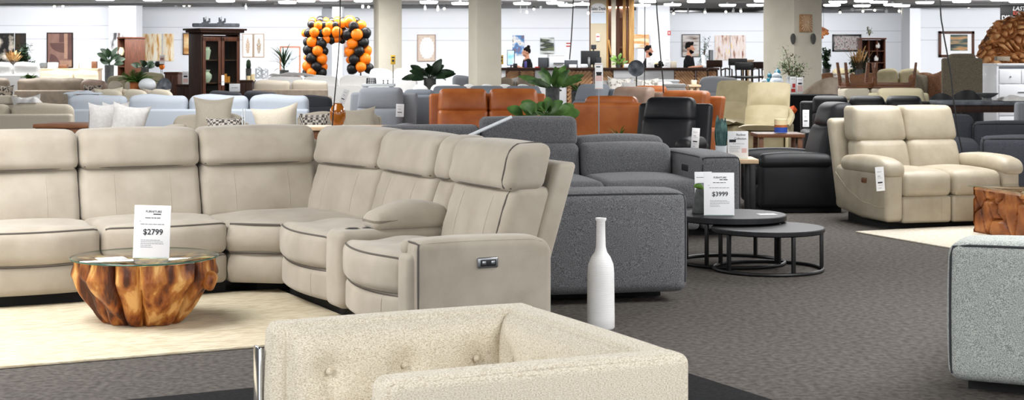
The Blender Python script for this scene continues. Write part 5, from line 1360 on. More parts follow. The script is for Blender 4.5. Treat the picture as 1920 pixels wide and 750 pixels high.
# black tub dining chairs behind the table
def tub(label, px, Y, rz, m, w=0.56, h=0.80, legm=M_blackmetal, name='tub_chair', sh=0.46):
    t = thing(name, label, 'chair', (wx(px, Y), Y, 0), math.radians(rz))
    mb = MB(); n = 24
    def ring(rad, hfun, s):
        return [((rad) * math.sin(a), (rad) * math.cos(a) * 0.95, hfun(a)) for a in [PI * 1.25 * (i / n - 0.5) for i in range(n + 1)]]
    hf = lambda a: sh - 0.06 + (h - sh + 0.06) * (0.42 + 0.58 * math.cos(a * 0.78) ** 2)
    outer = [(1.04, 'b'), (1.06, 't'), (0.98, 't'), (0.90, 'b2')]
    vs = []; fs = []
    rows = [(w / 2 * 1.0, lambda a: 0.30), (w / 2 * 1.06, lambda a: hf(a) - 0.03), (w / 2 * 1.03, hf), (w / 2 * 0.95, hf), (w / 2 * 0.90, lambda a: hf(a) - 0.03), (w / 2 * 0.84, lambda a: 0.32)]
    for rad, f in rows: vs += ring(rad, f, 0)
    k = n + 1
    for j in range(len(rows) - 1):
        for i in range(n): fs.append([j * k + i, j * k + i + 1, (j + 1) * k + i + 1, (j + 1) * k + i])
    fs += [[j * k for j in range(6)], [j * k + n for j in range(6)][::-1]]
    mb.add(vs, fs); mb.build('shell', m, t)
    mb = MB(); mb.lathe([(0, sh - 0.12), (w * 0.44, sh - 0.12), (w * 0.46, sh - 0.05), (w * 0.40, sh), (0, sh + 0.015)], 24); mb.build('seat', m, t)
    for i in range(4):
        a = PI / 4 + i * PI / 2
        mb = MB(); mb.tube([(w * 0.42 * math.cos(a), w * 0.42 * math.sin(a), 0), (w * 0.32 * math.cos(a), w * 0.32 * math.sin(a), sh - 0.1)], [0.012, 0.018], 8); mb.build('leg', legm, t)
    return t
tub('black tub chair behind the dark dining table', 1804, 24.9, 180, M_black, 0.62, 0.97)
tub('black tub chair seat pushed in left of the dark dining table', 1768, 24.4, 160, M_black, 0.54, 0.93)
tub('taupe curved tub armchair in front of the brown sofa', 1556, 29.9, -20, M_taupe, 1.1, 1.10, name='tub_armchair', sh=0.42)
tub('taupe curved tub armchair partly behind the upturned tables', 1630, 27.3, 35, M_olive, 0.95, 0.98, name='tub_armchair', sh=0.42)
tub('dark round backed chair behind the black cloth covered table', 1538, 27.95, 0, M_black, 0.6, 0.80)
tub('black round backed chair at the left of the black cloth covered table', 1462, 28.3, 0, M_black, 0.5, 0.78)

# upturned coffee tables on a cream ottoman
def ottoman(label, px0, px1, py, Y, m):
    w = (px1 - px0) * Y / F; h = wz(py, Y); t = thing('ottoman', label, 'ottoman', (wx((px0 + px1) / 2, Y), Y, 0))
    mb = MB(); mb.rbox((0, 0, h - 0.09), (w, 0.6, 0.18), 0.05, 2, (5, 4, 1), {'z+': 0.0}); mb.build('cushion', m, t)
    mb = MB(); mb.rbox((0, 0, (h - 0.18) / 2 + 0.06), (w - 0.06, 0.54, h - 0.30), 0.03, 1); mb.build('base', M_oat, t)
    for sx in (-1, 1):
        for sy in (-1, 1):
            mb = MB(); mb.lathe([(0.015, 0), (0.025, 0.13)], 8, (sx * (w / 2 - 0.08), sy * 0.2, 0)); mb.build('leg', M_walnut, t)
    return h
h1 = ottoman('cream upholstered bench left under the upturned wooden tables', 1577, 1624, 165, 25.6, M_cream)
h2 = ottoman('cream upholstered bench right under the upturned wooden tables', 1627, 1690, 165, 25.6, M_cream)
def upturned(label, px0, px1, py0, py1, Y, dep, rz, z0):
    w = (px1 - px0) * Y / F; h = wz(py0, Y) - z0
    t = thing('upturned_table', label, 'table', (wx((px0 + px1) / 2, Y), Y, z0), math.radians(rz), 'upturned wooden tables')
    mb = MB(); mb.rbox((0, 0, 0.015), (w + 0.02, dep + 0.02, 0.03), 0.005, 1); mb.build('table_top', M_walnut, t)
    mb = MB()
    for s in (-1, 1): mb.rbox((0, s * (dep / 2 - 0.03), 0.055), (w - 0.02, 0.03, 0.06), 0.004, 1); mb.rbox((s * (w / 2 - 0.03), 0, 0.055), (0.03, dep - 0.04, 0.06), 0.004, 1)
    mb.build('apron', M_walnut, t)
    for sx in (-1, 1):
        for sy in (-1, 1):
            mb = MB(); mb.rbox((sx * (w / 2 - 0.03), sy * (dep / 2 - 0.03), h / 2), (0.055, 0.055, h), 0.006, 1, (1, 1, 2), None, lambda x, y, z, sx=sx, sy=sy: (x * (1 - 0.3 * (z / h + .5)) + sx * 0.05 * (z / h + .5), y * (1 - 0.3 * (z / h + .5)) + sy * 0.03 * (z / h + .5), z)); mb.build('leg', M_walnut, t)
upturned('wooden table turned upside down on the left cream bench', 1579, 1634, 117, 164, 25.6, 0.42, 6, h1)
upturned('wooden table turned upside down on the right cream bench', 1640, 1714, 117, 164, 25.5, 0.46, -14, h2)

# dining chairs behind the men
def dining_chair(label, px, Y, rz, m=M_darkwood, h=0.84):
    t = thing('dining_chair', label, 'chair', (wx(px, Y), Y, 0.56), math.radians(rz), 'dark wooden dining chairs')
    mb = MB(); mb.rbox((0, 0, 0.45), (0.46, 0.44, 0.05), 0.02, 1, (2, 2, 1)); mb.build('seat', m, t)
    mb = MB(); mb.rbox((0, 0.21, h - 0.09), (0.46, 0.035, 0.17), 0.015, 1, (4, 1, 1), None, lambda x, y, z: (x, y - 0.25 * x * x, z)); mb.build('backrest', m, t)
    for sx in (-1, 1):
        mb = MB(); mb.tube([(sx * 0.22, 0.22, 0), (sx * 0.20, 0.19, 0.45), (sx * 0.20, 0.22, h - 0.06)], 0.017, 8); mb.build('leg', m, t)
        mb = MB(); mb.tube([(sx * 0.22, -0.2, 0), (sx * 0.22, -0.19, 0.64), (sx * 0.22, 0.05, 0.66), (sx * 0.21, 0.2, 0.62)], 0.017, 8); mb.build('leg', m, t)
    return t
tz_ = [('dark wooden dining chair directly right of the counter monitor', 1349, 37.7, 30, 0.86), ('black dining chair leaning back second from the counter monitor', 1380, 38.55, -20, 0.90), ('dark wooden armchair with curved back beside the square pillar', 1421, 38.5, 15, 0.82), ('black dining chair below the pinkish abstract painting', 1401, 37.65, 150, 0.80)]
pf = thing('display_platform', 'dark display platform carrying the dining chairs', 'platform', (wx(1388, 38.1), 38.1, 0))
mb = MB(); mb.rbox((0, 0, 0.533), (1.42, 1.5, 0.05), 0.006, 1); mb.build('deck', M_darkwood, pf)
mb = MB(); mb.rbox((0, 0, 0.255), (1.34, 1.4, 0.51), 0.006, 1); mb.build('skirt', M_blackmetal, pf)
for lb, px, Y, rz, h in tz_: dining_chair(lb, px, Y, rz, M_darkwood if 'wooden' in lb else M_blackmetal, h)
rect_table('pale oak dining table among the dark dining chairs', 1392, 1410, 112, 40.6, 0.7, M_oak, apron=0.05, name='dining_table')
tub('black rounded armchair below the dark dining chairs', 1362, 36.2, 170, M_black, 0.6, 0.92)
tub('dark green rounded armchair beside the square pillar', 1420, 36.4, 175, M_charcoal, 0.72, 0.88)

# misc small things on the left back row
def boxy(name, label, cat, px0, px1, py0, py1, Y, dep, m, b=0.01):
    w = (px1 - px0) * Y / F; h = (py1 - py0) * Y / F; mb = MB(); mb.rbox((0, 0, h / 2), (w, dep, h), b, 1)
    return tag(mb.build(name, m, loc=P3((px0 + px1) / 2, py1, Y)), label, cat)
def cabinet(label, px0, px1, py, Y, dep, m, nd=2):
    w = (px1 - px0) * Y / F; h = wz(py, Y); t = thing('cabinet', label, 'cabinet', (wx((px0 + px1) / 2, Y), Y, 0))
    mb = MB(); mb.rbox((0, 0, h / 2 + 0.04), (w - 0.02, dep, h - 0.10), 0.006, 1); mb.rbox((0, 0, h - 0.02), (w + 0.02, dep + 0.03, 0.04), 0.006, 1); mb.rbox((0, 0.01, 0.05), (w - 0.06, dep - 0.06, 0.1), 0.004, 1); mb.build('carcass', m, t)
    for i in range(nd):
        mb = MB(); ww = (w - 0.06) / nd; x = -w / 2 + 0.03 + ww * (i + 0.5); mb.rbox((x, -dep / 2 - 0.008, h / 2 + 0.02), (ww - 0.01, 0.018, h - 0.16), 0.004, 1); o = mb.build('door', m, t)
        mb = MB(); mb.ball((x + (ww / 2 - 0.04) * (1 if i % 2 == 0 else -1), -dep / 2 - 0.028, h * 0.6), 0.014, 8, 6); mb.build('knob', M_blackmetal, o)
cabinet('reddish brown wooden cabinet left of the display cabinet', 312, 338, 135, 34.2, 0.45, M_redwood, 2)
cabinet('low dark cabinet carrying the red and white sale card', 334, 364, 158, 33.6, 0.4, M_darkwood, 2)
cabinet('dark cabinet right of the display cabinet under the candles', 450, 476, 150, 36.5, 0.4, M_darkwood, 2)
cabinet('pale oak sideboard under the brown abstract picture', 70, 188, 128, 44.0, 0.45, M_oak, 4)
boxy('wooden_block', 'tall brown wooden block standing on the pale oak sideboard', 'ornament', 172.5, 182, 115, 128, 43.9, 0.12, M_walnut)
boxy('wooden_block', 'short brown wooden stump before the pale oak sideboard', 'ornament', 111, 127, 121, 128, 43.85, 0.2, M_walnut)
boxy('ceramic_pot', 'grey pot at the left end of the pale oak sideboard', 'pot', 75, 88, 118, 128, 43.9, 0.2, M_greypot, 0.04)
boxy('white_box', 'white box on the pale oak sideboard below the brown picture', 'box', 91, 108, 117, 128, 44.05, 0.2, M_plasticw)
boxy('white_box', 'small cream box right of the white box on the pale oak sideboard', 'box', 142, 148, 119, 128, 43.9, 0.1, M_cream)
for q, (px, py, hh, lb) in enumerate(((466, 152, 0.12, 'short ivory candle leftmost beside the display cabinet'), (474, 152, 0.16, 'taller ivory candle right of the short one beside the display cabinet'))):
    mb = MB(); mb.lathe([(0, 0), (0.045, 0), (0.045, hh), (0, hh - 0.01)], 14); tag(mb.build('pillar_candle', M_candle, loc=P3(px, py, 36.4)), lb, 'candle')
for q, (px0, px1, py0, py1, lb) in enumerate(((479, 491, 124, 147, 'white fretwork lantern left beside the potted palm'), (491, 503, 127, 147, 'white fretwork lantern right beside the potted palm'))):
    Y = 38.6; w = (px1 - px0) * Y / F; h = (py1 - py0) * Y / F; t = thing('lantern', lb, 'lantern', P3((px0 + px1) / 2, py1, Y))
    mb = MB()
    for sx in (-1, 1):
        for sy in (-1, 1): mb.rbox((sx * w * 0.42, sy * w * 0.42, h * 0.4), (0.02, 0.02, h * 0.8), 0.003, 1)
    for i in range(4):
        for s in (-1, 1): mb.rbox((0, s * w * 0.42, h * (0.1 + 0.2 * i)), (w * 0.84, 0.012, 0.014), 0.003, 1, rot=(0, 0.6 * (1 if i % 2 else -1), 0))
    mb.rbox((0, 0, 0.01), (w, w, 0.02), 0.004, 1); mb.build('frame', M_plasticw, t)
    mb = MB(); mb.lathe([(w * 0.6, h * 0.8), (w * 0.2, h * 0.93), (0.01, h * 0.95), (0.01, h), (0, h)], 4); mb.build('roof', M_plasticw, t)
mb = MB(); mb.ball((0, 0, 0), 0.16, 16, 12, (1, 1, 0.75)); tag(mb.build('ornament_ball', M_plasticw, loc=P3(276, 159, 29.2)), 'white round ceramic ornament right of the fern pot', 'ornament')
# dark slate discs on stands
def disc(label, px, py, Y, R, rz, tilt=0.15):
    t = thing('disc_sculpture', label, 'sculpture', (wx(px, Y), Y, 0), math.radians(rz)); zc = wz(py, Y)
    mb = MB(); mb.lathe([(0, -0.02), (R * 0.2, -0.03), (R * 0.8, -0.035), (R, 0.0), (R * 0.98, 0.015), (R * 0.7, 0.0), (R * 0.15, 0.012), (0, 0.03)], 40, (0, 0, zc), rot=(PI / 2 + tilt, 0, 0)); mb.build('disc', M_slate, t)
    mb = MB(); mb.tube([(0, 0.03, 0.0), (0, 0.03, zc)], 0.012, 8); mb.lathe([(0, 0), (0.15, 0), (0.15, 0.02), (0, 0.02)], 20, (0, 0.03, 0)); mb.build('stand', M_blackmetal, t)
disc('dark slate disc sculpture on a stand left of the display cabinet', 307, 163, 28.4, 0.16, 48)
disc('dark slate disc sculpture on a stand in front of the sales desk', 1193, 128, 29.0, 0.152, -12)
for lb, px, py, Y in (('yellow sign paddle on a thin stand in front of the left cream pillar', 737, 112, 34.6), ('yellow sign paddle on a thin stand beside the middle cream pillar', 939.5, 112, 35.5)):
    t = thing('sign_paddle', lb, 'sign', (wx(px, Y), Y, 0)); zc = wz(py, Y)
    mb = MB(); mb.rbox((0, 0, zc), (0.10, 0.01, 0.20), 0.003, 1); mb.build('board', M_yellow, t)
    mb = MB(); mb.box((0, -0.006, zc + 0.05), (0.07, 0.002, 0.03)); mb.box((0, -0.006, zc - 0.02), (0.05, 0.002, 0.05)); mb.build('lettering', M_ink, t)
    mb = MB(); mb.tube([(0, 0.008, 0), (0, 0.008, zc + 0.09)], 0.008, 6); mb.lathe([(0, 0), (0.12, 0), (0.12, 0.01), (0, 0.015)], 16); mb.build('stand', M_blackmetal, t)
# coasters / knick-knacks by the grey recliner
for lb, px, py, w, h in (('small grey wire basket behind the grey fabric recliner armchair', 696, 157, 0.15, 0.08),):
    t = thing('wire_basket', lb, 'basket', P3(px, py, 24.5))
    mb = MB()
    for zz in (0.0, 0.03, 0.06, 0.085): mb.tube([(0.5 * w * math.cos(2 * PI * i / 16) * (1 - zz), 0.3 * w * math.sin(2 * PI * i / 16), zz) for i in range(16)], 0.006, 5, True)
    for i in range(16): mb.tube([(0.5 * w * math.cos(2 * PI * i / 16), 0.3 * w * math.sin(2 * PI * i / 16), 0), (0.46 * w * math.cos(2 * PI * i / 16), 0.28 * w * math.sin(2 * PI * i / 16), 0.085)], 0.005, 4)
    mb.build('wire_mesh', M_plasticg, t)
rect_table('low white table behind the grey fabric recliner armchair', 680, 740, 157, 24.5, 0.4, M_plasticw, apron=0)
for lb, px, py in (('short dark knobbed ornament right of the wire basket', 719, 157), ('taller dark knobbed ornament right of the short one', 727, 157)):
    mb = MB(); hh = 0.06 if 'short' in lb else 0.085; mb.lathe([(0, 0), (0.02, 0), (0.006, 0.01), (0.006, hh - 0.02), (0.016, hh - 0.008), (0, hh)], 10); tag(mb.build('knob_ornament', M_blackmetal, loc=P3(px, py, 24.45)), lb, 'ornament')
rect_table('white low table in front of the sales desk right of the patterned pillows', 1215, 1272, 150, 33.5, 0.5, M_plasticw, apron=0.03)
for q, (px0, px1, py0, py1, lb) in enumerate(((1243, 1285, 157, 163, 'white folded throw on the stack behind the tan recliner sofa'), (1246, 1284, 163, 170, 'white folded blanket at the bottom of the stack behind the tan recliner sofa'))):
    boxy('folded_blanket', lb, 'blanket', px0, px1, py0, py1, 26.0, 0.35, M_white, 0.03)
rect_table('small table under the folded white blankets', 1240, 1288, 170, 26.0, 0.5, M_plasticw, apron=0)
boxy('cardboard_cube', 'small cream box behind the folded white blankets', 'box', 1296, 1306, 150, 159, 29.0, 0.12, M_cream)
rect_table('small pale table behind the slumped grey cushion', 1290, 1312, 159, 29.0, 0.4, M_oak, apron=0)
# folded white throw lying over the table at right
def cloth_heap(label, px0, px1, py0, py1, Y, dep, m, seed):
    r_ = random.Random(seed); w = (px1 - px0) * Y / F; h = (py1 - py0) * Y / F
    ph = [r_.uniform(0, 6) for _ in range(4)]
    mb = MB()
    def fn(u, v):
        x = (u - 0.5) * w; y = (v - 0.5) * dep; e = (1 - abs(2 * u - 1) ** 4) * (1 - abs(2 * v - 1) ** 4)
        return (x, y, h * e ** 0.5 * (0.72 + 0.16 * math.sin(9 * u + ph[0] + 3 * v) + 0.12 * math.sin(17 * u + ph[1])))
    mb.grid(fn, 28, 12); mb.grid(lambda u, v: ((u - 0.5) * w, (v - 0.5) * dep, 0.0), 2, 2)
    return tag(mb.build('throw_blanket', m, loc=P3((px0 + px1) / 2, py1, Y), sharp=None), label, 'blanket')
cloth_heap('white crumpled throw on the dark dining table right of the bowl', 1872, 1925, 178, 188.5, 22.5, 0.5, M_white, 1)
cloth_heap('white crumpled throw lying along the back of the oatmeal sofa', 30, 74, 180, 192.5, 19.86, 0.25, M_white, 2)
cloth_heap('pale blue crumpled throw over the left end of the pale blue sofa', 122, 190, 169, 176, 22.86, 0.22, M_paleblue, 3)
cloth_heap('white bed throw on the long white sofa under the balloon arch', 505, 590, 135, 142, 38.25, 0.3, M_white, 4)

# ================================================================ pillows, each standing on a seat
ottoman('low cream bench at the far left holding the spotted cushion', -16, 26, 178.5, 32.0, M_oat)
ottoman('low cream bench holding the spotted cushion beside the mauve sofa', 152, 192, 178.5, 31.4, M_oat)
def seat_pillow(label, px, py_top, Y, w, m, rz=0, tilt=-8, roll=0, tk=0.20, zs=0.525):
    top = wz(py_top, Y); h = max(0.2, (top - zs) / math.cos(math.radians(tilt)))
    mb = pillow_mesh(w, h, tk)
    o = mb.build('throw_pillow', m, loc=(wx(px, Y), Y, (top + zs) / 2), rot=(math.radians(tilt), math.radians(roll), math.radians(rz)), sharp=None)
    return tag(o, label, 'cushion')
for a_ in (
    ('big beige square cushion propped on the cream armchair', 400, 181, 17.95, 0.46, M_oat, 4, -10, 0),
    ('woven checked cushion leaning on the cream armchair before the big beige cushion', 421, 221, 17.6, 0.42, M_plaid, 8, -38, 0),
    ('white pillow leftmost of the three on the cream armchair', 193, 191, 16.75, 0.40, M_white, 50, 6, 0),
    ('white pillow with its edge turned to us, middle of the three on the cream armchair', 214, 190, 16.95, 0.40, M_white, 58, 8, 0),
    ('white pillow rightmost and largest of the three on the cream armchair', 241, 194, 16.55, 0.42, M_white, 34, 10, 8),
    ('large beige rectangular pillow rising behind the beige suede sofa', 519, 197, 15.5, 0.47, M_oat, -4, -10, -8),
    ('beige lumbar pillow right of the amber vase', 672, 202, 18.3, 0.42, M_oat, 3, -12, -5),
    ('woven checked cushion left of the amber vase', 588, 212, 18.2, 0.36, M_plaid, 0, -12, 0),
    ('spotted cushion at the far left on the low cream bench', 9, 159, 32.0, 0.36, M_leopard, 8, -8, 0),
    ('spotted cushion on the low cream bench beside the mauve sofa', 172, 158, 31.4, 0.40, M_leopard, -6, -8, 3),
    ('cream pillow leftmost on the cream cushioned sofa', 205, 164, 27.3, 0.50, M_cream, 5, 8, -3),
    ('cream pillow in the middle of the cream cushioned sofa', 251, 166, 27.35, 0.46, M_cream, -5, 8, 3),
    ('beige pillow rightmost on the cream cushioned sofa', 293, 166, 27.3, 0.48, M_oat, 4, 8, 2),
    ('pale blue pillow at the left end of the pale blue sofa', 152, 174, 23.1, 0.42, M_paleblue, 6, 8, 3),
    ('white fluffy cushion behind the oatmeal sofa back', 52, 177, 20.1, 0.40, M_white, -8, 6, -4),
    ('white pillow leftmost on the white slip covered sofa', 1140, 147, 30.32, 0.42, M_white, 8, -8, 0),
    ('floral pillow at the left of the white slip covered sofa', 1160, 144, 30.17, 0.46, M_floral, -6, -10, 3),
    ('plain white pillow in the middle of the white slip covered sofa', 1184, 151, 30.12, 0.44, M_white, 4, -10, 0),
    ('floral pillow at the right of the white slip covered sofa', 1214, 146, 30.27, 0.50, M_floral, 6, -8, -3),
    ('brown pillow on the warm grey sofa before the sales desk', 930, 143, 33.5, 0.42, M_taupe, 5, 6, 0),
    ('pale pillow on the warm grey sofa before the sales desk', 955, 143.5, 33.5, 0.40, M_white, -5, 6, 0),
    ('patterned cushion on the brown leather sofa behind the upturned tables', 1580, 136, 37.32, 0.46, M_floral, 6, -8, 0),
    ('brown cushion on the brown leather sofa behind the upturned tables', 1606, 136, 37.32, 0.46, M_brownf, -6, -8, 0),
    ('mottled grey cushion on the brown leather sofa near the landscape', 1727, 135, 33.32, 0.40, M_speck, 10, -8, 6),
    ('brown cushion on the brown leather sofa near the landscape', 1752, 134, 33.32, 0.42, M_brownf, -8, -8, -8)):
    seat_pillow(*a_)
# ================================================================ pictures on the walls
def picture(label, px0, px1, py0, py1, Y, cols, frame=None, fw=0.03, name='framed_picture', seed=1, style='bands', rz=0, tilt=0, mat_border=None):
    """canvas with painted shapes; cols = list of (r,g,b)"""
    w = (px1 - px0) * Y / F; h = (py1 - py0) * Y / F
    t = thing(name, label, 'picture', P3((px0 + px1) / 2, (py0 + py1) / 2, Y), math.radians(rz))
    key = 'canvas_%s' % name + str(seed)
    sc = {'bands': 2.0, 'blot': 3.2, 'trees': 2.6, 'fine': 14.0}[style]
    st = {'bands': (0.5, 1, 2.6), 'blot': (1, 1, 1), 'trees': (4.0, 1, 0.8), 'fine': (1.2, 1, 1)}[style]
    n = len(cols); ex = [(0.34 + 0.32 * i / (n - 1), cols[i]) for i in range(1, n - 1)]
    m = mat(key, cols[0], cols[-1], 0.7, sc, 3, 0.34, 0.66, stretch=st, extra=ex)
    mp = [nd for nd in m.node_tree.nodes if nd.type == 'MAPPING'][0]; mp.inputs['Location'].default_value = (seed * 3.7, seed * 1.9, seed * 2.3)
    mb = MB(); mb.rbox((0, 0, 0), (w - 0.01, 0.03, h - 0.01), 0.003, 1); mb.build('canvas', m, t)
    if mat_border:
        mb = MB(); b = mat_border
        for s in (-1, 1): mb.box((s * (w / 2 - b / 2), -0.016, 0), (b, 0.006, h)); mb.box((0, -0.016, s * (h / 2 - b / 2)), (w, 0.0055, b))
        mb.build('mount', M_paper, t)
    if frame:
        mb = MB()
        for s in (-1, 1): mb.rbox((s * (w / 2), -0.008, 0), (fw, 0.05, h + fw), 0.004, 1); mb.rbox((0, -0.008, s * (h / 2)), (w + fw, 0.05, fw), 0.004, 1)
        mb.build('frame', frame, t)
    return t
Lw, La, Lc, Lo, Lr = 46.97, 49.47, 50.97, 55.97, 49.97
picture('black picture with white feather shapes at the far left edge', -20, 26.5, 62, 116, Lw, [(12, 11, 12), (24, 20, 18), (238, 226, 210)], None, seed=1, style='blot')
picture('black picture panel right of the feather picture at the far left', 28, 49, 62, 116, Lw, [(12, 11, 12), (20, 17, 16), (60, 46, 30)], None, seed=2, style='blot')
ba = thing('framed_picture', 'brown abstract picture with a quarter circle on the left wall', 'picture', P3(112.5, 94, Lw))
w, h = 47 * Lw / F, 64 * Lw / F
mb = MB(); mb.rbox((0, 0, 0), (w, 0.03, h), 0.003, 1); mb.build('canvas', mat('cocoa_print', (136, 102, 92), (150, 116, 104), 0.8, 5, 3), ba)
def flat_shape(pts, nm, m_, d):
    mb = MB(); k = len(pts); mb.add([(x * w / 2, -0.0155 - d, z * h / 2) for x, z in pts] + [(x * w / 2, -0.015, z * h / 2) for x, z in pts], [list(range(k)), list(range(k, 2 * k))[::-1]] + [[i, (i + 1) % k, k + (i + 1) % k, k + i] for i in range(k)]); mb.build(nm, m_, ba, sharp=20)
M_c1 = mat('dark_cocoa_print', (96, 68, 64), (108, 78, 72), 0.8, 5, 3); M_c2 = mat('tan_cocoa_print', (168, 130, 108), (180, 144, 122), 0.8, 5, 3)
flat_shape([(-0.95, -0.2), (-0.95, 0.35), (0.3, 0.35), (0.3, -0.2)] if False else [(0.35, 0.42)] + [(0.35 - 1.15 * math.cos(a_ * PI / 24), 0.42 - 0.58 * math.sin(a_ * PI / 24)) for a_ in range(13)], 'quarter_circle', M_c1, 0.002)
flat_shape([(0.35, -0.5), (0.62, -0.5), (0.62, 0.98), (0.35, 0.98)], 'tan_stripe', M_c2, 0.0015)
flat_shape([(0.62, -0.55), (0.97, -0.55), (0.97, 0.98), (0.62, 0.98)], 'dark_stripe', M_c1, 0.001)
flat_shape([(-0.05, 0.45), (0.33, 0.45), (0.33, 0.98), (-0.05, 0.98)], 'dark_block', M_c1, 0.001)
flat_shape([(-0.95, -0.97)] + [(-0.75 + 0.75 * math.sin(a_ * PI / 24), -0.97 + 0.75 * math.cos(a_ * PI / 24)) for a_ in range(13)], 'lower_arc', M_c1, 0.001)
flat_shape([(0.0, -0.97), (0.97, -0.97), (0.97, -0.6), (0.0, -0.6)], 'tan_block', M_c2, 0.001)
mb = MB()
for s in (-1, 1): mb.rbox((s * w / 2, -0.008, 0), (0.03, 0.05, h + 0.03), 0.004, 1); mb.rbox((0, -0.008, s * h / 2), (w + 0.03, 0.05, 0.03), 0.004, 1)
mb.build('frame', M_darkwood, ba)
picture('narrow grey and brown abstract behind the dark bookcase at the left', 207, 231, 61, 108, 45.8, [(84, 62, 56), (206, 206, 210), (60, 58, 60)], None, seed=4, style='trees')
picture('golden misty forest picture left panel behind the fern', 258, 303, 63, 115, La, [(214, 160, 84), (252, 236, 204), (255, 248, 232)], None, seed=5, style='trees')
picture('golden misty forest picture right panel behind the fern', 305, 326, 63, 115, La, [(222, 170, 94), (253, 240, 212), (255, 249, 236)], None, seed=6, style='trees')
picture('small golden sunset picture left of the display cabinet', 344, 364, 63, 102, La, [(196, 132, 70), (236, 190, 128), (250, 226, 180)], M_walnut, 0.03, seed=7, style='bands')
def feather_art(label, px0, px1, seed):
    w = (px1 - px0) * La / F; h = 43 * La / F
    t = thing('framed_picture', label, 'picture', P3((px0 + px1) / 2, 85.5, La))
    mb = MB(); mb.rbox((0, 0, 0), (w, 0.03, h), 0.003, 1); mb.build('canvas', M_paper, t)
    mb = MB()
    for s in (-1, 1): mb.rbox((s * w / 2, -0.006, 0), (0.018, 0.05, h + 0.018), 0.003, 1); mb.rbox((0, -0.006, s * h / 2), (w + 0.018, 0.05, 0.018), 0.003, 1)
    mb.build('frame', M_oak, t)
    mb = MB(); r_ = random.Random(seed)
    for i in range(30):
        z = -0.24 + 0.46 * i / 29
        wd = 0.075 * math.sin(PI * (0.15 + 0.8 * i / 29)) * r_.uniform(0.6, 1.1)
        for s in (-1, 1): mb.box((s * wd / 2, -0.0165, z + 0.01), (wd, 0.002, 0.010), rot=(0, -s * 0.5, 0))
    mb.build('feather_motif', M_straw if seed == 1 else mat('gold_brown_print', (110, 82, 34), (186, 148, 70), 0.6, 20), t)
feather_art('framed feather print left of the pair on the white wall', 455.5, 474, 1)
feather_art('framed feather print right of the pair on the white wall', 476.5, 494.5, 2)
# leaning mirror
mr = thing('floor_mirror', 'tall copper framed mirror behind the spiky palm', 'mirror', (wx(544, 46.5), 46.5, 0))
mh = wz(87, 46.5); mw = 36 * 46.5 / F
mb = MB(); mb.box((0, 0, mh / 2), (mw, 0.01, mh - 0.02)); mb.build('mirror_pane', M_mirror, mr)
mb = MB()
for s in (-1, 1): mb.rbox((s * mw / 2, 0, mh / 2), (0.05, 0.04, mh), 0.006, 1)
mb.rbox((0, 0, mh - 0.02), (mw, 0.04, 0.05), 0.006, 1); mb.rbox((0, 0, 0.03), (mw, 0.04, 0.05), 0.006, 1); mb.build('frame', M_copper, mr)
picture('brown and pink abstract picture seen through the balloon arch', 632, 652, 78, 107, Lc, [(120, 84, 70), (190, 150, 140), (232, 214, 206)], None, seed=9, style='blot')
# cross-patterned beige picture
cp = thing('framed_picture', 'beige framed picture with a stepped white centre between the cream pillars', 'picture', P3(799.5, 90, Lc))
w, h = 33 * Lc / F, 49 * Lc / F
mb = MB(); mb.rbox((0, 0, 0), (w, 0.03, h), 0.003, 1); mb.build('canvas', mat('beige_linen_print', (214, 196, 180), (226, 210, 196), 0.8, 20), cp)
mb = MB()
for q, (a, b) in enumerate(((0.34, 0.80), (0.56, 0.70), (0.72, 0.50), (0.80, 0.28))): mb.box((0.02, -0.017 - 0.0005 * q, 0), (w * a, 0.003, h * b))
mb.build('stepped_centre', M_paper, cp)
mb = MB()
for s in (-1, 1): mb.rbox((s * w / 2, -0.006, 0), (0.025, 0.05, h + 0.025), 0.004, 1); mb.rbox((0, -0.006, s * h / 2), (w + 0.025, 0.05, 0.025), 0.004, 1)
mb.build('frame', mat('rose_beige_frame', (168, 140, 124), rough=0.6), cp)
picture('dark and blue patchwork picture above the woman at the sales desk', 960.5, 983, 66, 105, Lc, [(40, 34, 32), (240, 238, 236), (60, 130, 190), (150, 90, 60)], None, seed=11, style='blot')
picture('black, white and green patchwork picture right of the woman at the sales desk', 1012.5, 1039, 70, 102, Lc, [(20, 22, 24), (226, 230, 228), (34, 40, 44), (120, 130, 90)], None, seed=12, style='bands')
picture('orange and white landscape picture beside the timber frame', 1188, 1217, 64, 90, 47.9, [(252, 226, 190), (226, 140, 76), (250, 240, 226)], None, seed=13, style='bands')
picture('grey and tan abstract picture behind the standing man with a beard', 1279, 1312, 65, 106, Lo, [(176, 150, 124), (214, 210, 208), (110, 84, 66)], M_carvedgrey, 0.03, seed=14, style='bands')
picture('large pink and gold abstract painting left panel behind the dining chairs', 1340, 1369, 66, 113, Lo, [(150, 96, 88), (226, 206, 190), (232, 224, 230), (240, 216, 170)], None, seed=15, style='trees')
picture('large pink and gold abstract painting right panel behind the dining chairs', 1370, 1398, 66, 113, Lo, [(140, 84, 70), (230, 212, 200), (234, 224, 226), (244, 208, 146)], None, seed=16, style='trees')
picture('dark framed grey picture with red flecks right of the square pillar', 1562, 1613, 66, 95, Lo, [(84, 78, 78), (150, 144, 144), (196, 190, 188), (150, 92, 88)], M_plasticb, 0.06, seed=17, style='fine')
picture('narrow black and white picture beside the white column on the right', 1695, 1708, 62, 115, Lo, [(18, 20, 22), (210, 214, 218), (120, 124, 128)], None, seed=18, style='blot')
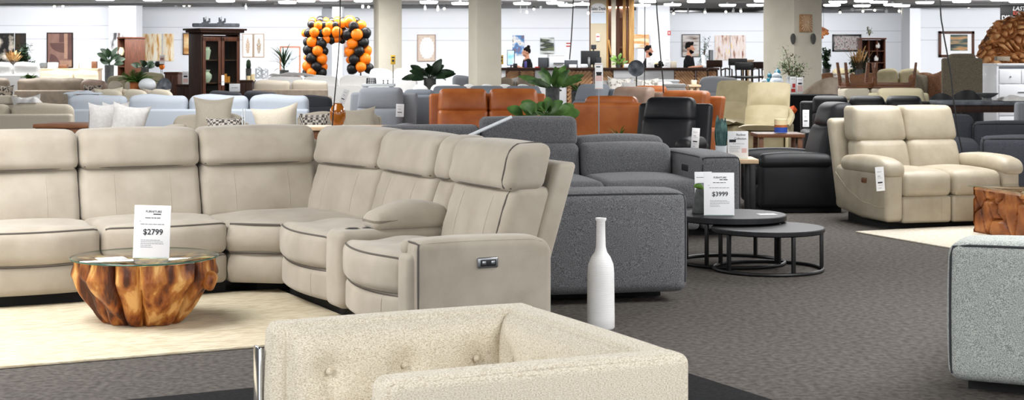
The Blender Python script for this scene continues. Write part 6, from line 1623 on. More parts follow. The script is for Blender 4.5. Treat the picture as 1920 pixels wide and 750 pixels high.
# framed landscape with wide white mount
fl_ = thing('framed_picture', 'wide dark framed landscape with a broad white mount on the right wall', 'picture', P3(1793, 83, Lr), math.radians(0))
w, h = 62 * Lr / F, 44 * Lr / F
mb = MB(); mb.box((0, 0, 0), (w, 0.02, h)); mb.build('mount', M_paper, fl_)
mb = MB(); mb.rbox((0.08, -0.014, 0.05), (32 * Lr / F, 0.02, 30 * Lr / F), 0.004, 1); mb.build('print', mat('landscape_print', (150, 100, 60), (30, 26, 26), 0.6, 3.0, 2, 0.3, 0.7, stretch=(0.4, 1, 2.6), extra=[(0.42, (196, 150, 100)), (0.52, (70, 92, 86)), (0.6, (44, 52, 50))]), fl_)
mb = MB()
for s in (-1, 1): mb.rbox((s * w / 2, -0.01, 0), (0.08, 0.06, h + 0.08), 0.006, 1); mb.rbox((0, -0.01, s * h / 2), (w + 0.08, 0.06, 0.08), 0.006, 1)
mb.build('frame', M_redwood, fl_)
# black banner
bn = thing('hanging_banner', 'black banner with white and red discount lettering above the driftwood dome', 'banner', P3(1908, 23.5, 42.0), math.radians(-4))
w, h = 64 * 42.0 / F, 29 * 42.0 / F
mb = MB(); mb.rbox((0, 0, 0), (w, 0.02, h), 0.003, 1); mb.build('board', mat('black_banner', (22, 22, 24), rough=0.5), bn)
mb = MB(); text_mesh(mb, 'LAST', 0.15, (0.03, -0.012, 0.055), True, 0.02, 0.25); text_mesh(mb, 'DISC', 0.15, (-0.415, -0.012, -0.18), False, 0.02); mb.build('lettering', M_paper, bn, smooth=False)
mb = MB(); text_mesh(mb, 'EX-D', 0.12, (-0.12, -0.012, -0.05), False, 0.02); mb.build('lettering', M_redorange, bn, smooth=False)
for x in (-0.38, 0.38): mb = MB(); mb.tube([(x, 0, h / 2 - 0.01), (x, 0, CEIL - bn.location.z)], 0.004, 6); mb.build('cord', M_cable, bn)
for lb, px, py, w, h in (('small red and white notice on the wall behind the sales desk', 1066, 84, 9, 8),):
    t = thing('notice_sign', lb, 'sign', P3(px, py, Lc)); W_, H_ = w * Lc / F, h * Lc / F
    mb = MB(); mb.box((0, 0, 0), (W_, 0.02, H_)); mb.build('board', M_paper, t)
    for s in (-1, 1): mb = MB(); mb.box((0, -0.011, s * H_ * 0.33), (W_, 0.003, H_ * 0.28)); mb.build('red_band', M_red, t)
t = thing('fire_sign', 'small red fire equipment sign on the white column', 'sign', P3(1254.5, 62, 47.95))
mb = MB(); mb.box((0, 0, 0), (0.09, 0.02, 0.13)); mb.build('board', M_red, t)
mb = MB(); mb.box((0, -0.011, 0.0), (0.035, 0.003, 0.07)); mb.build('symbol', M_paper, t)
# carved panel and masks on the square pillar's right face (pillar turned 38 degrees)
a38 = math.radians(38)
pc = Vector((wx(1486, 32.0), 32.0, 0)); nrm = Vector((math.sin(a38), -math.cos(a38), 0)); tan_ = Vector((math.cos(a38), math.sin(a38), 0))
def on_pillar(px, py, off):
    # point on the right-hand front face seen at column px
    base = pc + nrm * (0.41 + off); k = (px - 960) / F
    s = (k * base.y - base.x) / (tan_.x - k * tan_.y)
    p = base + tan_ * s; return (p.x, p.y, wz(py, p.y))
cv = thing('carved_wall_art', 'square carved light wood sunburst panel on the cream square pillar', 'wall art', on_pillar(1511, 43.5, 0.025), a38)
mb = MB(); mb.rbox((0, 0, 0), (0.34, 0.04, 0.35), 0.004, 1); mb.build('backing', M_carved, cv)
mb = MB()
for i in range(18):
    a = 2 * PI * i / 18; L = min(0.15 / max(abs(math.cos(a)), 1e-3), 0.155 / max(abs(math.sin(a)), 1e-3))
    mb.rbox((math.cos(a) * L * 0.55, -0.024, math.sin(a) * L * 0.55), (L * 0.9, 0.02, 0.018), 0.006, 1, rot=(0, -a, 0))
mb.build('sunburst_rays', mat('pale_carving', (226, 188, 148), (240, 212, 178), 0.6, 20), cv)
for lb, px in (('grey carved mask left of the pair under the sunburst panel', 1487), ('grey carved mask right of the pair under the sunburst panel', 1525)):
    mb = MB(); mb.ball((0, 0, 0), 0.10, 16, 12, (0.62, 0.45, 1.08), lambda x, y, z: (x * (1 + 0.25 * z / 0.1), y, z))
    tag(mb.build('carved_mask', M_carvedgrey, loc=on_pillar(px, 73, 0.035), rz=a38), lb, 'wall art')
mb = MB(); r_ = random.Random(4)
for i in range(9): mb.rbox((r_.uniform(-0.08, 0.08), r_.uniform(-0.03, 0.03), r_.uniform(-0.13, 0.13)), (0.2, 0.05, 0.07), 0.02, 1, rot=(0, r_.uniform(0.3, 1.4), 0))
tag(mb.build('hanging_driftwood', M_root2, loc=P3(1544, 61, 44.0)), 'hanging orange driftwood ornament right of the square pillar', 'ornament')
mb = MB(); mb.tube([P3(1544, 54, 44.0), (wx(1544, 44.0), 44.0, CEIL)], 0.004, 5); tag(mb.build('hanging_wire', M_cable), 'thin wire holding the driftwood ornament', 'wire')

# ================================================================ balloon arch
arch = thing('balloon_arch', 'square arch of orange and black balloons over the white sofas', 'balloon arch', (wx(634, 43.0), 43.0, 0))
BL = [(175,228,38,0,.2),(240,140,42,1,.15),(245,108,40,0,.25),(208,228,45,1,.05),(325,100,42,1,.25),(380,105,34,0,.25),(308,150,44,0,.0),(265,220,47,0,-.1),(330,225,42,1,.0),(362,150,45,1,.05),(420,150,45,0,.0),(440,108,35,1,.25),(495,100,40,0,.25),(478,150,42,1,.0),(388,215,45,0,-.1),(388,285,44,0,.0),(435,232,42,1,.0),(440,290,45,1,.05),(490,215,52,0,-.1),(490,282,42,0,.05),(545,132,42,0,.0),(552,108,40,1,.25),(240,315,52,0,-.05),(192,318,40,1,.1),(335,332,54,1,-.05),(200,397,50,1,.0),(298,405,50,0,-.15),(360,410,45,1,.05),(235,480,55,1,-.1),(340,487,54,0,-.05),(185,475,28,0,.2),(197,560,52,0,.0),(285,562,52,1,-.1),(355,565,42,0,.1),(235,622,47,0,-.1),(185,622,40,1,.1),(335,625,52,1,.0),
      (620,118,62,0,.05),(657,160,50,1,-.15),(738,150,48,0,.05),(690,102,32,1,.2),(597,245,54,1,-.1),(548,222,50,1,.05),(692,242,56,0,-.2),(780,225,54,1,-.05),(645,330,54,0,-.1),(755,320,57,1,-.05),(620,412,52,0,.0),(715,407,50,1,-.15),(795,402,47,0,.05),(668,490,54,1,-.1),(775,487,57,0,-.05),(615,497,32,0,.15),(645,585,54,1,.0),(732,567,50,0,-.15),(810,580,50,1,.0),(545,302,32,1,.1),(265,265,40,1,.25),(290,330,36,1,.25),(700,320,40,0,.25),(540,180,36,1,.2)]
oz = Vector(arch.location)
for (cx, cy, r_, bk_, dy) in BL:
    Y = 43.0 + dy; px = 540 + cx / 5.355; py = 20 + cy / 5.355; R = 1.10 * r_ / 5.355 * Y / F
    mb = MB(); p = Vector(P3(px, py, Y)) - oz
    mb.lathe([(0, -1.12 * R), (0.07 * R, -1.06 * R), (0.35 * R, -0.90 * R), (0.72 * R, -0.62 * R), (0.95 * R, -0.2 * R), (0.98 * R, 0.15 * R), (0.82 * R, 0.60 * R), (0.45 * R, 0.92 * R), (0, R)], 18, tuple(p), rot=(0.5 * math.sin(cx), 0.6 * math.sin(cy * 1.7), 0))
    mb.build('balloon', M_blackb if bk_ else M_orangeb, arch)
zt_ = wz(48, 43.0); xl, xr = wx(592, 43.0) - oz.x, wx(676, 43.0) - oz.x
mb = MB(); mb.tube([(xl, 0.05, 0.02), (xl, 0.05, zt_), (xr, 0.05, zt_), (xr, 0.05, 0.02)], 0.02, 8)
for x in (xl, xr): mb.lathe([(0, 0), (0.22, 0), (0.22, 0.03), (0, 0.03)], 20, (x, 0.05, 0))
mb.build('stand_frame', M_blackmetal, arch)
bal = thing('balloon_cluster', 'small cluster of two black balloons and one orange balloon left of the display cabinet', 'balloons', P3(301, 122, 39.8))
for (dx, dz, R, m_) in ((-0.07, 0.03, 0.075, M_blackb), (0.03, 0.06, 0.075, M_blackb), (0.035, -0.04, 0.07, M_orangeb)):
    mb = MB(); mb.ball((dx, 0, dz), R, 16, 12, (1, 1, 1.1)); mb.build('balloon', m_, bal)
mb = MB(); mb.tube([(0, 0.02, 0), (0.02, 0.03, -bal.location.z + 0.01)], 0.006, 6); mb.build('stick', M_blackmetal, bal)

# ================================================================ sales desk
DY = 41.5
sd = thing('sales_desk', 'long sales counter with dark top and chevron timber front panels', 'counter', (wx(1138, DY), DY, 0))
x0, x1 = wx(931, DY) - sd.location.x, wx(1347, DY) - sd.location.x; dz = wz(127, DY)
mb = MB(); mb.rbox(((x0 + x1) / 2, 0.2, dz - 0.03), (x1 - x0, 0.85, 0.06), 0.008, 1); mb.build('counter_top', M_darkwood, sd)
mb = MB(); mb.rbox(((x0 + x1) / 2, 0.22, (dz - 0.06) / 2), (x1 - x0 - 0.08, 0.62, dz - 0.06), 0.006, 1); mb.build('counter_body', M_lacq, sd)
def chev(a, b, flip):
    xa, xb = wx(a, DY) - sd.location.x, wx(b, DY) - sd.location.x; mb = MB(); n = 9; w = xb - xa
    mb.rbox(((xa + xb) / 2, -0.10, (dz - 0.06) / 2), (w, 0.015, dz - 0.08), 0.003, 1)
    o = mb.build('timber_panel', M_walnut, sd); mb = MB()
    for i in range(-18, 26):
        xc = xa + w * i / 7; L = 1.6
        for k in range(1):
            # slanted boards clipped to the panel by parameter
            z0_, z1_ = 0.02, dz - 0.08; sl_ = 0.9 * (1 if flip else -1)
            pts = []
            for zz in (z0_, z1_):
                pts.append((xc + sl_ * (zz - z0_), zz)); 
            (xa_, za), (xb_, zb2) = pts
            def clipx(xq, zq, xr_, zr):  # clip segment to panel width
                return None
            t0, t1 = 0.0, 1.0; dx = xb_ - xa_
            lo, hi = (xa + 0.03 - xa_) / dx, (xb - 0.03 - xa_) / dx
            if lo > hi: lo, hi = hi, lo
            t0, t1 = max(t0, lo), min(t1, hi)
            if t1 - t0 < 0.05: continue
            A = Vector((xa_ + dx * t0, -0.112, za + (zb2 - za) * t0)); B = Vector((xa_ + dx * t1, -0.112, za + (zb2 - za) * t1))
            mid = (A + B) / 2; ang = math.atan2(B.z - A.z, B.x - A.x)
            mb.rbox(tuple(mid), ((B - A).length, 0.012, w / 7 * 0.86 * abs(math.sin(ang))), 0.003, 1, rot=(0, -ang, 0))
    mb.build('slats', M_chev, o)
chev(948, 974, True); chev(974, 1003, False); chev(1062, 1112, True); chev(1113, 1150, False); chev(1263, 1303, False); chev(1304, 1345, False)
def P4(px, Y=DY + 0.05): return (wx(px, Y), Y, dz)
def monitor(label, px, w, h, rz, front, Y=DY + 0.1, lift=0.10, stand=True, z=None):
    t = thing('monitor', label, 'monitor', (wx(px, Y), Y, dz if z is None else z), math.radians(rz))
    mb = MB(); mb.rbox((0, 0, lift + h / 2), (w, 0.03, h), 0.006, 1); mb.build('housing', M_plasticb, t)
    mb = MB(); mb.box((0, -0.0165, lift + h / 2), (w - 0.03, 0.002, h - 0.03)); mb.build('screen', front, t)
    mb = MB(); mb.tube([(0, 0.02, 0.01), (0, 0.03, lift + h * 0.4)], 0.018, 8); mb.rbox((0, 0.02, 0.006), (0.2, 0.16, 0.012), 0.004, 1); mb.build('stand', M_plasticb, t)
    return t
monitor('blue lit touch screen at the left end of the sales counter', 958, 0.20, 0.40, -10, M_screen, lift=0.06)
monitor('black computer monitor seen from behind on the sales counter', 1107, 0.50, 0.36, 175, M_screend, lift=0.08)
monitor('small dark screen on a mount above the black computer monitor', 1113, 0.14, 0.12, 0, M_screend, DY + 0.35, lift=0.48)
monitor('black monitor seen edge on before the man with a beard', 1333, 0.50, 0.38, 72, M_screend, lift=0.08)
pr_ = thing('printer', 'white office printer on the sales counter', 'printer', P4(1042, DY + 0.15), math.radians(8))
mb = MB(); mb.rbox((0, 0, 0.16), (0.40, 0.38, 0.30), 0.02, 1); mb.build('housing', M_plasticw, pr_)
mb = MB(); mb.rbox((0, -0.01, 0.325), (0.40, 0.36, 0.035), 0.01, 1); mb.build('lid', M_plasticw, pr_)
mb = MB(); mb.rbox((0.05, -0.2, 0.12), (0.28, 0.06, 0.02), 0.004, 1); mb.build('paper_tray', M_plasticg, pr_)
def dbox(name, label, cat, px0, px1, py0, m, Y=DY + 0.1, dep=0.2, b=0.01):
    w = (px1 - px0) * Y / F; h = wz(py0, Y) - dz; mb = MB(); mb.rbox((0, 0, h / 2), (w, dep, h), min(b, h / 3), 1)
    return tag(mb.build(name, m, loc=(wx((px0 + px1) / 2, Y), Y, dz)), label, cat)
dbox('equipment_box', 'dark grey equipment box left of the white printer', 'equipment', 1009, 1027, 108, M_plasticg)
dbox('equipment_box', 'long dark grey till box right of the white printer', 'equipment', 1052, 1083, 113, M_plasticg)
dbox('paper_stack', 'white paper stack before the long dark grey till box', 'paper', 1067, 1081, 121, M_paper, DY - 0.05, 0.12)
dbox('paper_roll_box', 'white box below the black computer monitor', 'box', 1089, 1101, 120, M_plasticw, DY - 0.05, 0.12)
dbox('desk_phone', 'black desk phone beside the lit touch screen', 'phone', 962, 970, 119, M_plasticb, DY - 0.05, 0.15)
dbox('cup', 'purple blue cup before the woman with the bun', 'cup', 983, 988, 115, mat('purple_blue', (76, 70, 140), rough=0.5), DY - 0.1, 0.07)
dbox('small_box', 'small red tray right of the woman at the sales counter', 'tray', 1003, 1011, 125, M_red, DY - 0.05, 0.1)
dbox('small_box', 'white and red small box beside the potted plant on the counter', 'box', 1170, 1180, 120, M_plasticw, DY - 0.05, 0.1)
dbox('grey_bottle', 'grey dispenser bottle before the black computer monitor', 'bottle', 1102, 1107, 107, M_silver, DY - 0.12, 0.06, 0.02)
dbox('desk_tray', 'pale wooden tray between the two men on the sales counter', 'tray', 1257, 1268, 115, M_cream, DY, 0.2)
dbox('white_mug', 'white mug beside the edge on monitor', 'mug', 1318, 1326, 121, M_plasticw, DY - 0.1, 0.08, 0.02)
card('white brochure leftmost on the counter in front of the dark haired man', 1212, 1224, 108, 128, DY - 0.1, prints=[(-0.3, 0.3, 0.8, 0.05, M_inkg), (-0.3, 0.3, 0.5, 0.04, M_inkg), (-0.3, 0.2, 0.4, 0.04, M_inkg)], seed=21)
card('white brochure behind the leftmost brochure on the counter', 1222, 1231, 108, 127, DY + 0.2, prints=[(-0.3, 0.3, 0.8, 0.05, M_inkg), (-0.3, 0.3, 0.5, 0.04, M_inkg)], seed=22)
card('white brochure right of the dark flower arrangement on the counter', 1245, 1257, 109, 128, DY - 0.1, prints=[(-0.3, 0.3, 0.8, 0.05, M_inkg), (-0.3, 0.3, 0.5, 0.04, M_inkg), (-0.3, 0.1, 0.3, 0.06, M_inkg)], seed=23)
fa = thing('flower_arrangement', 'low arrangement of black and cream flowers on the sales counter', 'flowers', P4(1234, DY - 0.05))
r_ = random.Random(5); mb = MB(); mc_ = MB()
for i in range(16):
    a = r_.uniform(0, 2 * PI); q = r_.uniform(0, 0.12); tgt = mc_ if i % 4 == 0 else mb
    tgt.ball((q * math.cos(a), q * 0.7 * math.sin(a), 0.05 + r_.uniform(0, 0.12) * (1 - q * 4)), 0.045, 10, 8)
mb.build('dark_flowers', M_tee, fa); mc_.build('cream_flowers', M_candle, fa)
mb = MB(); mb.lathe([(0, 0), (0.09, 0), (0.11, 0.05), (0, 0.05)], 16); mb.build('bowl', M_blackmetal, fa)
# timber stud frame and sign board
tf = thing('timber_frame', 'dark and light timber stud frame rising from the sales desk', 'partition', (wx(1160, 42.6), 42.6, 0))
def stud(nm, a, b, m_, dy=0.0, d=0.10):
    xa, xb = wx(a, 42.6) - tf.location.x, wx(b, 42.6) - tf.location.x; mb = MB(); mb.rbox(((xa + xb) / 2, dy, CEIL / 2), (xb - xa, d, CEIL - 0.004), 0.005, 1); mb.build(nm, m_, tf)
stud('stud', 1136.5, 1140.5, M_pine); stud('plaster_strip', 1146, 1154.5, M_pillar, -0.02); stud('back_board', 1140, 1188, M_pined, 0.3, 0.03)
stud('stud', 1157, 1162, M_pined, 0.1); stud('stud', 1168, 1174, M_pine, 0.08); stud('stud', 1174.5, 1178.5, M_walnut, 0.03); stud('stud', 1179, 1188.5, M_pine, -0.03)
for zz in (0.9, 1.75, 2.55):
    xa, xb = wx(1155, 42.6) - tf.location.x, wx(1180, 42.6) - tf.location.x; mb = MB(); mb.rbox(((xa + xb) / 2, 0.14, zz), (xb - xa, 0.08, 0.05), 0.004, 1); mb.build('noggin', M_walnut, tf)
mb = MB(); xa = wx(1141, 42.6) - tf.location.x; mb.tube([(xa, -0.06, 1.95), (xa + 0.02, -0.10, 1.8), (xa + 0.06, -0.08, 1.55)], 0.02, 8); mb.build('hook_strap', M_pine, tf)
sb = thing('sales_desk_sign', 'tall beige board with a rounded sign reading Sales Desk', 'sign', (wx(1122, 42.4), 42.4, 0))
xa, xb = wx(1107, 42.4) - sb.location.x, wx(1137, 42.4) - sb.location.x
mb = MB(); mb.rbox((0, 0.03, CEIL / 2), (xb - xa, 0.04, CEIL - 0.006), 0.004, 1); mb.build('board', M_beige, sb)
mb = MB(); mb.rbox((xa - 0.01, 0.03, CEIL / 2), (0.03, 0.06, CEIL - 0.006), 0.004, 1); mb.build('edge_trim', M_pined, sb)
zt_, zb_ = wz(6, 42.4), wz(44, 42.4); n = 20; vs = []; w = xb - xa - 0.02
outline = [(-w / 2, zb_), (w / 2, zb_)] + [(w / 2 * math.cos(PI * i / n), zt_ - 0.13 + 0.13 * math.sin(PI * i / n)) for i in range(n + 1)]
vs = [(x, 0.008, z) for x, z in outline] + [(x, -0.006, z) for x, z in outline]; k = len(outline)
mb = MB(); mb.add(vs, [list(range(k)), list(range(k, 2 * k))[::-1]] + [[i, (i + 1) % k, k + (i + 1) % k, k + i] for i in range(k)]); mb.build('sign_plate', M_paper, sb, sharp=30)
mb = MB(); mb.box((0, -0.0075, (zb_ + wz(24, 42.4)) / 2), (w - 0.01, 0.002, wz(24, 42.4) - zb_ - 0.02)); mb.build('pale_panel', mat('pale_blue_print', (214, 224, 236), rough=0.6), sb)
mb = MB(); text_mesh(mb, 'Sales Desk', 0.125, (0, -0.0085, wz(19, 42.4)), True, 0.02, 0, 0.72); mb.box((0, -0.008, wz(23, 42.4)), (w * 0.8, 0.002, 0.012)); mb.build('lettering', M_ink, sb, smooth=False)
t = thing('notice_sign', 'small white and red notice on the beige board below the Sales Desk sign', 'sign', P3(1121, 70, 42.38))
mb = MB(); mb.box((0, 0, 0), (0.10, 0.006, 0.20)); mb.build('board', M_paper, t); mb = MB(); mb.box((0, -0.004, 0.02), (0.08, 0.002, 0.03)); mb.build('lettering', M_red, t)

# ================================================================ hanging cables
def cable(label, pts, Y, r=0.0062):
    P = [P3(px, py, Y) for px, py in pts]
    top = (P[0][0], Y, CEIL); Q = [top] + P
    # smooth
    out = []
    for i in range(len(Q) - 1):
        for k in range(6):
            t_ = k / 6; p0 = Q[max(i - 1, 0)]; p1 = Q[i]; p2 = Q[i + 1]; p3 = Q[min(i + 2, len(Q) - 1)]
            out.append(tuple(0.5 * (2 * p1[j] + (p2[j] - p0[j]) * t_ + (2 * p0[j] - 5 * p1[j] + 4 * p2[j] - p3[j]) * t_ ** 2 + (3 * p1[j] - p0[j] - 3 * p2[j] + p3[j]) * t_ ** 3) for j in range(3)))
    out.append(Q[-1]); mb = MB(); mb.tube(out, r, 6); return tag(mb.build('hanging_cable', M_cable), label, 'cable')
cable('black cable hanging from the ceiling through the balloon arch to the console table', [(638, 0), (637, 60), (634, 110), (629, 165), (625, 210), (623, 236)], 16.3)
cable('black cable hanging from the ceiling between the two men at the sales desk', [(1231, 0), (1235, 60), (1239, 110), (1243, 150), (1244, 178)], 20.6, 0.008)
cable('black cable hanging from the ceiling past the framed landscape on the right', [(1763, 0), (1768, 55), (1776, 100), (1783, 140), (1787, 180), (1792, 214), (1797, 250), (1806, 290)], 15.0, 0.007)
cable('thin cable hanging from the ceiling left of the Sales Desk sign', [(1075, 0), (1072, 60), (1068, 112)], 34.0, 0.012)
cable('short thin cable hanging in front of the slate disc at the sales desk', [(1209, 50), (1209, 95), (1208, 165)], 28.0, 0.007)
# ceiling lights
CL = [(197, 0), (286, 1), (423, 3), (482, 0), (539, 6), (574, 3), (617, 1), (681, 3), (804, 6), (863, 8), (979, 8), (1024, 0), (1041, 7), (1062, 11), (1092, 9), (1215, 4), (1204, 11), (1261, 10), (1305, 4), (1364, 11), (1416, 11), (1431, 3), (1560, 11), (1571, 5), (1619, 3), (1616, 12), (1647, 5), (1673, 10), (1690, 12), (1734, 6), (1781, 0), (1803, 4), (1875, 1), (1909, 4)]
lamp0 = None
for q, (px, py) in enumerate(CL):
    Y = 1.50 * F / (YH - py); loc = (wx(px, Y), Y, 2.93)
    if lamp0 is None:
        lamp0 = thing('ceiling_light', 'round glowing white drum light hanging just below the far ceiling', 'ceiling light', loc, 0, 'round ceiling lights')
        mb = MB(); mb.lathe([(0, 0.01), (0.20, 0.01), (0.235, 0.025), (0.235, 0.055), (0, 0.055)], 28); mb.build('diffuser', M_lamp, lamp0)
        mb = MB(); mb.lathe([(0, 0.056), (0.25, 0.056), (0.25, 0.07), (0.05, 0.085), (0.02, 0.12), (0, 0.12)], 28); mb.build('housing', M_plasticw, lamp0)
    else: dup(lamp0, loc, 0, 'round glowing white drum light hanging just below the far ceiling')
SP = [(102, 11), (109, 9), (118, 10), (130, 7), (329, 10), (345, 9), (355, 9), (461, 16), (680, 12), (691, 12), (797, 17), (821, 17), (833, 15), (976, 22), (988, 22), (1001, 16), (1014, 17), (1103, 24), (1263, 24), (1290, 24), (1322, 22), (1361, 21), (1375, 22), (1389, 20), (1575, 22), (1598, 19), (1618, 20), (1640, 18), (1662, 22), (1686, 20), (1816, 12), (1834, 14), (1854, 11)]
sp0 = None
for q, (px, py) in enumerate(SP):
    Y = 46.3 + (2.2 if 960 < px < 1180 else 0) + (4.0 if 1258 < px < 1700 else 0) + (1.5 if px > 1750 else 0); z = wz(py, Y)
    loc = (wx(px, Y), Y, CEIL)
    drop = CEIL - z
    lab = 'small ceiling spotlight aimed at the far wall'
    t = thing('track_spotlight', lab, 'spotlight', loc, 0, 'ceiling spotlights along the far wall')
    mb = MB(); mb.tube([(0, 0, -0.002), (0, 0, -drop + 0.05)], 0.012, 6); mb.build('stem', M_plasticw, t)
    mb = MB(); mb.tube([(0, -0.03, -drop + 0.07), (0, 0.05, -drop)], [0.035, 0.045], 10); mb.build('head', M_plasticw if q % 3 else M_plasticg, t)
    if q % 3 != 1:
        mb = MB(); mb.ball((0, 0.0, -drop - 0.02), 0.036, 10, 8); mb.build('bulb', M_bulb, t)
# ================================================================ people behind the sales desk
def person(label, px, Y, rz, hgt, hair, pose, skin=M_skin):
    """faces -y before rotation; continuous fused body, clothing and hair as separate shells"""
    t = thing('person', label, 'person', (wx(px, Y), Y, 0), math.radians(rz))
    k = hgt / 1.80
    def S(p): return (p[0] * k, p[1] * k, p[2] * k)
    def limb(mb, pts, rs, n=12):
        P = [Vector(S(p)) for p in pts]; out = []; rr = []
        for i in range(len(P) - 1):
            for q in range(5): out.append(P[i].lerp(P[i + 1], q / 5)); rr.append((rs[i] + (rs[i + 1] - rs[i]) * q / 5) * k)
        out.append(P[-1]); rr.append(rs[-1] * k)
        mb.tube(out, rr, n)
        for p, r_ in zip(P, rs): mb.ball(tuple(p), r_ * k, n, 8)
    def remesh(o, vox, it=4):
        m = o.modifiers.new('fuse', 'REMESH'); m.mode = 'VOXEL'; m.voxel_size = vox; m.use_smooth_shade = True
        s = o.modifiers.new('soften', 'SMOOTH'); s.iterations = it; s.factor = 0.5
    lean, bent = pose.get('lean', 0.0), pose.get('arms')
    sh_y = -lean
    body = MB()
    hz_ = 1.66; hc = (0, -0.01 + sh_y * 1.1, hz_)
    body.ball(S((hc[0], hc[1] + 0.005, hc[2] + 0.02)), 0.098 * k, 22, 16, (0.80, 1.0, 1.08))            # cranium
    body.ball(S((hc[0], hc[1] - 0.035, hc[2] - 0.055)), 0.068 * k, 18, 12, (0.86, 0.92, 1.02))        # jaw
    limb(body, [(0, hc[1] - 0.095, hc[2] + 0.010), (0, hc[1] - 0.122, hc[2] - 0.032)], [0.010, 0.016])     # nose
    limb(body, [(-0.02, hc[1] - 0.094, hc[2] - 0.068), (0.02, hc[1] - 0.094, hc[2] - 0.068)], [0.009, 0.009])  # mouth
    for s in (-1, 1):
        body.ball(S((s * 0.080, hc[1] + 0.01, hc[2] - 0.01)), 0.030 * k, 10, 8, (0.35, 0.7, 1.1))
        body.ball(S((s * 0.032, hc[1] - 0.082, hc[2] + 0.018)), 0.016 * k, 10, 8)
    limb(body, [(0, sh_y * 0.9 + 0.015, 1.44), (0, hc[1] + 0.015, hc[2] - 0.06)], [0.062, 0.055])
    torso = [(0, 0.0, 0.95), (0, sh_y * 0.3, 1.12), (0, sh_y * 0.7, 1.32), (0, sh_y * 0.9, 1.44)]
    limb(body, torso, [0.12, 0.125, 0.13, 0.08])
    limb(body, [(-0.17, sh_y * 0.9 + 0.01, 1.43), (0.17, sh_y * 0.9 + 0.01, 1.43)], [0.055, 0.055])
    shirt = MB()
    def flat(mb, pts, rs, sx=1.45):
        o = len(mb.v); limb(mb, pts, rs)
        mb.v[o:] = [(v[0] * sx, v[1], v[2]) for v in mb.v[o:]]
    flat(shirt, [(0, 0.0, 0.90), (0, sh_y * 0.3, 1.12), (0, sh_y * 0.7, 1.32), (0, sh_y * 0.9, 1.41)], [0.125, 0.122, 0.135, 0.085])
    limb(shirt, [(-0.175, sh_y * 0.9 + 0.01, 1.42), (0.175, sh_y * 0.9 + 0.01, 1.42)], [0.068, 0.068])
    for s, arm in ((-1, bent[0]), (1, bent[1])):
        sh, el, wr = arm
        limb(body, [sh, el, wr], [0.055, 0.044, 0.030])
        E_, W_ = Vector(el), Vector(wr); U = Vector(sh)
        limb(shirt, [sh, tuple(U.lerp(E_, 0.75))], [0.072, 0.062])
        d = (W_ - E_).normalized(); side = d.cross(Vector((0, 0, 1))).normalized(); dn = Vector((0, 0, -1))
        palm = W_ + d * 0.055
        limb(body, [tuple(W_ + d * 0.01), tuple(W_ + d * 0.085)], [0.028, 0.034])
        for q in range(4):
            off = side * ((q - 1.5) * 0.019); L = (0.060, 0.072, 0.068, 0.052)[q]
            p0 = W_ + d * 0.095 + off; p1 = p0 + d * L * 0.55 + dn * 0.012; p2 = p1 + d * L * 0.35 + dn * 0.026
            limb(body, [tuple(p0), tuple(p1), tuple(p2)], [0.0095, 0.0088, 0.0078], 8)
        sd_ = side * (-s)
        p0 = W_ + d * 0.035 + sd_ * 0.025; p1 = p0 + d * 0.03 + sd_ * 0.022 + dn * 0.01; p2 = p1 + d * 0.028 + dn * 0.012
        limb(body, [tuple(p0), tuple(p1), tuple(p2)], [0.013, 0.011, 0.009], 8)
    trousers = MB(); shoes = MB()
    for s in (-1, 1):
        limb(body, [(s * 0.09, 0, 0.92), (s * 0.095, -0.01, 0.50), (s * 0.10, 0.02, 0.09)], [0.078, 0.052, 0.038])
        limb(trousers, [(s * 0.085, 0, 0.94), (s * 0.095, -0.01, 0.50), (s * 0.10, 0.02, 0.10)], [0.105, 0.075, 0.062])
        limb(shoes, [(s * 0.10, 0.04, 0.045), (s * 0.11, -0.14, 0.035)], [0.043, 0.036])
    limb(body, [(-0.06, 0, 0.95), (0.06, 0, 0.95)], [0.12, 0.12]); limb(trousers, [(-0.06, 0, 0.96), (0.06, 0, 0.96)], [0.13, 0.13])
    o = body.build('body', skin, t, sharp=None); remesh(o, 0.0085 * k, 3)
    o = shirt.build('t_shirt', M_tee, t, sharp=None); remesh(o, 0.014 * k, 5)
    o = trousers.build('trousers', M_trouser, t, sharp=None); remesh(o, 0.016 * k, 5)
    o = shoes.build('shoes', M_shoe, t, sharp=None); remesh(o, 0.014 * k, 3)
    hr = MB()
    def cap(zcut, thick, fr=0.055):
        def w(x, y, z): return (x, y, z)
        hr.ball(S((hc[0], hc[1] + 0.018, hc[2] + 0.036)), (0.104 + thick) * k, 22, 16, (0.82, 0.98, 1.02), lambda x, y, z: (x, y, max(z, zcut * k + (fr * k if y < -0.03 * k else 0.0) + min(0, -0.6 * (y - 0.02)))))
    if hair == 'bun':
        cap(-0.05, 0.004); hr.ball(S((0, hc[1] + 0.06, hc[2] + 0.145)), 0.048 * k, 14, 10)
    elif hair == 'short':
        cap(-0.02, 0.004)
        for q in range(7): hr.ball(S((0.05 * math.sin(q * 1.9), hc[1] - 0.04 + 0.015 * q, hc[2] + 0.115 + 0.01 * math.cos(q))), 0.032 * k, 10, 8)
    else:
        cap(-0.015, 0.011, 0.05)
        for q in range(9): hr.ball(S((0.055 * math.sin(q * 2.1), hc[1] - 0.06 + 0.016 * q, hc[2] + 0.12 + 0.012 * math.cos(q * 1.3))), 0.040 * k, 10, 8)
    o = hr.build('hair', M_hair, t, sharp=None); remesh(o, 0.009 * k, 2)
    if hair != 'bun':
        bd = MB(); bd.ball(S((0, hc[1] - 0.036, hc[2] - 0.072)), 0.074 * k, 18, 14, (0.92, 1.0, 0.95), lambda x, y, z: (x, y, min(z, (0.05 - 1.05 * max(0, -y / k)) * k)))
        o = bd.build('beard', M_hair, t, sharp=None); remesh(o, 0.008 * k, 2)
    return t
dzk = dz
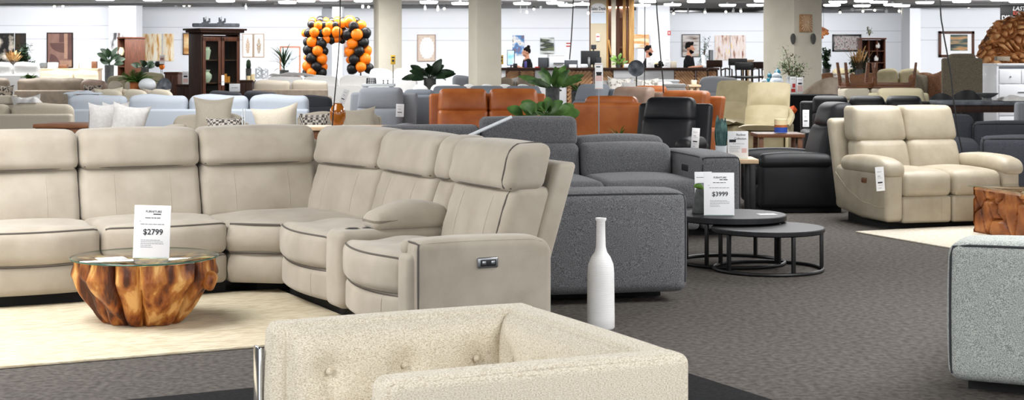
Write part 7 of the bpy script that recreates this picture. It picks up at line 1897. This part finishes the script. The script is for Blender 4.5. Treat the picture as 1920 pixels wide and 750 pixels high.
def arms(z, reach, spread=0.17, up=0.0):
    return [((-0.19, 0.0, 1.40), (-0.23, -0.06, 1.12), (-spread, -reach, z)), ((0.19, 0.0, 1.40), (0.23, -0.06, 1.12), (spread, -reach, z))]
def nrm_arms(hgt, reach, lean):
    k = hgt / 1.8; z = (dzk + 0.035) / k
    return [((-0.185, -lean, 1.41), (-0.225, -lean - 0.05, 1.16), (-0.12, -reach, z)), ((0.185, -lean, 1.41), (0.225, -lean - 0.05, 1.16), (0.12, -reach, z))]
person('woman with a dark hair bun and black top at the sales counter', 992, 42.4, -78, 1.76, 'bun', {'lean': 0.06, 'arms': nrm_arms(1.76, 0.36, 0.06)})
person('dark haired bearded man in black facing right near the timber frame', 1214, 42.55, 84, 1.80, 'short', {'lean': 0.02, 'arms': nrm_arms(1.80, 0.34, 0.02)})
person('bearded man with thick black hair and black t-shirt leaning on the counter', 1289, 42.36, 72, 1.87, 'thick', {'lean': 0.05, 'arms': nrm_arms(1.87, 0.44, 0.05)})

# ================================================================ lights, world, camera
sc = bpy.context.scene
def area(x, y, z, sx, sy, power, rot=(0, 0, 0), col=(1, 1, 1)):
    l = bpy.data.lights.new('ceiling_area_light', 'AREA'); l.shape = 'RECTANGLE'; l.size = sx; l.size_y = sy; l.energy = power; l.color = col
    o = bpy.data.objects.new('ceiling_area_light', l); C.objects.link(o); o.location = (x, y, z); o.rotation_euler = rot; o['kind'] = 'helper'
    return o
for y in (1.5, 8.0, 14.5, 21.0, 27.5, 34.0):
    for x in (-11.0, -3.7, 3.7, 11.0):
        area(x, y, CEIL - 0.02, 2.6, 2.6, {1.5: 300, 8.0: 215}.get(y, 190))
for x in (-13, -8, -3, 2, 7, 12):
    area(x, 40.6, CEIL - 0.02, 3.4, 1.0, 130)
for x, Y, P in ((-13.5, 42.0, 330), (-9.5, 42.0, 360), (-5.5, 43.0, 420), (-1.5, 43.0, 460), (2.5, 43.0, 460), (13.8, 43.0, 420), (17.5, 43.0, 420)):   # unseen area lights added just out of frame to brighten the far wall
    area(x, Y, CEIL - 0.02, 3.6, 0.5, P, (math.radians(58), 0, 0))
for x, Y in ((5.6, 51.5), (8.6, 51.5), (11.6, 51.5)):
    l = bpy.data.lights.new('track_lamp', 'SPOT'); l.energy = 300; l.spot_size = math.radians(120); l.spot_blend = 0.8; l.shadow_soft_size = 0.05
    o = bpy.data.objects.new('track_lamp', l); C.objects.link(o); o.location = (x, Y, CEIL - 0.12); o.rotation_euler = (math.radians(60), 0, 0); o['kind'] = 'helper'
w = bpy.data.worlds.new('frontal_fill_world'); sc.world = w; w.use_nodes = True  # even world light added as frontal fill through the open rear
w.node_tree.nodes['Background'].inputs[0].default_value = (0.92, 0.96, 1.0, 1); w.node_tree.nodes['Background'].inputs[1].default_value = 1.9

cam = bpy.data.cameras.new('camera'); co = bpy.data.objects.new('camera', cam); C.objects.link(co); sc.camera = co
co.location = (0, 0, H); co.rotation_euler = (PI / 2, 0, 0)
cam.sensor_fit = 'HORIZONTAL'; cam.sensor_width = 36.0; cam.lens = 36.0 * F / 1920.0
cam.shift_y = -(375.0 - YH) / 1920.0; cam.clip_end = 200
cam.dof.use_dof = True; cam.dof.focus_distance = 9.0; cam.dof.aperture_fstop = 14.0
sc.view_settings.view_transform = 'Standard'; sc.view_settings.look = 'None'; sc.view_settings.gamma = 1.0; sc.view_settings.use_curve_mapping = False
sc.view_settings.exposure = 0.15
sc.cycles.max_bounces = 8; sc.cycles.diffuse_bounces = 4; sc.cycles.use_denoising = True
